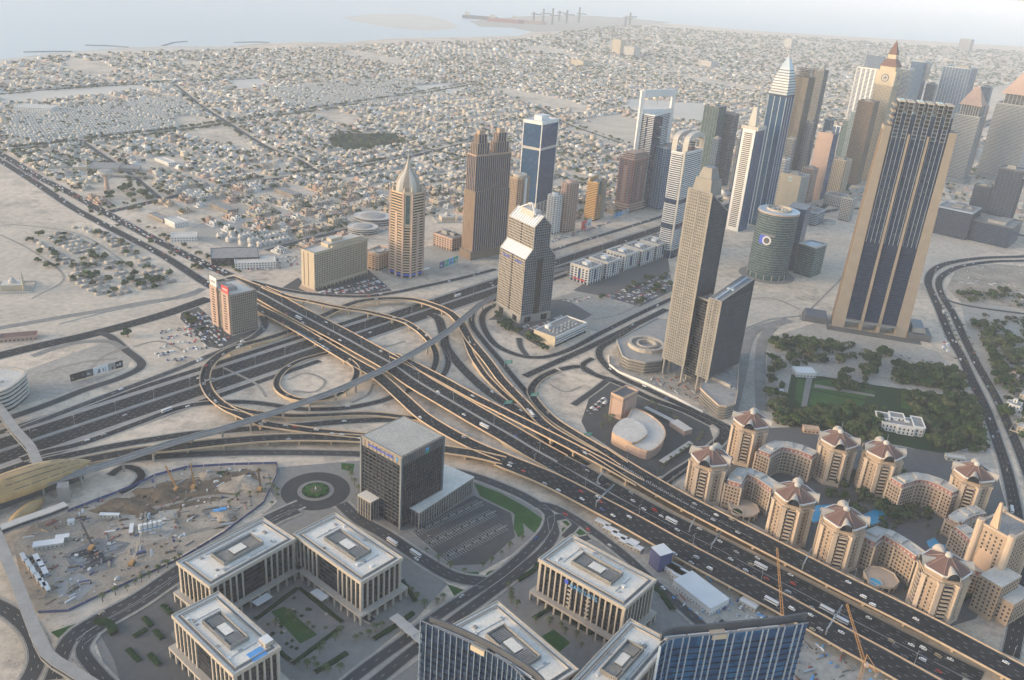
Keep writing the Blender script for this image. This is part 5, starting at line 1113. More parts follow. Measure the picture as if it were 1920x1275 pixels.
far('banded_block', 'small banded block between the cylinder and the giant slab tower', (1590, 375), (1582, 371), (1604, 369), (1583, 418), 'g_dark', ('offwhite', 1.2, .3), ('offwhite', 3.5, 1, .4))
far('low_block', 'pale low block in the dip behind the cylinder', (1570, 372), (1550, 366), (1588, 362), (1566, 392), 'g_dark', ('offwhite', 1.5, .3), ('offwhite', 4, 1.5, .4)); far('low_block', 'wide grey low block beside the far side road', (1510, 400), (1498, 396), (1545, 388), (1508, 425), 'g_grey', ('silver_blue', 1.2, .3), None)
for i, (c, l, r, bx, m, lab) in enumerate([((1158, 78), (1150, 75), (1174, 74), (1157, 104), 'cream', 'lone pale block on the far plain left of the port cranes'), ((1180, 90), (1172, 88), (1200, 87), (1179, 108), 'offwhite', 'low pale slab beside the lone block on the far plain'), ((1480, 75), (1474, 73), (1490, 72), (1478, 92), 'offwhite', 'faint square block on the far plain above the bullet tower'), ((1810, 76), (1804, 74), (1824, 73), (1804, 98), 'slate_lt', 'faint dark block in the haze above the blue slab'), ((1320, 118), (1312, 115), (1345, 112), (1318, 130), 'offwhite', 'long low pale block on the far plain'), ((1090, 118), (1072, 113), (1110, 112), (1088, 128), 'cream', 'long low cream block on the far plain left of the lone block')]):
    far('far_block', lab, c, l, r, bx, 'g_grey', (m, 2.0, .5), (m, 8, 4, .8), group='blocks on the far plain', cat='building')
# ---- gabled granite tower with the arched slot
def gable_tower():
    a, lu, lv, cc = quadfit((975, 607.6), (937.6, 579.4), (1024.7, 593.5)); o = (cc[0], cc[1], 0)
    t = thing('gabled_tower', 'grey granite grid tower with a tall arched slot and gabled shoulders', 'tower', o)
    U = Vector((math.cos(a), math.sin(a))); V = Vector((-U.y, U.x)); C0 = Vector(cc) - U * lu / 2 - V * lv / 2
    h1 = HT(975, 607.6, 487); h2 = HT(975, 607.6, 428); s = lu * .22; h3 = h2 + lu * .27; hs = h1 + s * 1.15
    prof = [(0, 0), (lu, 0), (lu, h1), (lu - s, hs), (lu - s, h2), (lu * .5, h3), (s, h2), (s, hs), (0, h1)]
    def P3(u, v, z): q = C0 + U * u + V * v; return (q.x, q.y, z)
    b = MB(o); n = len(prof); vs = [P3(u, 0, z) for u, z in prof] + [P3(u, lv, z) for u, z in prof]
    fs = [(i, (i + 1) % n, n + (i + 1) % n, n + i) for i in range(n)]; ms = ['g_black'] * n; ms[2] = ms[7] = 'skylight'; ms[4] = ms[5] = 'skylight'
    b.add(vs, [tuple(reversed(f)) for f in fs] + [tuple(range(n)), tuple(reversed(range(n, 2 * n)))], ms + ['g_black', 'g_black']); b.build('glass_core', t)
    def prof_h(u):
        if u <= 0: return h1
        pr = [(0, h1), (s, hs), (s + .01, h2), (lu / 2, h3), (lu - s - .01, h2), (lu - s, hs), (lu, h1)]
        for (u0, z0), (u1, z1) in zip(pr, pr[1:]):
            if u0 <= u <= u1: return z0 + (z1 - z0) * (u - u0) / max(1e-6, u1 - u0)
        return h1
    for v, sg in ((0, -1), (lv, 1)):      # gable fronts
        b = MB(o); k = 3.0; nn = int(lu / k)
        for i in range(nn + 1):
            u = lu * i / nn; top = prof_h(min(max(u, .05), lu - .05)); q = C0 + U * u + V * (v + sg * .25)
            if abs(u - lu / 2) < lu * .10: b.box(q.x, q.y, h1 * .97, .7, .7, top - h1 * .97, 'slate_lt', a)
            else: b.box(q.x, q.y, 0, .75, .7, top, 'slate_lt', a)
        z = 12.0
        while z < h3 - 3:
            us = [lu * i / 60 for i in range(61) if prof_h(min(max(lu * i / 60, .05), lu - .05)) > z]
            if us:
                u0, u1 = min(us), max(us); segs = [(u0, lu * .40), (lu * .60, u1)] if z < h1 * .97 else [(u0, u1)]
                for p0, p1 in segs:
                    if p1 - p0 > .5: q = C0 + U * ((p0 + p1) / 2) + V * (v + sg * .2); b.box(q.x, q.y, z, p1 - p0, .6, 1.1, 'slate_lt', a)
            z += 3.55
        b.build('gable_grid', t, 'stuff')
        q = C0 + U * (lu / 2) + V * (v + sg * .1); b = MB(o); b.box(q.x, q.y, 0, lu * .17, .5, h1 * .93, 'black', a); b.prism([(p.x, p.y) for p in (q - U * lu * .085 - V * .25, q + U * lu * .085 - V * .25, q + U * lu * .085 + V * .25, q - U * lu * .085 + V * .25)], h1 * .93, h1 * .99, 'black', None, [(p.x, p.y) for p in (q - U * .2 - V * .25, q + U * .2 - V * .25, q + U * .2 + V * .25, q - U * .2 + V * .25)]); b.build('arched_slot', t)
        for (u0, z0), (u1, z1) in zip(prof[2:], prof[3:] + prof[:1]):
            if z0 + z1 > 0 and (u0, z0) != (0, h1): A_ = C0 + U * u0 + V * (v + sg * .3); B_ = C0 + U * u1 + V * (v + sg * .3); b = MB(o); b.bar((A_.x, A_.y, z0), (B_.x, B_.y, z1), 1.0, 'offwhite'); b.build('gable_edge', t)
    for u, sg in ((0, -1), (lu, 1)):      # shoulder fronts, lower and upper
        for u_, z0, z1 in ((u, 0, h1), (u - sg * s, hs, h2)):
            b = MB(o); nn = int(lv / 3.0)
            for i in range(nn + 1):
                if i == nn // 2: continue
                q = C0 + U * (u_ + sg * .25) + V * (lv * i / nn); b.box(q.x, q.y, z0, .7, .75, z1 - z0, 'stone', a)
            z = max(z0, 12.0)
            while z < z1 - 1:
                q = C0 + U * (u_ + sg * .2) + V * (lv * .5); b.box(q.x, q.y, z, .6, lv, 1.0, 'stone', a); z += 3.7
            b.build('front_grid', t, 'stuff')
        q = C0 + U * (u + sg * .3) + V * (lv * .5); sub(t, o, 'dark_groove', lambda b: b.box(q.x, q.y, 0, .8, 1.5, h1, 'black', a))
        if sg < 0:
            for v0 in (.12, .62):
                for i in range(8): q = C0 + U * (u - .7) + V * (lv * (v0 + i * .034)); sub(t, o, 'sign_stroke', lambda b: b.box(q.x, q.y, h1 - 8, .3, 1.0, 2.2 if i % 2 else 2.8, 'blue_sign', a))
    b = MB(o)
    for i in range(12): q0 = P3(0, lv * (i + .5) / 12, h1 + .2); q1 = P3(s, lv * (i + .5) / 12, hs + .2); b.bar(q0, q1, .35, 'slate_lt'); q0 = P3(s, lv * (i + .5) / 12, h2 + .2); q1 = P3(lu / 2, lv * (i + .5) / 12, h3 + .2); b.bar(q0, q1, .5, 'slate_lt')
    b.build('skylight_bars', t, 'stuff')
    P = rect(cc, a, lu, lv); b = MB(o); b.ring(off(P, .9), off(P, -.5), 0, 11.5, 'concrete'); b.build('stone_base', t)
    for k in range(4):
        for f in (.22, .78): p = Vector(P[k]).lerp(Vector(P[(k + 1) % 4]), f); e = Vector(P[(k + 1) % 4]) - Vector(P[k]); sub(t, o, 'entrance_opening', lambda b: b.box(p.x, p.y, 1, lu * .2, 2.2, 8, 'g_black', math.atan2(e.y, e.x)))
    for v in (.15, .85): q0 = P3(lu * .35, lv * v, h3); q1 = P3(lu * .5, lv * .5, h3 + 11); sub(t, o, 'roof_prong', lambda b: b.bar(q0, q1, 1.6, 'white'))
    sub(t, o, 'roof_plant', lambda b: b.prism(rect(cc, a, lu * .25, lv * .5), h2, h3 + 3, 'offwhite'))
gable_tower()
# ---- white low office beside it
H = HT(1038, 655, 633); t, cc, a, lu, lv, P, o = tower('low_office', 'low white office with black window bands and a roof full of cooling units', (1041, 633), (1002, 619), (1101, 606), 14, 'g_black', ('white', 1.9, .5), None, 'roof_grey', False, fl=3.4, cat='office', group='low blocks by the highway')
for i in range(6):
    for j in range(3): sub(t, o, 'cooling_unit', lambda b: b.prism(rect(cc, a, 3, 2.4, lu * (-.3 + i * .12), lv * (-.28 + j * .17)), 13.4, 15.4, 'metal'))
sub(t, o, 'roof_room', lambda b: b.prism(rect(cc, a, 7, 6, -lu * .22, lv * .3), 13.4, 18, 'white')); sub(t, o, 'side_wall', lambda b: b.prism(rect(cc, a, .9, lv + 1.2, -lu / 2 - .3, 0), 0, 15, 'cream'))
# ---- row of five white-topped offices
for i, (bx, by, tx, ty, lx, ly, rx, ry) in enumerate([(1103, 545, 1104, 509, 1072, 494, 1128, 495), (1138, 533, 1138, 496, 1107, 483, 1162, 484), (1171, 520, 1170, 483, 1140, 470, 1195, 470), (1206, 507, 1205, 471, 1172, 459, 1226, 463), (1233, 494, 1233, 461, 1203, 449, 1253, 453)]):
    H = 27.0; dims = [24, 25]
    t, cc, a, lu, lv, P, o = tower('small_office', 'small square office with a rounded white roof rim, number %s along the row from the gabled tower' % ['one', 'two', 'three', 'four', 'five'][i], (tx, ty), (lx, ly), (rx, ry), H, 'g_navy', ('white', 1.2, .25), ('white', 6.5, 2.4, .6), 'roof_grey', False, fl=3.9, cat='office', group='white-topped offices in a row', asp=1.0)
    t['label'] = 'small office with thick white roof rim, ' + ['nearest the gabled tower', 'second from the gabled tower', 'middle one of five', 'fourth from the gabled tower', 'nearest the arch-crowned tower'][i]
    sub(t, o, 'roof_rim', lambda b: b.ring(off(P, 1.6), off(P, -1.2), H - 2.6, H + .8, 'roof_white')); sub(t, o, 'roof_room', lambda b: b.prism(rect(cc, a, lu * .32, lv * .28), H - .6, H + 3.6, 'white'))
    for k in range(6): sub(t, o, 'cooling_unit', lambda b: b.prism(rect(cc, a, 2.2, 1.8, lu * (-.3 + .12 * k), lv * (.3 if k % 2 else -.3)), H - .6, H + 1.2, 'metal'))
    sub(t, o, 'shop_sign', lambda b: b.prism(rect(cc, a, .5, lv * .7, -lu / 2 - .8, 0), 4.2, 6.2, ['red_sign', 'white', 'white', 'red_sign', 'white'][i]))
    for k in (0, 3):
        p, q = Vector(P[k]), Vector(P[(k + 1) % 4]); e = (q - p); nn = Vector((e.y, -e.x)).normalized(); an = math.atan2(e.y, e.x); m_ = (p + q) / 2 + nn * .4; sub(t, o, 'blue_bay', lambda b: b.box(m_.x, m_.y, 6, 4.2, 1.4, 16, 'g_blue', an))
# ---- granite sloping tower with its lower twin, still being finished
def granite(c, l, r, H, lab, legs, slope, part=None):
    a, lu, lv, cc = quadfit(c, l, r, H); o = (cc[0], cc[1], 0); t = thing('granite_tower', lab, 'tower', o, 'granite towers under completion'); z0 = 22.0
    U = Vector((math.cos(a), math.sin(a))); V = Vector((-U.y, U.x)); C0 = Vector(cc) - U * lu / 2 - V * lv / 2
    def P3(u, v, z): q = C0 + U * u + V * v; return (q.x, q.y, z)
    h0, h1 = H, H - slope          # roof falls from the left edge to the right edge
    vs = [P3(0, 0, z0), P3(lu, 0, z0), P3(lu, lv, z0), P3(0, lv, z0), P3(0, 0, h0), P3(lu, 0, h1), P3(lu, lv, h1), P3(0, lv, h0)]
    b = MB(o); b.add(vs, [(3, 2, 1, 0), (4, 5, 6, 7), (0, 1, 5, 4), (1, 2, 6, 5), (2, 3, 7, 6), (3, 0, 4, 7)], ['concrete_dark', 'slate_lt', 'g_grey', 'g_grey', 'g_grey', 'g_grey']); b.build('glass_core', t)
    hh = lambda u: h0 + (h1 - h0) * u / lu
    for kind, n_ in (('r', int(lu / 2.6)), ('l', int(lv / 2.6))):
        b = MB(o)
        for v in ((-.25, lv + .25) if kind == 'r' else (0,)):
            for i in range(n_ + 1):
                if kind == 'r': q = C0 + U * (lu * i / n_) + V * v; b.box(q.x, q.y, z0, 1.0, .7, hh(lu * i / n_) - z0, 'slate', a)
        if kind == 'l':
            for u in (-.25, lu + .25):
                for i in range(n_ + 1):
                    q = C0 + U * u + V * (lv * i / n_); b.box(q.x, q.y, z0, .7, 2.8 if i in (0, n_) else 1.25, hh(min(max(u, 0), lu)) - z0, 'granite' if u < 0 else 'slate', a)
        z = z0
        while z < h0 - 1:
            if kind == 'l':
                q = C0 + U * -.2 + V * (lv / 2); b.box(q.x, q.y, z, .6, lv, 1.7, 'granite', a)
                if z < h1 - 1: q = C0 + U * (lu + .2) + V * (lv / 2); b.box(q.x, q.y, z, .6, lv, 1.7, 'slate', a)
            else:
                um = lu if z < h1 else lu * (h0 - z) / max(1e-6, h0 - h1)
                if um > 1:
                    for v in (-.2, lv + .2): q = C0 + U * (um / 2) + V * v; b.box(q.x, q.y, z, um, .6, 1.7, 'slate', a)
            z += 3.5
        b.build('stone_grid', t, 'stuff')
    q = C0 + U * -.5 + V * (lv * .5); sub(t, o, 'dark_groove', lambda b: b.box(q.x, q.y, z0, .9, 1.6, h0 - z0, 'concrete_dark', a))
    for i in range(4):
        for v in (1.5, lv - 1.5): q = C0 + U * (2 + (lu - 4) * i / 3) + V * v; sub(t, o, 'column', lambda b: b.cyl(q.x, q.y, 0, 1.3, z0, 'concrete', 10))
    sub(t, o, 'roof_cross', lambda b: (b.bar(P3(1, lv / 2, h0 + .5), P3(lu - 1, lv / 2, h1 + .5), 2.0, 'silver_blue'), b.bar(P3(lu * .45, lv * .2, hh(lu * .45) + .6), P3(lu * .45, lv * .8, hh(lu * .45) + .6), 2.4, 'silver_blue')))
    sub(t, o, 'roof_rim', lambda b: (b.bar(P3(0, 0, h0 + .3), P3(lu, 0, h1 + .3), 1.2, 'concrete'), b.bar(P3(0, lv, h0 + .3), P3(lu, lv, h1 + .3), 1.2, 'concrete'), b.bar(P3(0, 0, h0 + .3), P3(0, lv, h0 + .3), 1.2, 'concrete'), b.bar(P3(lu, 0, h1 + .3), P3(lu, lv, h1 + .3), 1.2, 'concrete')))
    return t, cc, a, lu, lv, o
HG = HT(1272, 722, 366); granite((1335, 364), (1294, 352), (1368, 357), HG, 'tall grey granite tower with rows of small windows standing on columns', 1, HG * .10)
_g = [o_ for o_ in COL.objects if o_.name == 'granite_tower'][0]; _a, _lu, _lv, _cc = quadfit((1335, 364), (1294, 352), (1368, 357), HG)
for k_, (f0, f1, sc) in enumerate(((0, 14, .86), (14, 26, .62))): sub(_g, tuple(_g.location), 'tapered_tip', lambda b: b.prism(rect(_cc, _a, _lu * (.62, .5)[k_], _lv * (.8, .62)[k_], -_lu * .16, 0), HG - 4 + f0, HG + f1, 'granite', 'slate_lt', rect(_cc, _a, _lu * (.62, .5)[k_] * sc, _lv * (.8, .62)[k_] * sc, -_lu * .16, 0)))
HG2 = HT(1335, 735, 560); t, cc, a, lu, lv, o = granite((1352, 566), (1338, 556), (1398, 538), HG2, 'lower granite tower with a sloping top beside the tall one', 1, -HG2 * .10)
H = HG2 * .92; a, lu, lv, cc = quadfit((1307, 694), (1296, 686), (1324, 684), 22); o = (cc[0], cc[1], 0)
t = thing('black_glass_link', 'black glass slab squeezed between the two granite towers', 'tower', o, 'granite towers under completion'); b = MB(o); P = rect(cc, a, max(lu, 17), 22, 0, 4); b.prism(P, 10, H, 'g_black', 'roof_grey'); b.build('glass_core', t); b = MB(o); bands_on(b, P, 12, H, 3.6, .5, .15, 'slate'); b.build('floor_bands', t, 'stuff'); sub(t, o, 'roof_parapet', lambda b: b.ring(off(P, .4), off(P, -.5), H, H + 1.4, 'concrete'))
def podium(nm, lab, s, H, n, m='concrete'):
    P = ccw([G2(x, y, H) for x, y in S(s)]); c = np.mean(np.array(P), 0); o = (float(c[0]), float(c[1]), 0); t = thing(nm, lab, 'building', o, 'podiums of the granite towers')
    b = MB(o); b.prism(off(P, -2.5), 0, H - .8, 'concrete_dark', 'concrete'); b.build('core', t)
    for i in range(n): sub(t, o, 'floor_slab', lambda b: b.prism(off(P, 0 if i < n - 1 else .8), H * (i + 1) / n - 1.4, H * (i + 1) / n, m if i == n - 1 else 'tan', 'concrete'))
    sub(t, o, 'roof_parapet', lambda b: b.ring(off(P, .8), P, H, H + 1.1, m)); return t, o, P
t, o, P = podium('shell_podium', 'unfinished curved concrete podium at the foot of the tall granite tower', '1157,638 1168,667 1178,673 1210,680 1240,676 1262,660 1255,600 1232,598 1190,620', 16, 4)
sub(t, o, 'roof_ring', lambda b: [b.ring([(G2(1212, 648, 17)[0] + 24 * k * math.cos(i * .349), G2(1212, 648, 17)[1] + 24 * k * math.sin(i * .349)) for i in range(18)], [(G2(1212, 648, 17)[0] + 20 * k * math.cos(i * .349), G2(1212, 648, 17)[1] + 20 * k * math.sin(i * .349)) for i in range(18)], 16, 21, 'stone') for k in (1, .55)])
t, o, P = podium('shell_podium', 'unfinished round-ended podium below the lower granite tower', '1318,705 1314,728 1326,740 1348,760 1362,762 1378,757 1382,735 1386,650 1372,640 1345,690', 17, 5, 'sandstone_lt')
for k in range(9): q = G2(1368 + (k % 2) * 8, 660 + k * 10, 17); sub(t, o, 'roof_unit', lambda b: b.box(q[0], q[1], 17, 3, 3, 2, 'metal'))
sub(t, o, 'roof_screen', lambda b: b.box(*G2(1345, 715, 17), 17, 3, 40, 4, 'concrete', R(40)))
# ---- green glass cylinder
def cylinder():
    H = HT(1447, 535, 410); c = Vector(G2(1461, 394, H)); e = Vector(G2(1498, 397, H)); Rr = (e - c).length; o = (c.x, c.y, 0); t = thing('cylinder_tower', 'green glass cylinder tower with a ring-shaped roof and a round badge', 'tower', o)
    b = MB(o); n = 48; P = [(c.x + Rr * math.cos(i * 2 * math.pi / n), c.y + Rr * math.sin(i * 2 * math.pi / n)) for i in range(n)]; b.prism(P, 0, H - 2, 'g_teal', 'roof_grey'); b.build('glass_drum', t)
    b = MB(o); bands_on(b, P, 9, H - 3, 4.1, .8, .25, 'slate_lt'); b.build('floor_bands', t, 'stuff'); b = MB(o)
    for i in range(0, n): b.box(P[i][0], P[i][1], 8, .35, .5, H - 12, 'g_grey', i * 2 * math.pi / n + math.pi / 2)
    b.build('mullions', t, 'stuff')
    I = [(c.x + Rr * .62 * math.cos(i * 2 * math.pi / n), c.y + Rr * .62 * math.sin(i * 2 * math.pi / n)) for i in range(n)]
    sub(t, o, 'ring_roof', lambda b: b.ring(off(P, .8), I, H - 2, H + .6, 'silver_blue')); sub(t, o, 'roof_rim', lambda b: b.ring(off(P, 1.2), off(P, .2), H - 2.6, H - .6, 'pinkstone')); sub(t, o, 'ring_wall', lambda b: b.ring(I, [(c.x + (Rr * .62 - 1) * math.cos(i * 2 * math.pi / n), c.y + (Rr * .62 - 1) * math.sin(i * 2 * math.pi / n)) for i in range(n)], H - 2, H + 4.0, 'stone'))
    for k in range(8): q = c + Vector((math.cos(k * .785), math.sin(k * .785))) * Rr * .35; sub(t, o, 'roof_unit', lambda b: b.box(q.x, q.y, H - 2, 6, 4, 3.5, 'offwhite', k * .785))
    for i in range(0, n, 3): q = c + (Vector(P[i]) - c) * 1.03; sub(t, o, 'base_column', lambda b: b.box(q.x, q.y, 0, 1.4, 1.4, 9, 'concrete', i * 2 * math.pi / n))
    d = (Vector((0, 0)) - c).normalized(); d = (d + Vector((-.35, 0))).normalized(); p = c + d * (Rr + .8); ez = Vector((-d.y, d.x))
    def disc(b, r0, zz, m, dx=0, h=.6):
        vs = []
        for i in range(24): q = p + d * zz + ez * (dx + r0 * math.cos(i * math.pi / 12)); vs.append((q.x, q.y, H * h + r0 * math.sin(i * math.pi / 12)))
        b.add(vs, [tuple(range(24))], m)
    sub(t, o, 'round_badge', lambda b: disc(b, 7.5, 1.2, 'white')); sub(t, o, 'badge_disc', lambda b: disc(b, 5.0, 1.6, 'slate')); q = p - ez * 6 + d * .6; sub(t, o, 'badge_panel', lambda b: b.box(q.x, q.y, H * .6 - 6.5, 13, .8, 14, 'blue_sign', math.atan2(ez.y, ez.x)))
    q = p + ez * 0 + d * .2; sub(t, o, 'badge_frame', lambda b: b.box(q.x, q.y, H * .6 + 8, 24, .8, 2.2, 'slate_lt', math.atan2(ez.y, ez.x)))
    # slab behind and lower wing
    H2 = H * .96; q = Vector(G2(1500, 386, H2)); sub(t, o, 'rear_slab', lambda b: b.prism(rect((q.x, q.y), R(62), 44, 30), 0, H2, 'g_blue', 'slate_lt')); Q = rect((q.x, q.y), R(62), 44, 30); b = MB(o); bands_on(b, Q, 9, H2, 4.1, .7, .2, 'slate'); b.build('slab_bands', t, 'stuff')
    H3 = H * .46; a, lu, lv, cc = quadfit((1530, 466), (1502, 456), (1545, 457), H3); Q = rect(cc, a, lu, lv); b = MB(o); b.prism(Q, 0, H3, 'g_teal', 'silver_blue'); b.build('low_wing', t); b = MB(o); bands_on(b, Q, 4, H3, 4.1, .6, .2, 'slate_lt'); b.build('wing_bands', t, 'stuff'); sub(t, o, 'wing_roof', lambda b: b.ring(off(Q, 1), off(Q, -3), H3, H3 + 1.5, 'offwhite')); sub(t, o, 'wing_end', lambda b: b.prism(rect(cc, a, 3, lv + 1, lu / 2 - 2, 0), 0, H3 + 1, 'stone'))
    b = MB(o); b.cyl(c.x, c.y, 0, Rr + 14, .35, 'paving', 48); b.build('plinth', t)
cylinder()
# ---- the giant slab tower with sloping stone sides
def giant():
    H = HT(1640, 625, 198); a, lu, lv, cc = quadfit((1573, 613), (1541, 588), (1690, 632)); lv = 26.0; o = None
    C0 = Vector(G2(1562, 610)); R0 = Vector(G2(1696, 632)); U = (R0 - C0).normalized(); V = Vector((-U.y, U.x)); lu = (R0 - C0).length; a = math.atan2(U.y, U.x); c = C0 + U * lu / 2 + V * lv / 2; o = (c.x, c.y, 0)
    t = thing('giant_slab_tower', 'giant dark slab tower between sloping beige stone side walls', 'tower', o)
    def P3(u, v, z): q = C0 + U * u + V * v; return (q.x, q.y, z)
    ti = lu * .045; Hs = H * .90                 # sides lean in
    def wedge(b, u0, u1, w0, w1, v0, v1, z0, z1, m):
        vs = [P3(u0, v0, z0), P3(u1, v0, z0), P3(u1, v1, z0), P3(u0, v1, z0), P3(w0, v0, z1), P3(w1, v0, z1), P3(w1, v1, z1), P3(w0, v1, z1)]
        b.add(vs, [(3, 2, 1, 0), (4, 5, 6, 7), (0, 1, 5, 4), (1, 2, 6, 5), (2, 3, 7, 6), (3, 0, 4, 7)], m)
    wl = lu * .15
    sub(t, o, 'stone_side', lambda b: wedge(b, -lu * .02, wl, ti, ti + wl * .62, -2, lv + 2, 0, Hs, 'tan')); sub(t, o, 'stone_side', lambda b: wedge(b, lu - wl, lu + lu * .02, lu - ti - wl * .62, lu - ti, -2, lv + 2, 0, Hs, 'tan'))
    sub(t, o, 'side_recess', lambda b: wedge(b, -lu * .028, -lu * .01, ti - lu * .008, ti + .01, 3, lv - 3, 6, Hs - 6, 'bronze'))
    x0, x1 = wl * .9, lu - wl * .9
    sub(t, o, 'glass_core', lambda b: wedge(b, x0, x1, x0, x1, 0, lv, 14, H - 14, 'g_navy'))
    nb = 3; bw = (x1 - x0) / nb; zl = H * .40
    for i in (1, 2): u = x0 + bw * i; sub(t, o, 'stone_fin', lambda b: wedge(b, u - 2.0, u + 2.0, u - 1.2, u + 1.2, -3, lv + 2, 0, H * .875, 'tan'))
    for i in range(nb):
        u0 = x0 + bw * i + 2.2; u1 = x0 + bw * (i + 1) - 2.2; w = u1 - u0
        b = MB(o); z = 16.0
        while z < zl: wedge(b, u0, u1, u0, u1, -.9, lv + .9, z, z + 1.9, 'navy'); z += 4.0
        b.build('louvre_bands', t, 'stuff')
        b = MB(o); k = 0
        for f in (0.06, .36, .64, .94): u = u0 + w * f; wedge(b, u - .2, u + .2, u - .2, u + .2, -1.0, lv + 1.2, zl + 2, H + 1, 'silver_blue')
        b.build('white_mullions', t, 'stuff')
        b = MB(o); z = zl + 4
        while z < H - 16: wedge(b, u0, u1, u0, u1, -.35, lv + .35, z, z + .5, 'g_navy'); z += 3.7
        b.build('floor_bands', t, 'stuff')
        b = MB(o); random.seed(9 + i)
        for z in np.arange(zl + 5, H - 18, 3.7):
            for f in np.arange(.10, .9, .1):
                if random.random() < .09: u = u0 + w * f; wedge(b, u, u + w * .07, u, u + w * .07, -.7, -.4, z, z + 2.0, 'g_grey')
        b.build('pale_panes', t, 'stuff')
        for f0, f1 in ((.02, .40), (.60, .98)):   # twin crests with balconies
            sub(t, o, 'crest', lambda b: wedge(b, u0 + w * f0, u0 + w * f1, u0 + w * f0, u0 + w * f1, -.6, lv + .6, H - 30, H + (2 if f0 < .3 else 0), 'g_black'))
            b = MB(o)
            for z in np.arange(H - 46, H, 5.2): wedge(b, u0 + w * f0, u0 + w * f1, u0 + w * f0, u0 + w * f1, -.9, lv + .9, z, z + .9, 'slate_lt')
            b.build('crest_bands', t, 'stuff')
            sub(t, o, 'crest_roof', lambda b: wedge(b, u0 + w * f0 - .5, u0 + w * f1 + .5, u0 + w * f0, u0 + w * f1, -1.2, lv + 1.2, H + .2, H + 1.8, 'stone'))
        sub(t, o, 'entrance_canopy', lambda b: wedge(b, u0, u1, u0, u1, -7, 1, 13, 14.5, 'slate_lt'))
    sub(t, o, 'banded_return', lambda b: [wedge(b, x0 - 3, x0 + 1, x0 - 3, x0 + 1, 0, lv, z, z + 3.0, 'tan') for z in np.arange(Hs - 6, H - 2, 8)])
    sub(t, o, 'podium_wing', lambda b: wedge(b, lu + 3, lu + 34, lu + 3, lu + 34, -6, 30, 0, 9, 'slate')); sub(t, o, 'podium_wing', lambda b: wedge(b, lu + 8, lu + 28, lu + 8, lu + 24, 2, 40, 9, 16, 'slate_lt')); sub(t, o, 'podium_wing', lambda b: wedge(b, -44, -8, -40, -10, -2, 34, 0, 9, 'slate'))
    sub(t, o, 'forecourt', lambda b: wedge(b, -10, lu + 20, -10, lu + 20, -22, -4, 0, .5, 'paving_dark'))
giant()
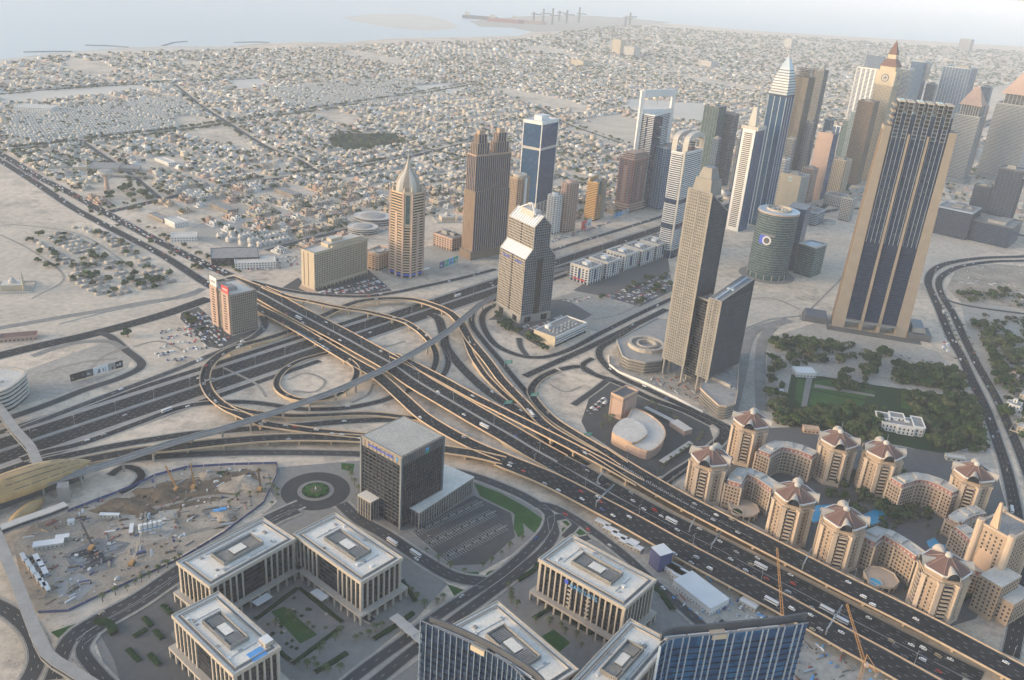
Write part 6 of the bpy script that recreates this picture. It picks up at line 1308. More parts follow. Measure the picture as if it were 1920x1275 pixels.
# ================================================================== domed apartment complex
def oct_(c, r, a=R(22.5)): return [(c[0] + r * math.cos(a + i * math.pi / 4), c[1] + r * math.sin(a + i * math.pi / 4)) for i in range(8)]
def wall_windows(b, P, z0, z1, fl, sp, w, h, m, d=.12, edges=None):
    "small dark windows set proud by a hand's breadth on each wall of an outline"
    n = len(P)
    for k in range(n):
        if edges and k not in edges: continue
        p, q = Vector(P[k]), Vector(P[(k + 1) % n]); e = q - p; L = e.length
        if L < sp * .8: continue
        e /= L; nn = Vector((e.y, -e.x)); c_ = max(1, int(L / sp)); an = math.atan2(e.y, e.x)
        z = z0
        while z < z1:
            for i in range(c_): x = p + e * (L * (i + .5) / c_) + nn * (d / 2); b.box(x.x, x.y, z, w, d, h, m, an)
            z += fl
def dome_tower(i, px, py, lab, H=44.0, r=19.0):
    c = G2(px, py, H); o = (c[0], c[1], 0); t = thing('domed_tower', lab, 'apartment tower', o, 'red-roofed apartment towers'); a = R(40 + 7 * (i % 4)); H += (i * 1.7) % 3
    P = oct_(c, r * .90, a); b = MB(o); b.prism(P, 0, H - 1, 'sandstone', 'roof_grey'); b.build('wall', t)
    b = MB(o); wall_windows(b, P, 4, H - 10, 3.7, 3.4, 1.4, 1.9, 'g_dark'); b.build('windows', t, 'stuff')
    for k in range(8):
        p = Vector(P[k]); sub(t, o, 'corner_pier', lambda b: b.box(p.x, p.y, 0, 3.6, 3.6, H - 8, 'sandstone_lt', a + k * .785 + .39)); sub(t, o, 'pier_cap', lambda b: b.box(p.x, p.y, H - 8, 4.6, 4.6, 1.4, 'sandstone_lt', a + k * .785 + .39))
    for k in (0, 2, 4, 6):   # balcony stacks
        p, q = Vector(P[k]), Vector(P[(k + 1) % 8]); m_ = (p + q) / 2; e = q - p; nn = Vector((e.y, -e.x)).normalized(); an = math.atan2(e.y, e.x); x = m_ + nn * .5
        sub(t, o, 'balcony_recess', lambda b: b.box(x.x, x.y, 5, e.length * .45, .5, H - 13, 'g_black', an)); b = MB(o)
        for z in np.arange(5, H - 9, 3.7): x2 = m_ + nn * 1.2; b.box(x2.x, x2.y, z, e.length * .5, 1.8, 1.1, 'sandstone_lt', an)
        b.build('balcony_fronts', t, 'stuff')
    for k in range(3): sub(t, o, 'cornice', lambda b: b.prism(oct_(c, r * (.95 + .02 * k), a), H - 9 + k * 3.6 if k < 2 else H - 1.2, H - 8.2 + k * 3.6 if k < 2 else H, 'sandstone_lt'))
    b = MB(o); E, Tq = oct_(c, r * .98, a), oct_(c, r * .2, a); b.prism(E, H, H + 7.5, 'roof_tile', 'roof_tile', Tq); rf = b.build('red_roof', t)
    for k in range(8): b = MB(o); p, q = E[k], Tq[k]; b.bar((p[0], p[1], H + .2), (q[0], q[1], H + 7.7), .25, 'pinkstone'); b.build('hip_ridge', rf)
    b = MB(o); b.ring(oct_(c, r * 1.0, a), oct_(c, r * .95, a), H - .4, H + .5, 'white'); b.build('eave', rf)
    sub(t, o, 'lantern_drum', lambda b: b.cyl(c[0], c[1], H + 7, 2.8, 2.0, 'offwhite', 14)); sub(t, o, 'lantern_dome', lambda b: (b.cyl(c[0], c[1], H + 9, 2.8, 1.2, 'offwhite', 14, 2.1), b.cyl(c[0], c[1], H + 10.2, 2.1, 1.0, 'offwhite', 14, .5), b.bar((c[0], c[1], H + 12), (c[0], c[1], H + 18), .3, 'metal')))
    for k in (0, 2, 4, 6):   # white arched dormers
        an = a + (k + .5) * math.pi / 4; d = Vector((math.cos(an), math.sin(an))); s_ = Vector((-d.y, d.x)); n = 9; b = MB(o); vs = []
        for j, (rr, hh, ww) in enumerate(((1.04, 0, 5.2), (1.04, 0, 5.2))): pass
        for j in range(n):
            th = math.pi * j / (n - 1); y = -math.cos(th) * 5.2; z = math.sin(th) * 6.5
            f = Vector(c) + d * (r * 1.04) + s_ * y; g = Vector(c) + d * (r * .46) + s_ * (y * .25); vs += [(f.x, f.y, H - 1.5 + z), (g.x, g.y, H + 3.4 + z * .22)]
        b.add(vs, [(2 * j, 2 * j + 1, 2 * j + 3, 2 * j + 2) for j in range(n - 1)], 'stone'); dm = b.build('arched_dormer', t)
        b = MB(o); b.add([(v[0] - d.x * .8, v[1] - d.y * .8, v[2] - .3) for v in vs[0::2]], [tuple(range(n))], 'g_black'); b.build('dormer_glass', dm)
    sub(t, o, 'entrance_block', lambda b: b.prism(oct_(c, r * 1.0, a), 0, 4.2, 'sandstone_lt'))
for i, (x_, y_, lab) in enumerate([(1333, 855, 'red-roofed apartment tower nearest the round bank hall'), (1409, 790, 'red-roofed apartment tower beside the road to the granite podium'), (1573, 824, 'red-roofed apartment tower just below the garden lawns'), (1657, 848, 'red-roofed apartment tower below the white villa'), (1827, 886, 'red-roofed apartment tower nearest the boulevard bend'), (1491, 929, 'red-roofed apartment tower left of the first blue pool'), (1583, 972, 'red-roofed apartment tower between the two blue pools'), (1772, 1063, 'red-roofed apartment tower closest to the viewer by the dark blue pool')]): dome_tower(i, x_, y_, lab)
def crescent(s, H, lab, w=15):
    L = spline([G(x, y, H) for x, y in S(s)], 9); N = sides(L); o = (L[0].x, L[0].y, 0); t = thing('crescent_block', lab, 'apartment block', o, 'curved apartment blocks'); n = len(L)
    lf = [(p + q * w / 2) for p, q in zip(L, N)]; rt = [(p - q * w / 2) for p, q in zip(L, N)]; P = ccw([(p.x, p.y) for p in lf] + [(p.x, p.y) for p in reversed(rt)])
    b = MB(o); b.prism(P, 0, H - 4, 'sandstone', 'roof_white'); b.build('wall', t); b = MB(o); wall_windows(b, P, 3.5, H - 6, 3.6, 2.9, 1.5, 2.0, 'g_dark'); b.build('windows', t, 'stuff')
    b = MB(o); bands_on(b, P, 3.0, H - 5, 3.6, .5, .7, 'sandstone_lt'); b.build('balcony_bands', t, 'stuff')
    Q = off(P, -1.5); sub(t, o, 'attic_storey', lambda b: b.prism(Q, H - 4, H, 'redstone', 'roof_white')); b = MB(o); wall_windows(b, Q, H - 3.4, H - 1, 4, 3.2, 1.6, 1.9, 'offwhite'); b.build('attic_windows', t, 'stuff'); sub(t, o, 'roof_rim', lambda b: b.ring(off(P, -.9), off(P, -2.2), H, H + .8, 'offwhite'))
    for f in (.2, .5, .8): p = L[int(f * (n - 1))]; sub(t, o, 'roof_screen', lambda b: b.box(p.x, p.y, H, 9, 6, 1.8, 'offwhite', math.atan2(N[int(f * (n - 1))].y, N[int(f * (n - 1))].x)))
    for k in range(0, n, 2):
        for pt in (lf[k], rt[k]): sub(t, o, 'pilaster', lambda b: b.box(pt.x, pt.y, 0, 1.5, 1.5, H - 3, 'sandstone_lt', math.atan2(N[k].y, N[k].x)))
crescent('1376,905 1392,884 1425,893 1458,915', 29, 'curved apartment block between the tower by the bank and the first pool tower'); crescent('1432,848 1460,833 1500,840 1530,852', 29, 'curved apartment block at the back between two red-roofed towers'); crescent('1680,903 1720,893 1760,903 1796,922', 29, 'curved apartment block below the white villa facing the gardens'); crescent('1626,1012 1650,996 1690,1014 1730,1042', 29, 'curved apartment block above the round pergola pools')
crescent('1800,985 1830,1010 1845,1040 1838,1075', 24, 'stepped terrace wing of the sandstone hotel'); crescent('1790,975 1810,962 1840,955', 20, 'low terrace wing behind the dark blue pool')
def hotel_spire():
    H = 62; c = G2(1888, 985, H); o = (c[0], c[1], 0); t = thing('sandstone_hotel', 'big sandstone hotel with a steep pointed gable at the picture edge', 'hotel', o); a = R(35)
    P = rect(c, a, 34, 26); b = MB(o); b.prism(P, 0, H, 'sandstone', 'roof_grey'); b.build('wall', t); b = MB(o); wall_windows(b, P, 4, H - 3, 3.7, 4.0, 1.5, 1.9, 'g_dark'); b.build('windows', t, 'stuff'); sub(t, o, 'gable_spire', lambda b: b.prism(rect(c, a, 10, 20, -14, 0), 0, H + 24, 'peach', None, rect(c, a, 2, 2, -14, 4))); sub(t, o, 'roof_rim', lambda b: b.ring(off(P, .8), off(P, -.8), H, H + 1.6, 'sandstone_lt'))
    for k in range(4): p = P[k]; sub(t, o, 'corner_turret', lambda b: b.cyl(p[0], p[1], 0, 3, H + 4, 'sandstone_lt', 10))
    for k in range(2): q = rect(c, a, 30, 18, -26 + k * 6, -18 - k * 10); sub(t, o, 'stepped_wing', lambda b: b.prism(q, 0, 34 - k * 12, 'sandstone', 'roof_white')); b = MB(o); wall_windows(b, q, 4, 30 - k * 12, 3.7, 3.6, 1.5, 1.9, 'g_dark'); b.build('wing_windows', t, 'stuff')
hotel_spire()
def pergola(x_, y_, lab, water):
    c = G2(x_, y_, 7); o = (c[0], c[1], 0); t = thing('pergola_terrace', lab, 'terrace', o, 'round pool terraces'); sub(t, o, 'deck', lambda b: b.cyl(c[0], c[1], 6, 14, 1, 'sandstone_lt', 28)); sub(t, o, 'parapet', lambda b: b.ring(oct_(c, 14.4), oct_(c, 13.6), 7, 8, 'sandstone_lt'))
    sub(t, o, 'round_basin', lambda b: b.cyl(c[0] - 8, c[1] - 8, 6, 5, 1.6, water, 20)); sub(t, o, 'basin_rim', lambda b: b.ring([(c[0] - 8 + 6 * math.cos(i * .3927), c[1] - 8 + 6 * math.sin(i * .3927)) for i in range(16)], [(c[0] - 8 + 5 * math.cos(i * .3927), c[1] - 8 + 5 * math.sin(i * .3927)) for i in range(16)], 6, 8, 'sandstone_lt'))
    for k in range(14): an = k * 2 * math.pi / 14; sub(t, o, 'column', lambda b: b.cyl(c[0] + 13 * math.cos(an), c[1] + 13 * math.sin(an), 0, .7, 6, 'sandstone_lt', 8))
    L = [Vector((c[0] + (18 + k * 3) * math.cos(-.6 + k * .1) * 1.3, c[1] - 10 + k * 1.2 - 8, 6)) for k in range(8)]; b = MB(o); wall_strip(b, L, sides(L), 0, 3, 0, 1, 'sandstone_lt'); b.build('curved_walk', t)
pergola(1395, 952, 'round planted terrace on columns beside the long elevated road', 'hedge'); pergola(1652, 1082, 'round terrace with a small blue basin beside the long elevated road', 'pool')
# ================================================================== bank with the round hall
def bank():
    H = HT(1166, 788, 747); a, lu, lv, cc = quadfit((1169, 747), (1148, 736), (1194, 731.5), H); o = (cc[0], cc[1], 0); t = thing('bank_building', 'peach bank with a square tower and a low round hall', 'bank', o); P = rect(cc, a, lu, lv)
    sub(t, o, 'tower', lambda b: b.prism(P, 0, H - 1, 'pinkstone', 'roof_grey')); sub(t, o, 'tower_parapet', lambda b: b.ring(off(P, .3), off(P, -.8), H - 1.2, H + .8, 'peach')); b = MB(o); wall_windows(b, P, H - 5, H - 3, 4, 2.2, .8, 2.2, 'bronze'); b.build('tower_slots', t, 'stuff')
    for k in range(4): p, q = Vector(P[k]), Vector(P[(k + 1) % 4]); m_ = p.lerp(q, .12); sub(t, o, 'wall_groove', lambda b: b.box(m_.x, m_.y, 0, .7, .5, H - 2, 'bronze', math.atan2((q - p).y, (q - p).x)))
    for k in range(4): sub(t, o, 'roof_panel', lambda b: b.prism(rect(cc, a, lu * .36, lv * .36, lu * (.2 if k % 2 else -.2), lv * (.2 if k > 1 else -.2)), H - 1, H - .5, 'slate'))
    h = 11.0; O = ccw([G2(x, y, h) for x, y in S('1160,798 1176,783 1186,766 1200,768 1219,777 1240,794 1248,810 1243,826 1229,840 1213,845 1185,834 1153,815')]); O = [(p.x, p.y) for p in spline([(*p, 0) for p in O + O[:1]], 6)][:-1]; sub(t, o, 'hall', lambda b: b.prism(off(O, -.6), 0, h - 1, 'pinkstone', 'roof_white')); sub(t, o, 'hall_rim', lambda b: b.ring(off(O, .3), off(O, -.9), h - 1.6, h, 'peach'))
    I = ccw([G2(x, y, h + 2) for x, y in S('1148,808 1156,794 1175,783 1203,794 1214,809 1208,819 1186,829 1154,815')]); I = [(p.x, p.y) for p in spline([(*p, 0) for p in I + I[:1]], 6)][:-1]; sub(t, o, 'raised_disc', lambda b: b.prism(I, 0, h + 2, 'peach', 'roof_white'))
    q = G2(1200, 845, 4); sub(t, o, 'green_glazing', lambda b: b.box(q[0], q[1], 0, 20, 1.5, 8, 'g_teal', R(-32)))
    for s_ in ('1210,763 1274,795', '1240,866 1296,829'):
        p, q = [Vector((*G2(x, y, 3), 0)) for x, y in S(s_)]; sub(t, o, 'shade_roof', lambda b: b.bar(p + Vector((0, 0, 3)), q + Vector((0, 0, 3)), 6, 'offwhite', .5))
        for k in range(8): z_ = p.lerp(q, (k + .5) / 8); sub(t, o, 'shade_post', lambda b: b.box(z_.x, z_.y, 0, .4, .4, 3, 'metal'))
    q = G2(1277, 797, 6); sub(t, o, 'gate_house', lambda b: b.box(q[0], q[1], 0, 12, 24, 6, 'pinkstone', R(35), 'roof_white'))
bank()
# white villa in the trees
def white_villa():
    o = (*G2(1690, 790, 10), 0); t = thing('white_villa', 'large white villa with a grey stepped roof among dark trees', 'villa', o); a = R(-12); c = o
    for ox, oy, w, d, h in ((0, 0, 44, 22, 10), (-20, 4, 14, 16, 11.5), (18, 3, 12, 26, 11), (-4, 9, 16, 14, 12), (4, -10, 18, 6, 8.5)):
        Q = rect(c, a, w, d, ox, oy); sub(t, o, 'wing', lambda b: b.prism(Q, 0, h, 'white', 'roof_grey')); sub(t, o, 'parapet', lambda b: b.ring(off(Q, .4), off(Q, -.7), h, h + .9, 'white')); b = MB(o); wall_windows(b, Q, 1.2, h - 1.5, 4.2, 4.0, 1.5, 2.4, 'g_dark'); b.build('windows', t, 'stuff')
    for k in (-1, 1): sub(t, o, 'roof_light', lambda b: b.prism(rect(c, a, 5, 4, k * 6, 1), 10, 11.2, 'white'))
white_villa()
def shed(lab, x_, y_, w, d, h, a, m, rm, nm='shed', cat='shed', gr=None, par=True, bands=None):
    c = G2(x_, y_, h); o = (c[0], c[1], 0); t = thing(nm, lab, cat, o, gr); P = rect(c, R(a), w, d); sub(t, o, 'wall', lambda b: b.prism(P, 0, h, m, rm))
    if par: sub(t, o, 'roof_rim', lambda b: b.ring(off(P, .3), off(P, -.6), h, h + .7, m))
    b = MB(o); wall_windows(b, P, 1.2, h - 1.2, 3.6, 4.2, 2.0, 1.5, 'g_dark'); b.build('windows', t, 'stuff'); return t, c, o, P
shed('white pitched-canvas pavilion at the corner of the lawns', 1508, 694, 26, 18, 6, 6, 'white', 'white', 'pavilion', 'pavilion'); shed('small white hut beside the dark lawn corner', 1464, 734, 8, 12, 4, 5, 'white', 'skylight', 'hut', 'hut'); shed('flat cream gatehouse on the lane behind the red-roofed towers', 1521, 802, 17, 9, 5, -6, 'peach', 'peach', 'gatehouse', 'gatehouse'); shed('pale long shed on the lane near the boulevard', 1792, 856, 20, 8, 4, -8, 'offwhite', 'roof_white')
shed('red-brown low courtyard house beside the sunken road', 35, 628, 40, 16, 5, 25, 'pinkstone', 'roof_tile', 'low_house', 'house')
# showroom with wide grey roof and its white neighbours
shed('wide grey-roofed showroom beside the coast road', 440, 474, 70, 52, 12, 20, 'g_dark', 'roof_grey', 'showroom', 'showroom'); shed('stepped white showroom in front of the grey-roofed one', 478, 487, 60, 30, 10, 20, 'white', 'roof_white', 'showroom', 'showroom'); shed('small white showroom with a grey roof up the coast road', 345, 440, 40, 26, 8, 20, 'white', 'roof_white', 'showroom', 'showroom')
def roundhall():
    for lab, x_, y_, r_, h in (('round white two-storey hall behind the garage', 681, 424, 22, 10), ('large oval white-roofed hall behind the round hall', 700, 404, 29, 12)):
        c = G2(x_, y_, h); o = (*c, 0); t = thing('round_hall', lab, 'hall', o); b = MB(o); P = [(c[0] + r_ * 1.2 * math.cos(i * .2618), c[1] + r_ * math.sin(i * .2618)) for i in range(24)]; b.prism(P, 0, h, 'g_grey', 'roof_white'); b.build('drum', t)
        for z in (2, 6, h - 1): sub(t, o, 'white_band', lambda b: b.ring(off(P, .8), off(P, -1), z, z + 1.4, 'offwhite'))
        sub(t, o, 'roof_disc', lambda b: b.cyl(c[0], c[1], h, r_ * .8, 2, 'concrete', 24, r_ * .5))
roundhall()
def water_tower():
    c = G(201, 356); o = (c[0], c[1], 0); t = thing('water_tower', 'pinkish water tower with a wide white disc tank', 'water tower', o); b = MB(o); b.cyl(c[0], c[1], 0, 5, 26, 'pinkstone', 14, 3.6); b.build('shaft', t); sub(t, o, 'flare', lambda b: b.cyl(c[0], c[1], 26, 3.6, 6, 'pinkstone', 20, 13)); sub(t, o, 'tank', lambda b: b.cyl(c[0], c[1], 32, 14, 5, 'offwhite', 24)); sub(t, o, 'tank_roof', lambda b: b.cyl(c[0], c[1], 37, 14, 1.5, 'concrete', 24, 11))
water_tower()
for lab, x_, y_, w, d, h, a in (('grey flat-roofed school hall near the water tower', 198, 310, 62, 50, 9, 10), ('grey terrace block behind the water tower', 243, 312, 40, 26, 9, 10), ('long white-edged workshop by the water tower', 310, 300, 18, 60, 7, 50), ('long low pale arcade in front of the school hall', 250, 330, 90, 6, 4, 8), ('dark-fronted box store with a white roof by the far road', 68, 199, 95, 55, 14, 8), ('tan barrack shed with grey roof in the walled yard', 420, 386, 60, 22, 7, -40), ('second tan barrack shed in the walled yard', 540, 358, 62, 22, 7, -40), ('white arched-roof hall beside the yard', 330, 412, 34, 24, 9, -40), ('tan barrack shed nearest the coast road', 300, 405, 50, 16, 6, -40)):
    shed(lab, x_, y_, w, d, h, a, 'tan' if 'tan' in lab else 'white' if 'white' in lab else 'concrete', 'roof_white' if 'white' in lab else 'roof_grey', 'long_building', 'building')
def mosque(x_, y_, lab):
    c = G(x_, y_); o = (c[0], c[1], 0); t = thing('mosque', lab, 'mosque', o); a = R(20); sub(t, o, 'prayer_hall', lambda b: b.prism(rect(c, a, 26, 22), 0, 8, 'cream', 'roof_white')); sub(t, o, 'dome', lambda b: (b.cyl(c[0], c[1], 8, 5, 3, 'offwhite', 14), b.cyl(c[0], c[1], 11, 5, 3, 'offwhite', 14, 2.5), b.cyl(c[0], c[1], 14, 2.5, 2, 'offwhite', 14, .2)))
    q = rect(c, a, 30, 26)[1]; sub(t, o, 'minaret', lambda b: (b.cyl(q[0], q[1], 0, 1.6, 24, 'cream', 8, 1.2), b.cyl(q[0], q[1], 18, 2.4, 1, 'cream', 8), b.cyl(q[0], q[1], 24, 1.2, 5, 'offwhite', 8, .1)))
    sub(t, o, 'court_wall', lambda b: b.ring(rect(c, a, 50, 44), rect(c, a, 49, 43), 0, 2.2, 'offwhite'))
mosque(25, 540, 'cream mosque with a minaret beside the shanty rows'); mosque(838, 412, 'peach mosque with a small dome behind the brown block'); mosque(150, 318, 'pale mosque beside the green playing field'); mosque(500, 310, 'white mosque with a minaret among the low villas')
def curved_block():
    H = 24; c = G2(-28, 712, H); o = (*c, 0); t = thing('round_corner_office', 'pale office with a rounded corner and stacked window bands at the picture edge', 'office', o); n = 28; P = [(c[0] + 34 * (abs(math.cos(i * 2 * math.pi / n)) ** .6) * (1 if math.cos(i * 2 * math.pi / n) > 0 else -1), c[1] + 30 * (abs(math.sin(i * 2 * math.pi / n)) ** .6) * (1 if math.sin(i * 2 * math.pi / n) > 0 else -1)) for i in range(n)]
    b = MB(o); b.prism(P, 0, H, 'g_dark', 'roof_white'); b.build('glass_core', t)
    for k in range(5): sub(t, o, 'white_band', lambda b: b.ring(off(P, .8), off(P, -1), 3 + k * 4.4, 5.4 + k * 4.4, 'offwhite'))
    sub(t, o, 'roof_rim', lambda b: b.ring(off(P, .9), off(P, -1.4), H, H + 1.4, 'stone'))
    for k in range(6): sub(t, o, 'cooling_unit', lambda b: b.box(c[0] + 6 + 6 * (k % 3), c[1] - 12 + 9 * (k // 3), H, 4, 3, 2.4, 'metal'))
curved_block()
# ================================================================== hoardings, signs
def billboard(lab, s, h, mats_, z0=1.5):
    p, q = [Vector((*G2(x, y), 0)) for x, y in S(s)]; o = (p.x, p.y, 0); t = thing('billboard', lab, 'billboard', o); n = len(mats_); e = (q - p) / n; an = math.atan2(e.y, e.x)
    for i, m in enumerate(mats_):
        c = p + e * (i + .5); b = MB(o); b.box(c.x, c.y, z0, e.length - .2, .6, h, m, an); pn = b.build('panel', t); u = Vector((e.y, -e.x, 0)).normalized()
        for k in range(3):
            w = random.uniform(.12, .3) * e.length; cc_ = c + e.normalized() * random.uniform(-.3, .3) * e.length + u * (.36 + .05 * k); b = MB(o); b.box(cc_.x, cc_.y, z0 + h * random.uniform(.1, .4), w, .05, h * random.uniform(.2, .5), random.choice(['offwhite', 'slate', 'concrete_dark', 'silver_blue']), an); b.build('print_patch', pn)
    for i in range(n + 1): c = p + e * i; sub(t, o, 'post', lambda b: b.box(c.x, c.y + .6, 0, .5, .5, z0 + h, 'metal', an))
billboard('long black and white picture hoarding on the bare plot', '133,718 231,690', 8.5, ['black', 'black', 'slate', 'skylight', 'skylight', 'concrete', 'black']); billboard('green and blue billboard on the sandy plot by the gold tower', '824,506 858,493', 11, ['hoarding', 'green_sign', 'sky_blue', 'green_sign']); billboard('red and white billboard at the foot of the pink tower', '1090,432 1108,426', 16, ['red_sign', 'white']); billboard('pale blue advert hoarding by the red-brown tower', '1152,410 1178,400', 9, ['sky_blue', 'silver_blue'])
def road_sign(x_, y_, lab, an, w=9):
    c = G(x_, y_); o = (c[0], c[1], 0); t = thing('road_sign', lab, 'road sign', o, 'green road signs'); sub(t, o, 'post', lambda b: b.bar((c[0], c[1], 0), (c[0], c[1], 7.5), .5, 'metal')); d = Vector((math.cos(R(an)), math.sin(R(an)))); sub(t, o, 'arm', lambda b: b.bar((c[0], c[1], 7.3), (c[0] + d.x * w, c[1] + d.y * w, 7.8), .4, 'metal')); bd = sub(t, o, 'board', lambda b: b.box(c[0] + d.x * w * .6, c[1] + d.y * w * .6, 6, w, .4, 4.2, 'green_sign', R(an)))
    for k in range(2): n_ = Vector((d.y, -d.x)); q = (c[0] + d.x * w * .6 + n_.x * .26 - o[0], c[1] + d.y * w * .6 + n_.y * .26 - o[1]); sub(bd, (0, 0, 0), 'white_line', lambda b: b.box(q[0], q[1], 7 + k * 1.5, w * .7, .08, .5, 'white', R(an)))
road_sign(944, 767, 'green road sign over the ramp beside the slim flyover', 20); road_sign(993, 752, 'green road sign where the loop ramp meets the elevated road', 15); road_sign(945, 690, 'green road sign by the curved ramp below the gabled tower', 10); road_sign(1092, 828, 'green road sign over the ramp facing the bank', 20)
def gantry(s, z, lab):
    p, q = [Vector(G(x, y, z)) for x, y in S(s)]; o = (p.x, p.y, 0); t = thing('overhead_gantry', lab, 'gantry', o, 'curved overhead gantries'); sub(t, o, 'post', lambda b: b.bar((p.x, p.y, max(0, z - 3)), (p.x, p.y, z + 7), .8, 'metal'))
    def arm(b):
        pr = None
        for k in range(9): f = k / 8; c = p.lerp(q, f); r_ = (c.x, c.y, z + 5 + 3 * math.sin(f * math.pi / 2)); 
        pts = [((p.lerp(q, k / 8)).x, (p.lerp(q, k / 8)).y, z + 5 + 3 * math.sin(k / 8 * math.pi / 2)) for k in range(9)]
        for a_, c_ in zip(pts, pts[1:]): b.bar(a_, c_, 1.0, 'metal')
    sub(t, o, 'curved_arm', arm); m_ = p.lerp(q, .7); an = math.atan2((q - p).y, (q - p).x); sub(t, o, 'sign_back', lambda b: b.box(m_.x, m_.y, z + 5.5, (q - p).length * .45, .5, 3.6, 'slate_lt', an))
gantry('1117,950 1150,922', 7, 'curved gantry across the lower elevated road beside the business park'); gantry('1120,905 1140,885', 0, 'curved gantry in the sunken lanes near the bank'); gantry('1292,998 1306,975', 0, 'curved gantry in the sunken lanes near the first domed tower'); gantry('1333,1030 1350,1010', 0, 'gantry on the strip between the sunken lanes'); gantry('1504,1068 1518,1043', 10, 'curved gantry on the upper elevated road near the pool towers'); gantry('1548,1190 1575,1150', 7, 'curved gantry on the lower elevated road above the orange crane'); gantry('385,722 404,722', 7, 'grey sign beam across the hairpin loop')
def advert():
    L = line('556,622,6.6 590,641,6.8 620,659,7'); N = sides(L); o = (L[0].x, L[0].y, 0); t = thing('bridge_advert', 'blue and white advert panels hung on the narrower flyover over the highway', 'advert', o)
    for k in range(6): i0 = int(len(L) * k / 6); i1 = int(len(L) * (k + 1) / 6) + 1; b = MB(o); wall_strip(b, L[i0:i1], N[i0:i1], -.6, .3, -.6, 2.6, 'sky_blue' if k not in (3,) else 'white'); b.build('panel', t)
advert()
# ================================================================== building site, huts, cranes
def rig(x_, y_, lab, h, lean, jib, gr='drilling rigs and crawler cranes'):
    c = G(x_, y_); o = (c[0], c[1], 0); t = thing('drilling_rig', lab, 'rig', o, gr); sub(t, o, 'crawler_track', lambda b: b.box(c[0] - 1.6, c[1], 0, .9, 5.5, 1.1, 'metal_dark')); sub(t, o, 'crawler_track', lambda b: b.box(c[0] + 1.6, c[1], 0, .9, 5.5, 1.1, 'metal_dark')); sub(t, o, 'cab', lambda b: b.box(c[0], c[1] - .5, 1.1, 3.2, 5, 2.4, 'crane'))
    tip = (c[0] + lean[0] * h, c[1] + lean[1] * h, h)
    def lat(b):
        A = [Vector((c[0] + dx, c[1] + 2 + dy, 1.5)) for dx, dy in ((-.6, -.6), (.6, -.6), (.6, .6), (-.6, .6))]; T = [Vector(tip) + (a_ - Vector((c[0], c[1] + 2, 1.5))) * .6 for a_ in A]
        for a_, t_ in zip(A, T): b.bar(a_, t_, .28, jib)
        for k in range(12):
            for j in range(4): b.bar(A[j].lerp(T[j], k / 12), A[(j + 1) % 4].lerp(T[(j + 1) % 4], (k + 1) / 12), .16, jib)
    sub(t, o, 'lattice_mast', lat); sub(t, o, 'hoist_cable', lambda b: b.bar(tip, (tip[0], tip[1] + .5, 3), .12, 'metal_dark'))
rig(330, 920, 'orange lattice crane leaning over the dug soil', 24, (-.35, .1), 'crane'); rig(363, 916, 'upright yellow drilling rig on the dug soil', 26, (-.05, .05), 'crane'); rig(488, 920, 'rusty drilling rig at the edge of the dug soil', 22, (-.1, .15), 'bark'); rig(248, 1058, 'grey crawler crane reaching over the work yard', 26, (.25, .35), 'metal'); rig(172, 1030, 'yellow crane with a dark boom over the steel yard', 20, (-.5, .4), 'metal_dark')
def container(x_, y_, an, m, lab, n=(9, 2.6, 2.8), nm='site_cabin'):
    c = G(x_, y_); o = (c[0], c[1], 0); t = thing(nm, lab, 'cabin', o, 'site cabins and huts'); sub(t, o, 'body', lambda b: b.box(c[0], c[1], .15, *n, m, R(an))); sub(t, o, 'roof', lambda b: b.box(c[0], c[1], .15 + n[2], n[0] + .3, n[1] + .3, .25, 'white', R(an)))
    P = rect(c, R(an), n[0], n[1]); b = MB(o); wall_windows(b, P, 1.2, 2.0, 4, 3, 1.1, 1.0, 'g_dark'); b.build('windows', t, 'stuff')
for k, (x_, y_) in enumerate([(45, 1050), (54, 1062), (63, 1075), (72, 1088), (80, 1098), (88, 1105)]): container(x_, y_, -48, 'offwhite', 'tan-white cabin in the line beside the long footbridge', (11, 3, 3))
for k, (x_, y_) in enumerate([(70, 1052), (77, 1062), (84, 1074)]): container(x_, y_, -48, 'silver_blue', 'pale blue roofed cabin in the inner line beside the long footbridge', (11, 3.5, 3))
container(92, 1025, 22, 'offwhite', 'big white cabin with rounded roof near the steel yard', (22, 7, 4)); container(118, 1013, 22, 'offwhite', 'white cabin beside the big rounded one', (10, 5, 4)); container(206, 970, 5, 'offwhite', 'long white trailer below the soil heap', (16, 3.4, 3.2)); container(247, 996, -70, 'pinkstone', 'red-brown container beside the silos', (13, 3, 3)); container(134, 983, 20, 'white', 'small square white hut by the crane', (5, 4, 4))
for k, (x_, y_, w) in enumerate([(1268, 1077, 18), (1280, 1088, 18), (1258, 1070, 14)]): container(x_, y_, -38, 'white', 'white curved-roof site hut in the row under the elevated road', (w, 9, 5))
container(1312, 1118, -52, 'white', 'long white flat-roofed site hall under the elevated road', (40, 22, 7), 'site_hall'); container(1405, 1135, -40, 'offwhite', 'small pale site hut beside the lower elevated road', (14, 10, 4)); container(1236, 1062, 30, 'hoarding', 'dark square tower-like sales hut wrapped in printed panels', (13, 13, 17), 'sales_hut')
for k, (x_, y_) in enumerate([(1130, 985), (1145, 998), (1160, 1010), (1175, 1022), (1190, 1030)]): container(x_, y_, -35, 'concrete', 'grey hut in the row along the street beside the business park', (14, 6, 3.5))
container(1186, 1024, -35, 'green_sign', 'green-roofed hut in the street-side row', (9, 8, 4))
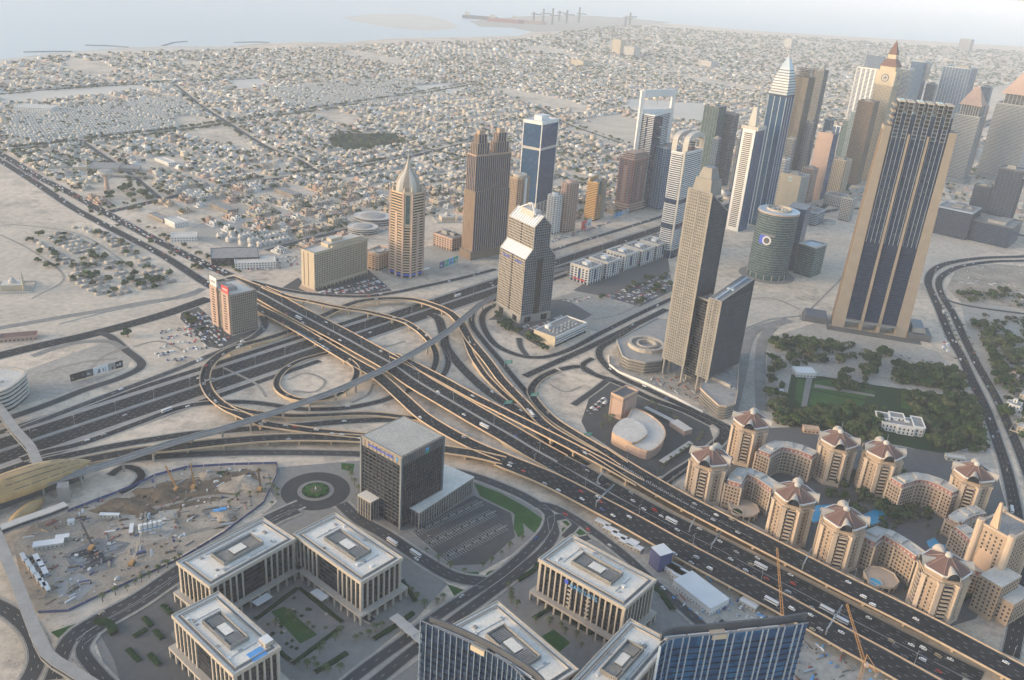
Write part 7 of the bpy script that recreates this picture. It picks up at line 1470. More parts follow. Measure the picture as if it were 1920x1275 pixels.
for k in range(5):
    c = G(265 + k * 9, 1003 - k * 2); o = (c[0], c[1], 0); t = thing('silo', 'upright white cement silo in the mixing plant', 'silo', o, 'cement silos'); sub(t, o, 'drum', lambda b: b.cyl(c[0], c[1], 3, 1.7, 7, 'white', 12)); sub(t, o, 'cone', lambda b: b.cyl(c[0], c[1], 1, .5, 2, 'metal', 12, 1.7)); sub(t, o, 'blue_stripe', lambda b: b.cyl(c[0], c[1], 5, 1.75, .8, 'sky_blue', 12))
random.seed(21)
for k in range(16):
    c = G(random.uniform(262, 330), random.uniform(965, 985)); o = (c[0], c[1], 0); b = MB(o); n_ = random.randint(3, 6); an = R(15 + random.choice((0, 90)))
    for j in range(n_): b.box(c[0], c[1], j * .35, random.uniform(5, 9), .5 + random.random() * 2, .3, random.choice(['bark', 'metal', 'white', 'tan']), an)
    tag(b.build('material_stack'), 'stack of boards and bars in the mixing plant yard', 'stack', 'material stacks in the mixing yard', None)['kind'] = 'stuff'
for k in range(14):
    c = G(random.uniform(130, 215), random.uniform(1018, 1062)); b = MB((c[0], c[1], 0))
    for j in range(6): b.box(c[0] + j * .5, c[1] - j * .9, 0, random.uniform(9, 13), .45, .5, 'metal_dark' if k % 3 else 'metal', R(38))
    tag(b.build('steel_bar_bundle'), 'bundle of dark steel bars in the steel yard', 'steel bars', 'bar bundles in the steel yard')['kind'] = 'stuff'
for k in range(10):
    c = G(random.uniform(380, 440), random.uniform(950, 985)); b = MB((c[0], c[1], 0)); an = R(25)
    for j in range(4): b.box(c[0], c[1] + j * 1.1, 0, random.uniform(8, 14), .8, .8, random.choice(['bark', 'concrete', 'metal']), an)
    tag(b.build('pipe_bundle'), 'bundle of long pipes lying on the pale track', 'pipes', 'pipe bundles on the site')['kind'] = 'stuff'
for x_, y_ in ((406, 958), (418, 955)): c = G(x_, y_); tag(MB((c[0], c[1], 0)).box(c[0], c[1], 0, 7, 5, 1.0, 'sky_blue', R(20), None, .8).build('tarpaulin'), 'bright blue tarpaulin over a heap on the site', 'tarpaulin', 'blue tarpaulins')
def heap(x_, y_, rx, ry, h, m, lab):
    c = G(x_, y_); n = 22; b = MB((c[0], c[1], 0)); vs = []; random.seed(int(x_))
    for j in range(6):
        f = j / 5
        for i in range(n): an = i * 2 * math.pi / n; k = (1 - f) * (1 + .25 * math.sin(3 * an + x_) + .12 * random.uniform(-1, 1)); vs.append((c[0] + rx * k * math.cos(an), c[1] + ry * k * math.sin(an), h * (1 - (1 - f) ** 2) + random.uniform(-.2, .2) * (0 < j)))
    b.add(vs, [(j * n + i, j * n + (i + 1) % n, (j + 1) * n + (i + 1) % n, (j + 1) * n + i) for j in range(5) for i in range(n)], m); tag(b.build('soil_heap'), lab, 'heap')
heap(235, 952, 26, 12, 4.5, 'soil', 'long dark heap of dug soil'); heap(300, 925, 22, 12, 4, 'soil', 'dark soil heap behind the orange crane'); heap(455, 910, 20, 14, 4, 'dirt', 'brown soil heap by the roundabout fence'); heap(420, 968, 12, 8, 3, 'dirt', 'small sandy heap by the pipes'); heap(390, 893, 10, 6, 3, 'dirt', 'pale heap beside the green pit')
def fence(s, h, m, lab, cap=None):
    L = [Vector((*G2(x, y), 0)) for x, y in S(s)]; o = (L[0].x, L[0].y, 0); t = thing('site_fence', lab, 'fence', o)
    for a_, c_ in zip(L, L[1:]):
        n_ = max(1, int((c_ - a_).length / 12))
        for k in range(n_): p, q = a_.lerp(c_, k / n_), a_.lerp(c_, (k + .97) / n_); sub(t, o, 'panel', lambda b: b.bar(p + Vector((0, 0, h / 2)), q + Vector((0, 0, h / 2)), .25, m, h))
fence('127,960 250,913 290,893 353,877 440,872 520,870', 2.6, 'hoarding', 'dark blue hoarding along the back of the building site'); fence('520,870 518,893 494,944 420,1000 340,1048 190,1117 127,1147 70,1150', 2.2, 'hoarding', 'dark blue hoarding along the street side of the building site'); fence('1141,668 1142,686 1160,700 1200,716 1260,745 1318,775', 3.2, 'white', 'white boundary wall curving past the granite towers'); fence('1395,618 1440,600 1530,590', 2, 'offwhite', 'pale wall behind the cylinder plot'); fence('380,541 300,566 200,585 110,608', .9, 'offwhite', 'low kerb wall along the dirt road'); fence('1222,930 1262,900 1300,872 1330,846', 4, 'concrete', 'grey retaining wall beside the sunken lane by the bank')
def tower_crane(base, top, tip, lab, m='crane', w=1.8):
    B_, T_, J_ = Vector(base), Vector(top), Vector(tip); o = (B_.x, B_.y, 0); t = thing('tower_crane', lab, 'crane', o, 'orange tower cranes')
    def lattice(b, A, Z, w0, w1, n):
        d = (Z - A).normalized(); u = d.cross(Vector((0.3, .9, .1))).normalized(); v = u.cross(d); C_ = [(u * i + v * j) for i, j in ((-1, -1), (1, -1), (1, 1), (-1, 1))]
        for c in C_: b.bar(A + c * w0 / 2, Z + c * w1 / 2, .16, m)
        for k in range(n):
            f, g = k / n, (k + 1) / n; wf, wg = w0 + (w1 - w0) * f, w0 + (w1 - w0) * g
            for j in range(4): b.bar(A.lerp(Z, f) + C_[j] * wf / 2, A.lerp(Z, g) + C_[(j + 1) % 4] * wg / 2, .09, m)
    sub(t, o, 'mast', lambda b: lattice(b, B_, T_, w, w, 24)); sub(t, o, 'jib', lambda b: lattice(b, T_, J_, w, w * .5, 24)); h = (J_ - T_); h.z = 0; h.normalize(); K = T_ - h * 11 + Vector((0, 0, 1)); sub(t, o, 'counter_jib', lambda b: lattice(b, T_, K, w, w, 5)); sub(t, o, 'counterweight', lambda b: b.box(K.x, K.y, K.z - 3, 3, 3, 3, 'concrete_dark')); sub(t, o, 'cab', lambda b: b.box(T_.x + 1.5, T_.y, T_.z - 2.5, 2, 2.4, 2.5, 'white')); A_ = T_ + Vector((0, 0, 7)); sub(t, o, 'a_frame', lambda b: (b.bar(T_, A_, .5, m), b.bar(K, A_, .3, m), b.bar(A_, T_.lerp(J_, .8), .12, 'metal_dark')))
g = Vector(G(1621, 1243, 62)); tower_crane((g.x, g.y, 0), g, G(1588, 1132, 92), 'orange tower crane with a raised jib beside the blue glass tower'); g = Vector(G(1470, 1192, 70)); tower_crane((g.x, g.y, 0), g, G(1457, 1027, 112), 'orange tower crane jib standing up from behind the blue glass tower')

def clutter():
    b = MB(); rr = random.Random(8)
    for s_, n_, ms in (('130,958 250,914 353,878 515,872 495,940 360,1025 190,1110 100,1140 50,1090 40,1010', 420, ['tan', 'bark', 'concrete', 'white', 'metal', 'soil', 'dirt', 'dirt', 'dirt', 'tan', 'concrete_dark', 'redstone', 'bark', 'soil', 'white', 'hoarding']), ('1245,1115 1300,1155 1420,1285 1740,1285 1640,1238 1480,1155 1360,1090 1275,1050', 300, ['concrete', 'bark', 'metal', 'white', 'redstone', 'concrete_dark', 'tan', 'sky_blue']), ('1170,690 1230,720 1310,755 1330,730 1260,700 1180,675', 110, ['concrete', 'redstone', 'bark', 'metal', 'tan']), ('1795,500 1870,495 1930,500 1930,580 1800,565', 130, ['offwhite', 'concrete', 'tan', 'bark', 'white'])):
        P = S(s_); A = np.array(P); lo, hi = A.min(0), A.max(0); k = 0
        while k < n_:
            q = (rr.uniform(lo[0], hi[0]), rr.uniform(lo[1], hi[1]))
            if not inpoly(np.array([q]), P)[0]: k += .2; continue
            c = G2(*q); L_ = rr.choice((1.2, 2, 3, 5, 9)); b.box(c[0], c[1], 0, L_, rr.uniform(.5, 2.2), rr.uniform(.3, 1.8), rr.choice(ms), rr.choice((R(25), R(115), R(60), rr.uniform(0, 3))), None, rr.uniform(.5, 1)); k += 1
    tag(b.build('site_clutter'), 'planks, blocks, bars and rubble strewn over the building sites', None, None, 'stuff')
clutter()
# ================================================================== low city, trees, cars
class BoxBatch:
    "thousands of plain boxes in one mesh, made with arrays"
    def __init__(s): s.rows = []
    def add(s, cx, cy, z0, sx, sy, h, an, wall, roof): s.rows.append((cx, cy, z0, sx, sy, h, an, wall, roof))
    def build(s, name, mats_):
        A = np.array(s.rows, float); n = len(A); c, q = np.cos(A[:, 6]), np.sin(A[:, 6]); V = np.zeros((n, 8, 3))
        for k, (i, j, l) in enumerate(((-1, -1, 0), (1, -1, 0), (1, 1, 0), (-1, 1, 0), (-1, -1, 1), (1, -1, 1), (1, 1, 1), (-1, 1, 1))):
            x, y = i * A[:, 3] / 2, j * A[:, 4] / 2; V[:, k, 0] = A[:, 0] + x * c - y * q; V[:, k, 1] = A[:, 1] + x * q + y * c; V[:, k, 2] = A[:, 2] + l * A[:, 5]
        F = np.array([[4, 5, 6, 7], [0, 1, 5, 4], [1, 2, 6, 5], [2, 3, 7, 6], [3, 0, 4, 7]]); faces = (F[None] + (np.arange(n) * 8)[:, None, None]).reshape(-1)
        me = bpy.data.meshes.new(name); me.vertices.add(n * 8); me.vertices.foreach_set('co', V.reshape(-1)); me.loops.add(n * 20); me.loops.foreach_set('vertex_index', faces.astype(np.int32)); me.polygons.add(n * 5)
        me.polygons.foreach_set('loop_start', np.arange(0, n * 20, 4, dtype=np.int32)); mi = np.repeat(A[:, 7].astype(np.int32), 5).reshape(n, 5); mi[:, 0] = A[:, 8]; 
        for m in mats_: me.materials.append(mat(m))
        me.polygons.foreach_set('material_index', mi.reshape(-1)); me.update(calc_edges=True); ob = bpy.data.objects.new(name, me); COL.objects.link(ob); ob['kind'] = 'stuff'; return ob
def tri_mesh(name, V, F, mats_, mi):
    me = bpy.data.meshes.new(name); me.from_pydata(V, [], F)
    for m in mats_: me.materials.append(mat(m))
    me.polygons.foreach_set('material_index', mi); me.update(); return me
# ---- what may not be built over: roads, towers, plots
RD = []
for k, (L, N, w, ln, dz) in ROADS.items():
    for a_, c_ in zip(L, L[1:]):
        n_ = max(1, int((c_ - a_).length / 12))
        for j in range(n_): p = a_.lerp(c_, j / n_); RD.append((p.x, p.y, w / 2))
RD = np.array(RD); cell = 40.0; RDH = {}
for i, (x_, y_, w_) in enumerate(RD): RDH.setdefault((int(x_ // cell), int(y_ // cell)), []).append(i)
def near_road(x_, y_, m):
    ci, cj = int(x_ // cell), int(y_ // cell)
    for i in (-1, 0, 1):
        for j in (-1, 0, 1):
            for k in RDH.get((ci + i, cj + j), ()):
                if math.hypot(RD[k, 0] - x_, RD[k, 1] - y_) < RD[k, 2] + m: return True
    return False
BLK = [(o.location.x, o.location.y, 46.0 if o.name.split('.')[0] in ('hotel', 'showroom', 'long_building', 'round_hall') else 34.0) for o in COL.objects if o.type == 'EMPTY' and o.parent is None and o.name.split('.')[0] not in ('flyover', 'train_viaduct', 'site_fence', 'road_sign', 'overhead_gantry')]
def near_block(x_, y_): return any(abs(a_ - x_) < r_ and abs(c_ - y_) < r_ for a_, c_, r_ in BLK)
EXC = [S(s) for s in ('612,260 640,250 740,250 760,265 700,280 630,280', '770,163 830,155 880,163 850,176 800,176', '1180,185 1320,195 1330,230 1240,222 1170,200', '0,172 250,158 290,166 130,185 0,195', '420,148 480,142 510,158 450,166', '1025,345 1070,325 1120,335 1060,355', '640,480 740,475 860,450 900,490 760,528', '1060,240 1150,215 1240,235 1260,262 1150,275', '170,345 280,335 320,365 210,392', '550,485 690,447 760,530 560,545', '720,420 900,400 960,440 880,480 740,520')]
D1 = S('-60,138 0,120 100,106 233,99 433,94 640,88 860,77 985,74 1060,60 1160,48 1280,54 1420,66 1500,70 1700,84 1960,100 1960,160 1700,170 1600,230 1440,330 1250,372 1000,440 880,470 830,430 700,455 560,480 480,470 400,430 300,380 230,385 205,394 0,284 -60,250')
D2 = S('60,455 130,425 200,430 335,528 270,548 180,560 90,500')
D3 = S('1440,400 1520,380 1600,330 1720,330 1960,300 1960,420 1830,400 1760,440 1560,440')
D4 = S('1900,650 1960,650 1960,1000 1915,860 1890,760')
D5 = S('1310,370 1380,330 1560,300 1700,230 1960,230 1960,310 1720,330 1560,400 1440,410 1320,440')
E1 = np.array([math.cos(R(51.5)), math.sin(R(51.5))]); E2 = np.array([-E1[1], E1[0]])
WALLM = ['white', 'offwhite', 'cream', 'stone', 'pinkstone', 'sandstone', 'roof_white', 'roof_grey', 'concrete', 'g_dark', 'tan']
rs = np.random.RandomState(11); HOUSES = []; TREES = []
def field(poly, y0, y1, px_, py_, keep, trees, shed_=False, skip=6):
    xs = np.array([G2(*p) for p in poly]); lo = xs.min(0); hi = xs.max(0); hi = np.minimum(hi, [9000, y1]); lo = np.maximum(lo, [-6000, y0]); c = (lo + hi) / 2; ext = float(np.abs(hi - lo).max()) * .75
    us = np.arange(-ext, ext, px_); vs = np.arange(-ext, ext, py_); I, J = np.meshgrid(np.arange(len(us)), np.arange(len(vs)), indexing='ij'); I, J = I.ravel(), J.ravel()
    ok = (I % skip != 0) & (J % (4 if not shed_ else 2) != 0); I, J = I[ok], J[ok]
    X = c[None] + us[I][:, None] * E1[None] + vs[J][:, None] * E2[None]; m = (X[:, 1] > y0) & (X[:, 1] <= y1); X = X[m]
    P = PXN(np.c_[X, np.zeros(len(X))]); m = inpoly(P, poly) & (P[:, 0] > -40) & (P[:, 0] < 1960)
    for e in EXC: m &= ~inpoly(P, e)
    if not shed_:
        for e in ROWS: m &= ~inpoly(P, e)
    nz = np.sin(X[:, 0] * .004 + 1.3) * np.sin(X[:, 1] * .0033) + .5 * np.sin(X[:, 0] * .011 + X[:, 1] * .009); m &= (nz > -1.05)
    X = X[m]
    for x_, y_ in X:
        x_ += rs.uniform(-.12, .12) * px_; y_ += rs.uniform(-.12, .12) * py_
        if near_road(x_, y_, 9 if y_ < 3500 else 14) or near_block(x_, y_): continue
        if rs.rand() < keep: HOUSES.append((x_, y_, px_, rs.rand(), shed_))
        for _ in range(2):
            if rs.rand() < trees: TREES.append((x_ + rs.uniform(-.6, .6) * px_, y_ + rs.uniform(-.6, .6) * py_, rs.uniform(2.8, 6.0) * (1 + (y_ > 3200) * .2 + (y_ > 5000) * .5)))
ROWS = [S('0,250 30,215 330,182 400,235 110,282'), S('480,168 760,147 900,170 700,198 560,203'), S('390,440 520,438 600,452 470,470')]
field(D1, 0, 2600, 21, 19, .95, .55); field(D1, 2600, 4600, 25, 24, .96, .42); field(D1, 4600, 9500, 40, 38, .97, .36); field(D1, 9500, 16000, 95, 95, .9, .25)
for rw in ROWS: field(rw, 0, 6000, 8.2, 13, .96, .16, 'row', 14)
field(D2, 0, 3000, 11, 9, .85, .16, True, 9); field(D3, 0, 6000, 38, 36, .7, .5); field(D4, 0, 3000, 24, 22, .8, .6); field(D5, 0, 6000, 40, 38, .7, .5)
HOUSES.sort(key=lambda h: h[0] ** 2 + h[1] ** 2 + (1e9 if h[4] else 0))
# nearest villas as things of their own, from a few kinds
def villa_kind(i):
    wm = ['offwhite', 'cream', 'white', 'stone', 'pinkstone', 'sandstone_lt'][i]; rm = ['roof_white', 'roof_white', 'roof_grey', 'roof_white', 'roof_white', 'roof_grey'][i]; random.seed(40 + i); b = MB()
    def blk(x_, y_, w, d, h, z=0):
        Q = rect((x_, y_), 0, w, d); b.prism(Q, z, z + h, wm, rm); b.ring(off(Q, .15), off(Q, -.4), z + h, z + h + .8, wm); wall_windows(b, Q, z + 1.0, z + h - .8, 3.3, 3.4, 1.3, 1.6, 'g_dark')
    blk(0, 0, 13, 11, 6.8); blk(7.5 if i % 2 else -7.5, -1.5, 6, 7, 3.6); blk(1.5 * (-1) ** i, 6.5, 8, 4, 6.2); blk(2.5, 1.5, 4, 4, 2.8, 6.8)
    if i in (2, 4): blk(-3, -6, 6, 3, 4.2)
    b.box(-4, 3, 6.8, 1.6, 1.6, 1.4, 'metal'); b.box(-2, 3.5, 6.8, 1.4, 1.0, .9, 'white')
    w = MB(); w.ring(rect((0, 0), 0, 23, 21), rect((0, 0), 0, 22.4, 20.4), 0, 2.1, wm); w.box(8, 8, 0, 5, 3, 3, wm)
    o = b.build('villa', local=True); p = w.build('garden_wall', o, local=True); return o, p
VK = [villa_kind(i) for i in range(6)]; DIST = [('sub5', 'low villas around the dark wood')]
def district(x_, y_):
    u = PX((x_, y_, 0)); 
    return ('beside the gold-domed tower' if u[0] < 800 and u[1] > 330 else 'behind the brown twin tower' if u[0] < 980 and u[1] > 300 else 'beyond the blue glass tower' if u[0] < 1260 else 'by the far cluster') if u[0] > 640 else ('along the cross road' if u[1] > 320 else 'near the water tower') if u[0] > 150 else 'at the coast road end'
adj = ['pale', 'cream', 'bright white', 'stone-coloured', 'pinkish', 'sandy']; used = set(); nind = 0; mass = BoxBatch(); ROT = R(51.5)
for h in HOUSES:
    x_, y_, s_, r_, sh = h; near = nind < 285 and not sh
    if near:
        k = int(r_ * 5.999); o0, w0 = VK[k]; first = k not in used
        o = o0 if first else o0.copy(); w = w0 if first else w0.copy()
        if not first: COL.objects.link(o); COL.objects.link(w); w.parent = o
        used.add(k); o.location = (x_, y_, 0); o.rotation_euler.z = ROT + (int(r_ * 1000) % 4) * math.pi / 2; z = .85 + .3 * ((r_ * 37) % 1); o.scale = (z, z, .85 + .5 * ((r_ * 91) % 1)); dd = district(x_, y_)
        o['label'] = '%s flat-roofed villa with a garden wall %s' % (adj[k], dd); o['category'] = 'villa'; o['group'] = adj[k] + ' villas ' + dd; nind += 1; continue
    k = int(r_ * 997) % 100; wm = 0 if k < 8 else 1 if k < 48 else 2 if k < 62 else 3 if k < 84 else 4 if k < 90 else 5; rm = 3 if k % 10 < 4 else 6 if k % 10 < 6 else 8 if k % 10 < 8 else 7; an = ROT + rs.choice([0, math.pi / 2]) + rs.uniform(-.02, .02)
    if sh == 'row': mass.add(x_, y_, 0, 7.4, 9.5, rs.uniform(6, 7.2), ROT, 1, 6 if k % 4 else 3); mass.add(x_ + E2[0] * 3, y_ + E2[1] * 3, 6, 3, 3, 2.4, ROT, 1, 6); continue
    if sh: mass.add(x_, y_, 0, rs.uniform(7, 11), rs.uniform(5, 8), rs.uniform(2.6, 3.6), an, 3 + 7 * (k % 2), 7 if k % 3 else 3); continue
    f = s_ / 25.0; f = f if f < 1.5 else f * .8; hh = rs.uniform(4.2, 7.2) * (1 if f < 2 else 1.2)
    if rs.rand() < .012 and y_ > 1900: hh *= 2.2
    w_, d_ = rs.uniform(12, 21) * f, rs.uniform(11, 18) * f; mass.add(x_, y_, 0, w_, d_, hh, an, wm, rm); c, q = math.cos(an), math.sin(an)
    ox, oy = rs.uniform(-.4, .4) * w_, rs.uniform(-.4, .4) * d_; mass.add(x_ + ox * c - oy * q + .03, y_ + ox * q + oy * c, 0, w_ * .55, d_ * .8, hh * rs.uniform(.4, .8), an, wm, rm)
    if y_ < 4500: ox, oy = rs.uniform(-.3, .3) * w_, rs.uniform(-.3, .3) * d_; mass.add(x_ + ox * c - oy * q, y_ + ox * q + oy * c, hh - .1, w_ * .3, d_ * .35, 2.6, an, wm, rm)
    if y_ < 3300:
        for sx, sy, ww, dd_ in ((0, -10.5, 22, .5), (0, 10.5, 22, .5), (11, 0, .5, 21), (-11, 0, .5, 21)):
            if rs.rand() < .7: mass.add(x_ + (sx * c - sy * q) * f, y_ + (sx * q + sy * c) * f, 0, ww * f, dd_, 2.1, an, wm, wm)
        for _ in range(3): sg = rs.choice([-1, 1]); ox = rs.uniform(-.35, .35) * w_; oy = sg * (d_ / 2 + .06); mass.add(x_ + ox * c - oy * q, y_ + ox * q + oy * c, rs.choice([1, 4.2]), 1.8, .16, 1.6, an, 9, 9)
tag(mass.build('far_houses', WALLM), 'dense pale low houses spreading to the sea', None)
# ---- trees
def leaf_blob(n, seed, flat_=.75, ls=1.0):
    r = np.random.RandomState(seed); V = []; F = []; mi = []; nb = 7; cs = [(r.normal(0, .42), r.normal(0, .42), r.uniform(-.25, .35), r.uniform(.35, .62)) for _ in range(nb)]
    for i in range(n):
        cx, cy_, cz, cr = cs[r.randint(nb)]; d = r.normal(size=3); d /= np.linalg.norm(d); p = np.array([cx, cy_, cz]) + d * cr * r.uniform(.75, 1.05); p[2] *= flat_; u = r.normal(size=3); u -= d * (u @ d) * .7; u /= np.linalg.norm(u); v = np.cross(d, u); v /= np.linalg.norm(v); s = r.uniform(.10, .2) * ls; k = len(V)
        V += [tuple(p - u * s), tuple(p + v * s * .8 + d * .04), tuple(p + u * s), tuple(p - v * s * .8 - d * .02)]; F.append((k, k + 1, k + 2, k + 3)); mi.append(0 if r.rand() < .55 else 1 if r.rand() < .5 else 2)
    return V, F, mi
TK = []
for i in range(5):
    V, F, mi = leaf_blob(520, 100 + i, .75, 1.15); V = [(a_, b_, c_ + 1.0) for a_, b_, c_ in V]; order = [['leaf0', 'leaf1', 'leaf2'], ['leaf2', 'leaf0', 'leaf1'], ['leaf1', 'leaf3', 'leaf0'], ['leaf2', 'leaf2', 'leaf0'], ['leaf3', 'leaf1', 'leaf2']][i]; me = tri_mesh('crown', V, F, order, mi)
    tb = MB(); tb.cyl(0, 0, 0, .10, .55, 'bark', 6, .07)
    for k in range(4): an = k * 1.57 + i; tb.bar((0, 0, .5), (.4 * math.cos(an), .4 * math.sin(an), .95), .06, 'bark')
    to = tb.build('trunk', local=True); tm = to.data; bpy.data.objects.remove(to); TK.append((me, tm))
NT = [0]
def plant_tree(x_, y_, r_, k, lab, gr):
    t = thing('tree', lab, 'tree', (x_, y_, 0), gr)
    for nm, me in (('trunk', TK[k][1]), ('crown', TK[k][0])): o = bpy.data.objects.new(nm, me); COL.objects.link(o); o.parent = t
    t.scale = (r_, r_, r_ * .95); t.rotation_euler.z = rs.uniform(0, 6.28); NT[0] += 1
GROVES = [('1448,640 1472,632 1478,650 1455,668', 6, 'by the paved apron below the giant slab tower', 6), ('1470,640 1585,640 1575,682 1480,682', 15, 'in the sandy grove before the giant slab tower', 6.5), ('1440,660 1460,690 1472,790 1446,780', 11, 'along the lane edge of the walled garden', 5.5), ('1450,772 1602,772 1592,800 1460,797', 20, 'in the front row of the garden', 6), ('1620,660 1662,665 1668,710 1615,705', 9, 'in the clump by the garden drive', 7), ('1676,686 1800,702 1802,732 1682,718', 24, 'in the dense dark wood of the estate', 6), ('1560,690 1622,715 1628,735 1560,735', 9, 'between the two lawns', 5.5), ('1690,740 1830,748 1848,835 1765,852 1735,812 1690,790', 34, 'in the dark wood around the white villa', 6), ('1595,762 1655,768 1640,830 1602,822', 14, 'left of the white villa', 6), ('1815,605 1850,605 1905,640 1918,720 1882,720 1842,660', 20, 'beyond the boulevard on the picture edge', 6.5), ('1800,542 1885,548 1885,568 1802,562', 8, 'along the demolition yard', 6), ('1852,700 1905,722 1905,800 1872,772', 8, 'beside the boulevard near the estate wall', 6), ('925,582 945,600 1003,638 992,642 930,607', 10, 'in the garden at the foot of the gabled tower', 4.5), ('1006,620 1016,650 1040,660 1012,655', 4, 'by the low white office', 4), ('1112,560 1262,502 1262,540 1192,575', 20, 'in the car park of the small offices', 3.6), ('1540,892 1700,900 1765,962 1640,1002 1560,992', 22, 'in the pool garden of the red-roofed towers', 4.5), ('338,582 372,610 392,642 350,602', 8, 'in the hedge of the hotel car park', 3), ('70,440 330,530 240,556 70,505', 26, 'among the shanty rows', 4), ('205,352 272,352 270,376 205,376', 7, 'by the water tower', 6), ('1830,1095 1880,1100 1878,1120 1840,1130', 6, 'on the forecourt of the sandstone hotel', 3.5)]
for s, n_, where, r_ in GROVES:
    P = S(s); A = np.array(P); lo, hi = A.min(0), A.max(0); c_ = 0; tries = 0; pl = []
    while c_ < n_ and tries < 4000:
        tries += 1; q = lo + rs.rand(2) * (hi - lo)
        if not inpoly(q[None], P)[0]: continue
        g = G2(*q)
        if any((g[0] - a_) ** 2 + (g[1] - b_) ** 2 < (r_ * .85) ** 2 for a_, b_ in pl): continue
        pl.append(g); k = rs.randint(5); plant_tree(g[0], g[1], r_ * rs.uniform(.9, 1.6), k, '%s tree %s' % (['green', 'dark green', 'olive', 'very dark', 'grey-green'][k], where), 'trees ' + where); c_ += 1
g = G2(240, 632); plant_tree(g[0], g[1], 6.5, 1, 'single round dark tree on the sandy car park', 'lone trees')
for k in range(60): q = S('612,260 640,250 740,250 760,265 700,280 630,280'); u = (rs.uniform(615, 755), rs.uniform(251, 279)); (inpoly(np.array([u]), q)[0]) and TREES.append((*G2(*u), 6.5))
for k in range(260): u = (rs.uniform(0, 190), rs.uniform(285, 345)); (u[1] > 288 + u[0] * .28 - 30 and u[1] < 285 + u[0] * .25) and TREES.append((*G2(*u), 4.5))
for key, st in (('cross', 1.2), ('cross2', .5), ('cross3', .8), ('sub3', 1.0), ('sub1', 1.0), ('sub2', 1.5), ('sub4', 1.4), ('sub5', 1.0), ('sub6', 1.6), ('safa_u', 2.0)):
    L, N, w, ln, dz = ROADS[key]
    for i in range(len(L)):
        for _ in range(int(rs.poisson(1.3 / st))): TREES.append((L[i].x + N[i].x * (SG := (-1 if rs.rand() < .5 else 1)) * (OF := w / 2 + rs.uniform(7, 15)) + rs.uniform(-3, 3), L[i].y + N[i].y * SG * OF + rs.uniform(-3, 3), rs.uniform(2.5, 5)))
for s_, n_, r_ in (('1480,640 1600,640 1640,670 1480,690', 60, 4.0), ('1690,740 1850,752 1850,850 1760,852', 160, 4.5), ('1450,772 1610,772 1600,805 1455,800', 70, 4.0), ('1675,690 1805,702 1805,735 1680,722', 110, 4.6), ('1810,600 1850,600 1915,650 1925,730 1880,722', 110, 4.5), ('1800,542 1930,560 1930,580 1802,566', 50, 4.0), ('1850,740 1925,760 1925,830 1880,790', 60, 4.0), ('1838,592 1930,602 1930,760 1895,740 1850,660', 150, 4.4), ('1470,640 1590,640 1640,668 1480,690', 60, 3.6), ('1900,820 1930,830 1930,900', 20, 3.5), ('1540,885 1700,890 1770,960 1640,1005 1550,995', 130, 2.6), ('1700,935 1760,930 1800,960 1740,985', 40, 2.6), ('1440,660 1462,690 1474,795 1446,785', 40, 3.6), ('1590,762 1660,768 1645,840 1600,828', 60, 4.2), ('1390,915 1480,955 1470,970 1380,930', 30, 2.0), ('1600,1040 1720,1100 1700,1115 1600,1060', 30, 2.0), ('926,582 946,600 1010,640 1000,650 930,607', 40, 2.6)):
    P = S(s_); A = np.array(P); lo, hi = A.min(0), A.max(0); q = lo + rs.rand(n_, 2) * (hi - lo); q = q[inpoly(q, P)]; TREES += [(*G2(*u), r_ * rs.uniform(.7, 1.3)) for u in q]
# the rest of the green: one mass of small crowns
def tree_mass():
    V, F, mi = [], [], []; proto = []
    for s in range(6): proto.append(leaf_blob(30, 300 + s, .8, 2.6)[:2])
    Vs = []; Fs = []; Ms = []; off_ = 0
    for x_, y_, r_ in TREES:
        if near_road(x_, y_, r_ * .8): continue
        v, f = proto[rs.randint(6)]; a_ = np.array(v); a_ = a_ * np.array([1, 1, .9]) * r_ * 1.15; a_[:, 2] += r_ * .9; a_[:, 0] += x_; a_[:, 1] += y_; Vs.append(a_ * 1.0); Fs.append(np.array(f) + off_); off_ += len(a_); Ms.append(np.full(len(f), rs.randint(4)))
    Vs = np.concatenate(Vs); Fs = np.concatenate(Fs).astype(np.int32); Ms = np.concatenate(Ms).astype(np.int32); n = len(Fs)
    me = bpy.data.meshes.new('far_trees'); me.vertices.add(len(Vs)); me.vertices.foreach_set('co', Vs.reshape(-1)); me.loops.add(n * 4); me.loops.foreach_set('vertex_index', Fs.reshape(-1)); me.polygons.add(n); me.polygons.foreach_set('loop_start', np.arange(0, n * 4, 4, dtype=np.int32)); [me.materials.append(mat('leaf%d' % k)) for k in range(4)]; me.polygons.foreach_set('material_index', Ms); me.update(calc_edges=True); o = bpy.data.objects.new('far_trees', me); COL.objects.link(o); tag(o, 'garden and street trees between the low houses', None, None, 'stuff')
tree_mass()
# ---- palms
def palm_mesh():
    b = MB(); b.cyl(0, 0, 0, .28, 6.2, 'bark', 7, .2); to = b.build('trunk', local=True); tm = to.data; bpy.data.objects.remove(to); b = MB()
    for i in range(16):
        an = i * 2.4; el = .9 - .09 * (i % 9); p = None
        for j in range(5):
            f0, f1 = j / 5, (j + 1) / 5
            def pt(f, s): r_ = 2.9 * f; z = 6.2 + el * 1.6 * f - 2.3 * f * f; w = .34 * (1 - abs(f - .4)) * s; return (r_ * math.cos(an) - w * math.sin(an), r_ * math.sin(an) + w * math.cos(an), z - abs(s) * .12)
            b.add([pt(f0, -1), pt(f0, 1), pt(f1, 1), pt(f1, -1)], [(0, 1, 2, 3)], 'leaf1' if i % 3 else 'leaf3')
    fo = b.build('fronds', local=True); fm = fo.data; bpy.data.objects.remove(fo); return tm, fm
PT, PF = palm_mesh()
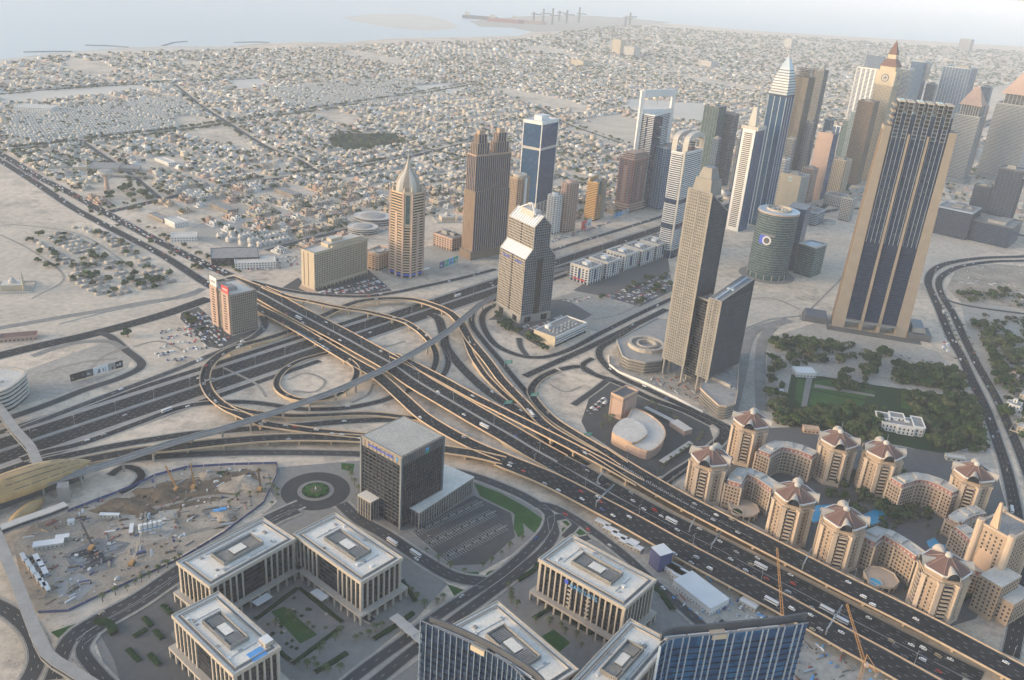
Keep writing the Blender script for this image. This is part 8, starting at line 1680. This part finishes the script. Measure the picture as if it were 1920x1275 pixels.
def palms(s, n_, where, jit=0.0):
    L = line(s); tot = len(L) - 1
    for k in range(n_):
        f = (k + .5) / n_ * tot; p = L[int(f)].lerp(L[min(int(f) + 1, tot)], f % 1); t = thing('palm_tree', 'palm tree ' + where, 'palm tree', (p.x + rs.uniform(-jit, jit), p.y + rs.uniform(-jit, jit), 0), 'palm trees ' + where)
        for nm, me in (('trunk', PT), ('fronds', PF)): o = bpy.data.objects.new(nm, me); COL.objects.link(o); o.parent = t
        z = rs.uniform(.75, 1.25); t.scale = (z, z, z); t.rotation_euler.z = rs.uniform(0, 6)
for a_ in (('345,1045 300,1072 250,1100 190,1130', 10, 'along the street side of the building site', 2), ('505,900 525,935 500,955', 5, 'on the pavement left of the roundabout', 2), ('650,880 668,915 672,940', 5, 'on the pavement before the cube office', 1.5), ('790,1030 850,1072 905,1066 985,1010', 9, 'along the edge of the dark car park', 1.5), ('955,1095 960,1120 968,1150', 5, 'by the entrance of the bank-named block', 3), ('770,1110 800,1140 830,1120', 6, 'on the verge below the roundabout boulevard', 3), ('660,1205 690,1190 720,1180', 5, 'by the covered walk of the business park', 3), ('560,1250 600,1265 640,1255', 6, 'on the drive below the courtyard garden', 3), ('640,1180 600,1230 560,1260', 6, 'beside the courtyard garden', 3), ('520,1180 545,1160 590,1200', 6, 'inside the courtyard garden', 3), ('1130,808 1140,795 1150,770', 8, 'beside the peach bank tower', 4), ('1225,892 1262,862 1300,835 1320,815', 12, 'along the wall behind the round bank hall', 1), ('1215,758 1245,775 1275,792', 8, 'behind the bank shade roof', 1), ('1400,930 1480,960 1560,1010', 10, 'on the terraces beside the long elevated road', 4), ('1600,930 1680,960 1740,1000', 14, 'between the pools', 8), ('1762,565 1775,600 1795,645 1812,690', 14, 'along the car park edge of the boulevard', .6), ('1795,600 1830,672 1860,745 1895,830', 16, 'on the green median of the boulevard', .6), ('1000,1165 1050,1180 1090,1215', 7, 'in the garden of the bank-named block', 3), ('430,950 470,930 500,925', 5, 'at the site corner by the pipes', 3)): palms(*a_)
# ---- cars
def car_mesh(kind, paint):
    b = MB(); L_, W_ = {'car': (4.7, 1.85), 'van': (5.2, 2.0), 'bus': (11.5, 2.6), 'truck': (8.5, 2.5)}[kind]
    if kind == 'car':
        for s0, s1, z0, z1, sh in ((1, .97, .35, .85, 1),): b.prism(rect((0, 0), 0, L_, W_), .3, .88, paint, paint, rect((0, 0), 0, L_ * .96, W_ * .94))
        b.prism(rect((-.25, 0), 0, 2.7, W_ * .9), .88, 1.36, 'black', 'black', rect((-.3, 0), 0, 1.75, W_ * .74)); b.prism(rect((-.3, 0), 0, 1.8, W_ * .76), 1.36, 1.46, paint)
    elif kind == 'van':
        b.prism(rect((0, 0), 0, L_, W_), .35, 1.1, paint); b.prism(rect((-.3, 0), 0, L_ * .84, W_ * .96), 1.1, 1.65, 'black', 'black', rect((-.4, 0), 0, L_ * .74, W_ * .86)); b.prism(rect((-.4, 0), 0, L_ * .75, W_ * .87), 1.65, 1.85, paint)
    elif kind == 'bus':
        b.prism(rect((0, 0), 0, L_, W_), .4, 1.5, paint); b.prism(rect((0, 0), 0, L_ * .985, W_ * .98), 1.5, 2.4, 'black'); b.prism(rect((0, 0), 0, L_, W_), 2.4, 3.1, paint, 'white'); b.box(-2, 0, 3.1, 2.4, 1.6, .25, 'white')
    else:
        b.prism(rect((2.9, 0), 0, 2.2, W_), .4, 2.4, paint); b.prism(rect((-1.2, 0), 0, 5.8, W_), .8, 3.0, 'white'); b.box(0, 0, .4, 8, 1.6, .4, 'metal_dark')
    for sx in (-.31, .31):
        for sy in (-1, 1): b.box(L_ * sx, sy * W_ * .46, 0, .66, .24, .64, 'black')
    o = b.build(kind, local=True); me = o.data; bpy.data.objects.remove(o); return me
CM = {}
def car(kind, paint, x_, y_, z_, an, lab, gr):
    if (kind, paint) not in CM: CM[(kind, paint)] = car_mesh(kind, paint)
    o = bpy.data.objects.new(kind, CM[(kind, paint)]); COL.objects.link(o); o.location = (x_, y_, z_); o.rotation_euler.z = an; o['label'] = lab; o['category'] = kind; o['group'] = gr; return o
PAINTS = ['car_white'] * 9 + ['car_silver'] * 4 + ['car_black'] * 3 + ['car_grey'] * 2 + ['car_red', 'car_blue', 'car_gold']
ncar = [0]
def traffic(key, n_, where, t0=0.0, t1=1.0, bus=0):
    L, N, w, ln, dz = ROADS[key]; tot = len(L) - 1; lanes = max(1, ln or 2); taken = []
    for k in range(n_ + bus):
        for _ in range(20):
            f = (t0 + rs.rand() * (t1 - t0)) * tot; l_ = rs.randint(lanes); i = int(f)
            if all(abs(f - a_) * (L[1] - L[0]).length > 9 or l_ != b_ for a_, b_ in taken): break
        taken.append((f, l_)); p = L[i].lerp(L[min(i + 1, tot)], f % 1); q = N[i]; o_ = -w / 2 + .8 + (l_ + .5) * (w - 1.6) / lanes; an = math.atan2(q.y, q.x) - math.pi / 2
        if rs.rand() < .5: an += math.pi
        c = p + q * o_; kd = 'bus' if k >= n_ else 'van' if rs.rand() < .15 else 'car'; pt = 'car_white' if kd == 'bus' else PAINTS[rs.randint(len(PAINTS))]
        if kd == 'car':
            if ncar[0] >= 290: continue
            ncar[0] += 1
        car(kd, pt, c.x, c.y, c.z + dz + .01, an, '%s %s driving %s' % (pt[4:].replace('gold', 'beige'), kd, where), '%s %ss %s' % (pt[4:], kd, where))
traffic('m_u', 24, 'in the sunken lanes beside the upper elevated road', .12, .98, 2); traffic('m_l', 20, 'in the sunken lanes beside the lower elevated road', .4, .97, 2); traffic('v1', 14, 'on the long elevated road by the domed towers', .05, .95); traffic('v2', 24, 'on the long elevated road by the business park', .02, .85, 1); traffic('deck1', 18, 'on the widest flyover', .05, .95, 2); traffic('deck2', 12, 'on the narrower flyover beside the wide one', .1, .95); traffic('r1', 17, 'round the hairpin loop ramp', .03, .97); traffic('h', 7, 'on the curved viaduct behind the cube office', .2, .98); traffic('e2', 9, 'round the outer loop ramp', .1, .9, 1); traffic('e1', 8, 'round the inner loop ramp', .1, .9); traffic('s1', 3, 'round the teardrop loop', .1, .95); traffic('y', 4, 'on the dark road under the slim flyover'); traffic('v1a', 4, 'on the slim flyover'); traffic('e4', 3, 'on the rising ramp by the bank'); traffic('j', 5, 'on the ground road under the train viaduct', .1, .95, 1)
traffic('szr_a', 26, 'on the far side of the great highway', .03, .36, 1); traffic('szr_b', 24, 'on the near side of the great highway', .03, .36, 1); traffic('r_l', 22, 'on the boulevard lanes beside the garden estate', .18, .98, 2); traffic('r_r', 14, 'on the outer boulevard lanes', .2, .95); traffic('w', 4, 'on the road past the white boundary wall'); traffic('bd', 2, 'on the street below the roundabout', 0, 1, 2); traffic('ba', 2, 'on the business park avenue'); traffic('bb', 5, 'on the street past the site huts'); traffic('q', 4, 'on the frontage street'); traffic('n3', 3, 'on the frontage curve below the gabled tower'); traffic('g1', 3, 'on the ground road left of the cube office'); traffic('bc', 2, 'on the street by the building site')
# the queue on the coast road and the parked cars, too many to pick apart
cars = BoxBatch(); CMATS = ['car_white', 'car_silver', 'car_black', 'car_grey', 'car_red', 'car_blue', 'black']
def put(x_, y_, z_, an):
    m = int(rs.choice([0, 0, 0, 0, 1, 1, 2, 3, 3, 4, 5])); cars.add(x_, y_, z_ + .3, 4.6, 1.85, .6, an, m, m); cars.add(x_ - .2 * math.cos(an), y_ - .2 * math.sin(an), z_ + .9, 2.5, 1.6, .55, an, 6, m)
for key, n_ in (('safa_u', 230), ('safa_l', 60), ('cross', 130), ('cross2', 90), ('szr_a', 90), ('szr_b', 90), ('szr_e', 70), ('szr_f', 30), ('p_main', 20), ('far1', 30), ('n0', 8)):
    L, N, w, ln, dz = ROADS[key]; tot = len(L) - 1
    for k in range(n_): f = rs.rand() * tot; f = f if not key.startswith('szr_') or f > .36 * tot or key in ('szr_e', 'szr_f') else tot * rs.uniform(.36, .8); i = int(f); p = L[i].lerp(L[min(i + 1, tot)], f % 1) + N[i] * (-w / 2 + .8 + (rs.randint(ln) + .5) * (w - 1.6) / ln); put(p.x, p.y, p.z + dz, math.atan2(N[i].y, N[i].x) - math.pi / 2)
def park(s, n_, an, row=5.5, sp=2.9, gap=16.0, fill=.75):
    P = S(s); g = np.array([G2(*p) for p in P]); c = g.mean(0); u = np.array([math.cos(R(an)), math.sin(R(an))]); v = np.array([-u[1], u[0]]); ext = np.abs(g - c).max() * 1.2; k = 0
    for j in np.arange(-ext, ext, gap):
        for r_ in (0, row):
            for i in np.arange(-ext, ext, sp):
                q = c + u * i + v * (j + r_)
                if k < n_ and rs.rand() < fill and inpoly(PXN(np.array([[q[0], q[1], 0]])), P)[0] and not near_road(q[0], q[1], 1.0): put(q[0], q[1], .06, R(an + 90)); k += 1
park('345,585 375,578 398,603 432,634 415,650 350,630', 110, 40, fill=.6); park('300,600 335,598 392,652 330,680 290,672', 60, 35, gap=22, fill=.45); park('565,550 690,512 730,542 690,550', 120, 52, fill=.8); park('1085,545 1120,525 1255,480 1258,540 1200,572 1130,555', 150, 52, fill=.5); park('1040,560 1075,550 1110,560 1070,570', 14, 50, fill=.5); park('955,600 985,612 1040,580 1060,590 1000,630', 40, 52, fill=.7); park('1100,770 1140,735 1150,760 1110,790', 22, 60, fill=.6); park('1665,655 1760,665 1790,700 1730,690', 30, -10, fill=.35); park('1770,580 1790,640 1805,690 1760,650', 30, 65, fill=.4); park('770,400 900,385 960,430 900,440', 70, 52, fill=.5); park('600,430 690,420 740,430 650,450', 80, 52, fill=.55); park('1000,455 1230,380 1240,386 1010,465', 110, 52, gap=9, fill=.6); park('780,1003 850,965 870,1000 800,1030', 6, 62, fill=.06); park('420,480 560,470 560,500 470,510', 60, 50, fill=.4); park('1300,1130 1380,1120 1440,1170 1360,1200', 24, -40, fill=.3); park('1840,1080 1880,1085 1890,1130 1850,1150', 12, 30, fill=.25); park('1040,950 1130,1000 1180,1045 1170,1050 1060,985', 30, -40, fill=.3)
tag(cars.build('distant_cars', CMATS), 'queueing and parked cars too small to tell apart', None)
# ---- lamp posts
def lamp(x_, y_, z_, an, where, h=12):
    t = thing('street_lamp', 'tall grey street lamp ' + where, 'street lamp', (x_, y_, z_), 'street lamps ' + where); o = (x_, y_, z_)
    if 'lampm' not in CM:
        b = MB(); b.cyl(0, 0, 0, .16, h, 'metal', 6, .09); m1 = b.build('x', local=True); b = MB(); b.bar((-1.8, 0, h), (1.8, 0, h), .14, 'metal'); b.box(-1.8, 0, h - .1, .9, .35, .16, 'white'); b.box(1.8, 0, h - .1, .9, .35, .16, 'white'); m2 = b.build('x', local=True); CM['lampm'] = (m1.data, m2.data); bpy.data.objects.remove(m1); bpy.data.objects.remove(m2)
    for nm, me in zip(('post', 'lamp_arm'), CM['lampm']): o_ = bpy.data.objects.new(nm, me); COL.objects.link(o_); o_.parent = t
    t.rotation_euler.z = an
for k in range(26): p = axis(-30 + k * 42, 0); lamp(p[0], p[1], .2, math.atan2(AXN.y, AXN.x), 'on the middle of the great highway')
for key, wh, st in (('v1', 'on the edge of the upper elevated road', 8), ('v2', 'on the edge of the lower elevated road', 8), ('deck1', 'in the middle of the widest flyover', 8), ('r1', 'on the rim of the hairpin loop', 9), ('r_l', 'along the boulevard', 11)):
    L, N, w, ln, dz = ROADS[key]
    for i in range(4, len(L) - 2, st): p = L[i] + N[i] * (0 if key == 'deck1' else w / 2 - .1); lamp(p.x, p.y, p.z, math.atan2(N[i].y, N[i].x), wh)
# ---- port cranes and ships in the far haze
for k, (x_, y_) in enumerate([(1000, 44), (1018, 42), (1035, 46), (1048, 40), (1062, 44), (1085, 42), (1172, 50), (1180, 47)]):
    c = G(x_, y_); t = thing('port_crane', 'port crane number %d counted along the hazy quay from the sand island' % (k + 1), 'crane', (c[0], c[1], 0), 'cranes of the far port'); t['label'] = 'slim port crane rising out of the haze on the far quay'; o = (c[0], c[1], 0); sub(t, o, 'tower', lambda b: b.box(c[0], c[1], 0, 16, 16, 90 + 20 * (k % 3), 'slate')); sub(t, o, 'boom', lambda b: b.box(c[0] + 20, c[1], 70, 90, 10, 8, 'slate'))
for x_, y_, m, lab in ((948, 42, 'redstone', 'red-hulled ship moored in the hazy port'), (990, 44, 'pinkstone', 'orange ship moored beside the red one in the port'), (900, 36, 'slate', 'dark ship lying off the port')):
    c = G(x_, y_); o = (c[0], c[1], 0); t = thing('ship', lab, 'ship', o, 'ships at the far port'); sub(t, o, 'hull', lambda b: b.prism([(c[0] + a_ * 150, c[1] + d_ * 24) for a_, d_ in ((-1, -1), (.7, -1), (1, 0), (.7, 1), (-1, 1))], 0, 26, m)); sub(t, o, 'bridge_house', lambda b: b.box(c[0] - 110, c[1], 26, 40, 36, 26, 'offwhite'))
# ================================================================== haze: one closed box of thin air round everything
def haze():
    m = bpy.data.materials.new('haze'); m.use_nodes = True; n = m.node_tree
    for x in list(n.nodes): n.nodes.remove(x)
    o = n.nodes.new('ShaderNodeOutputMaterial'); v = n.nodes.new('ShaderNodeVolumePrincipled')
    v.inputs['Color'].default_value = (0.84, 0.89, 0.96, 1); v.inputs['Density'].default_value = HAZE; v.inputs['Anisotropy'].default_value = 0.0
    n.links.new(v.outputs[0], o.inputs['Volume']); MATS['haze'] = m
    b = MB(); b.prism([(-B - 500, -3500), (B + 500, -3500), (B + 500, B + 500), (-B - 500, B + 500)], -1.0, 480.0, 'haze')
    ob = b.build('haze'); ob['kind'] = 'stuff'; ob['label'] = 'thin pale haze over the whole city'
HAZE = 7.4e-5
haze()
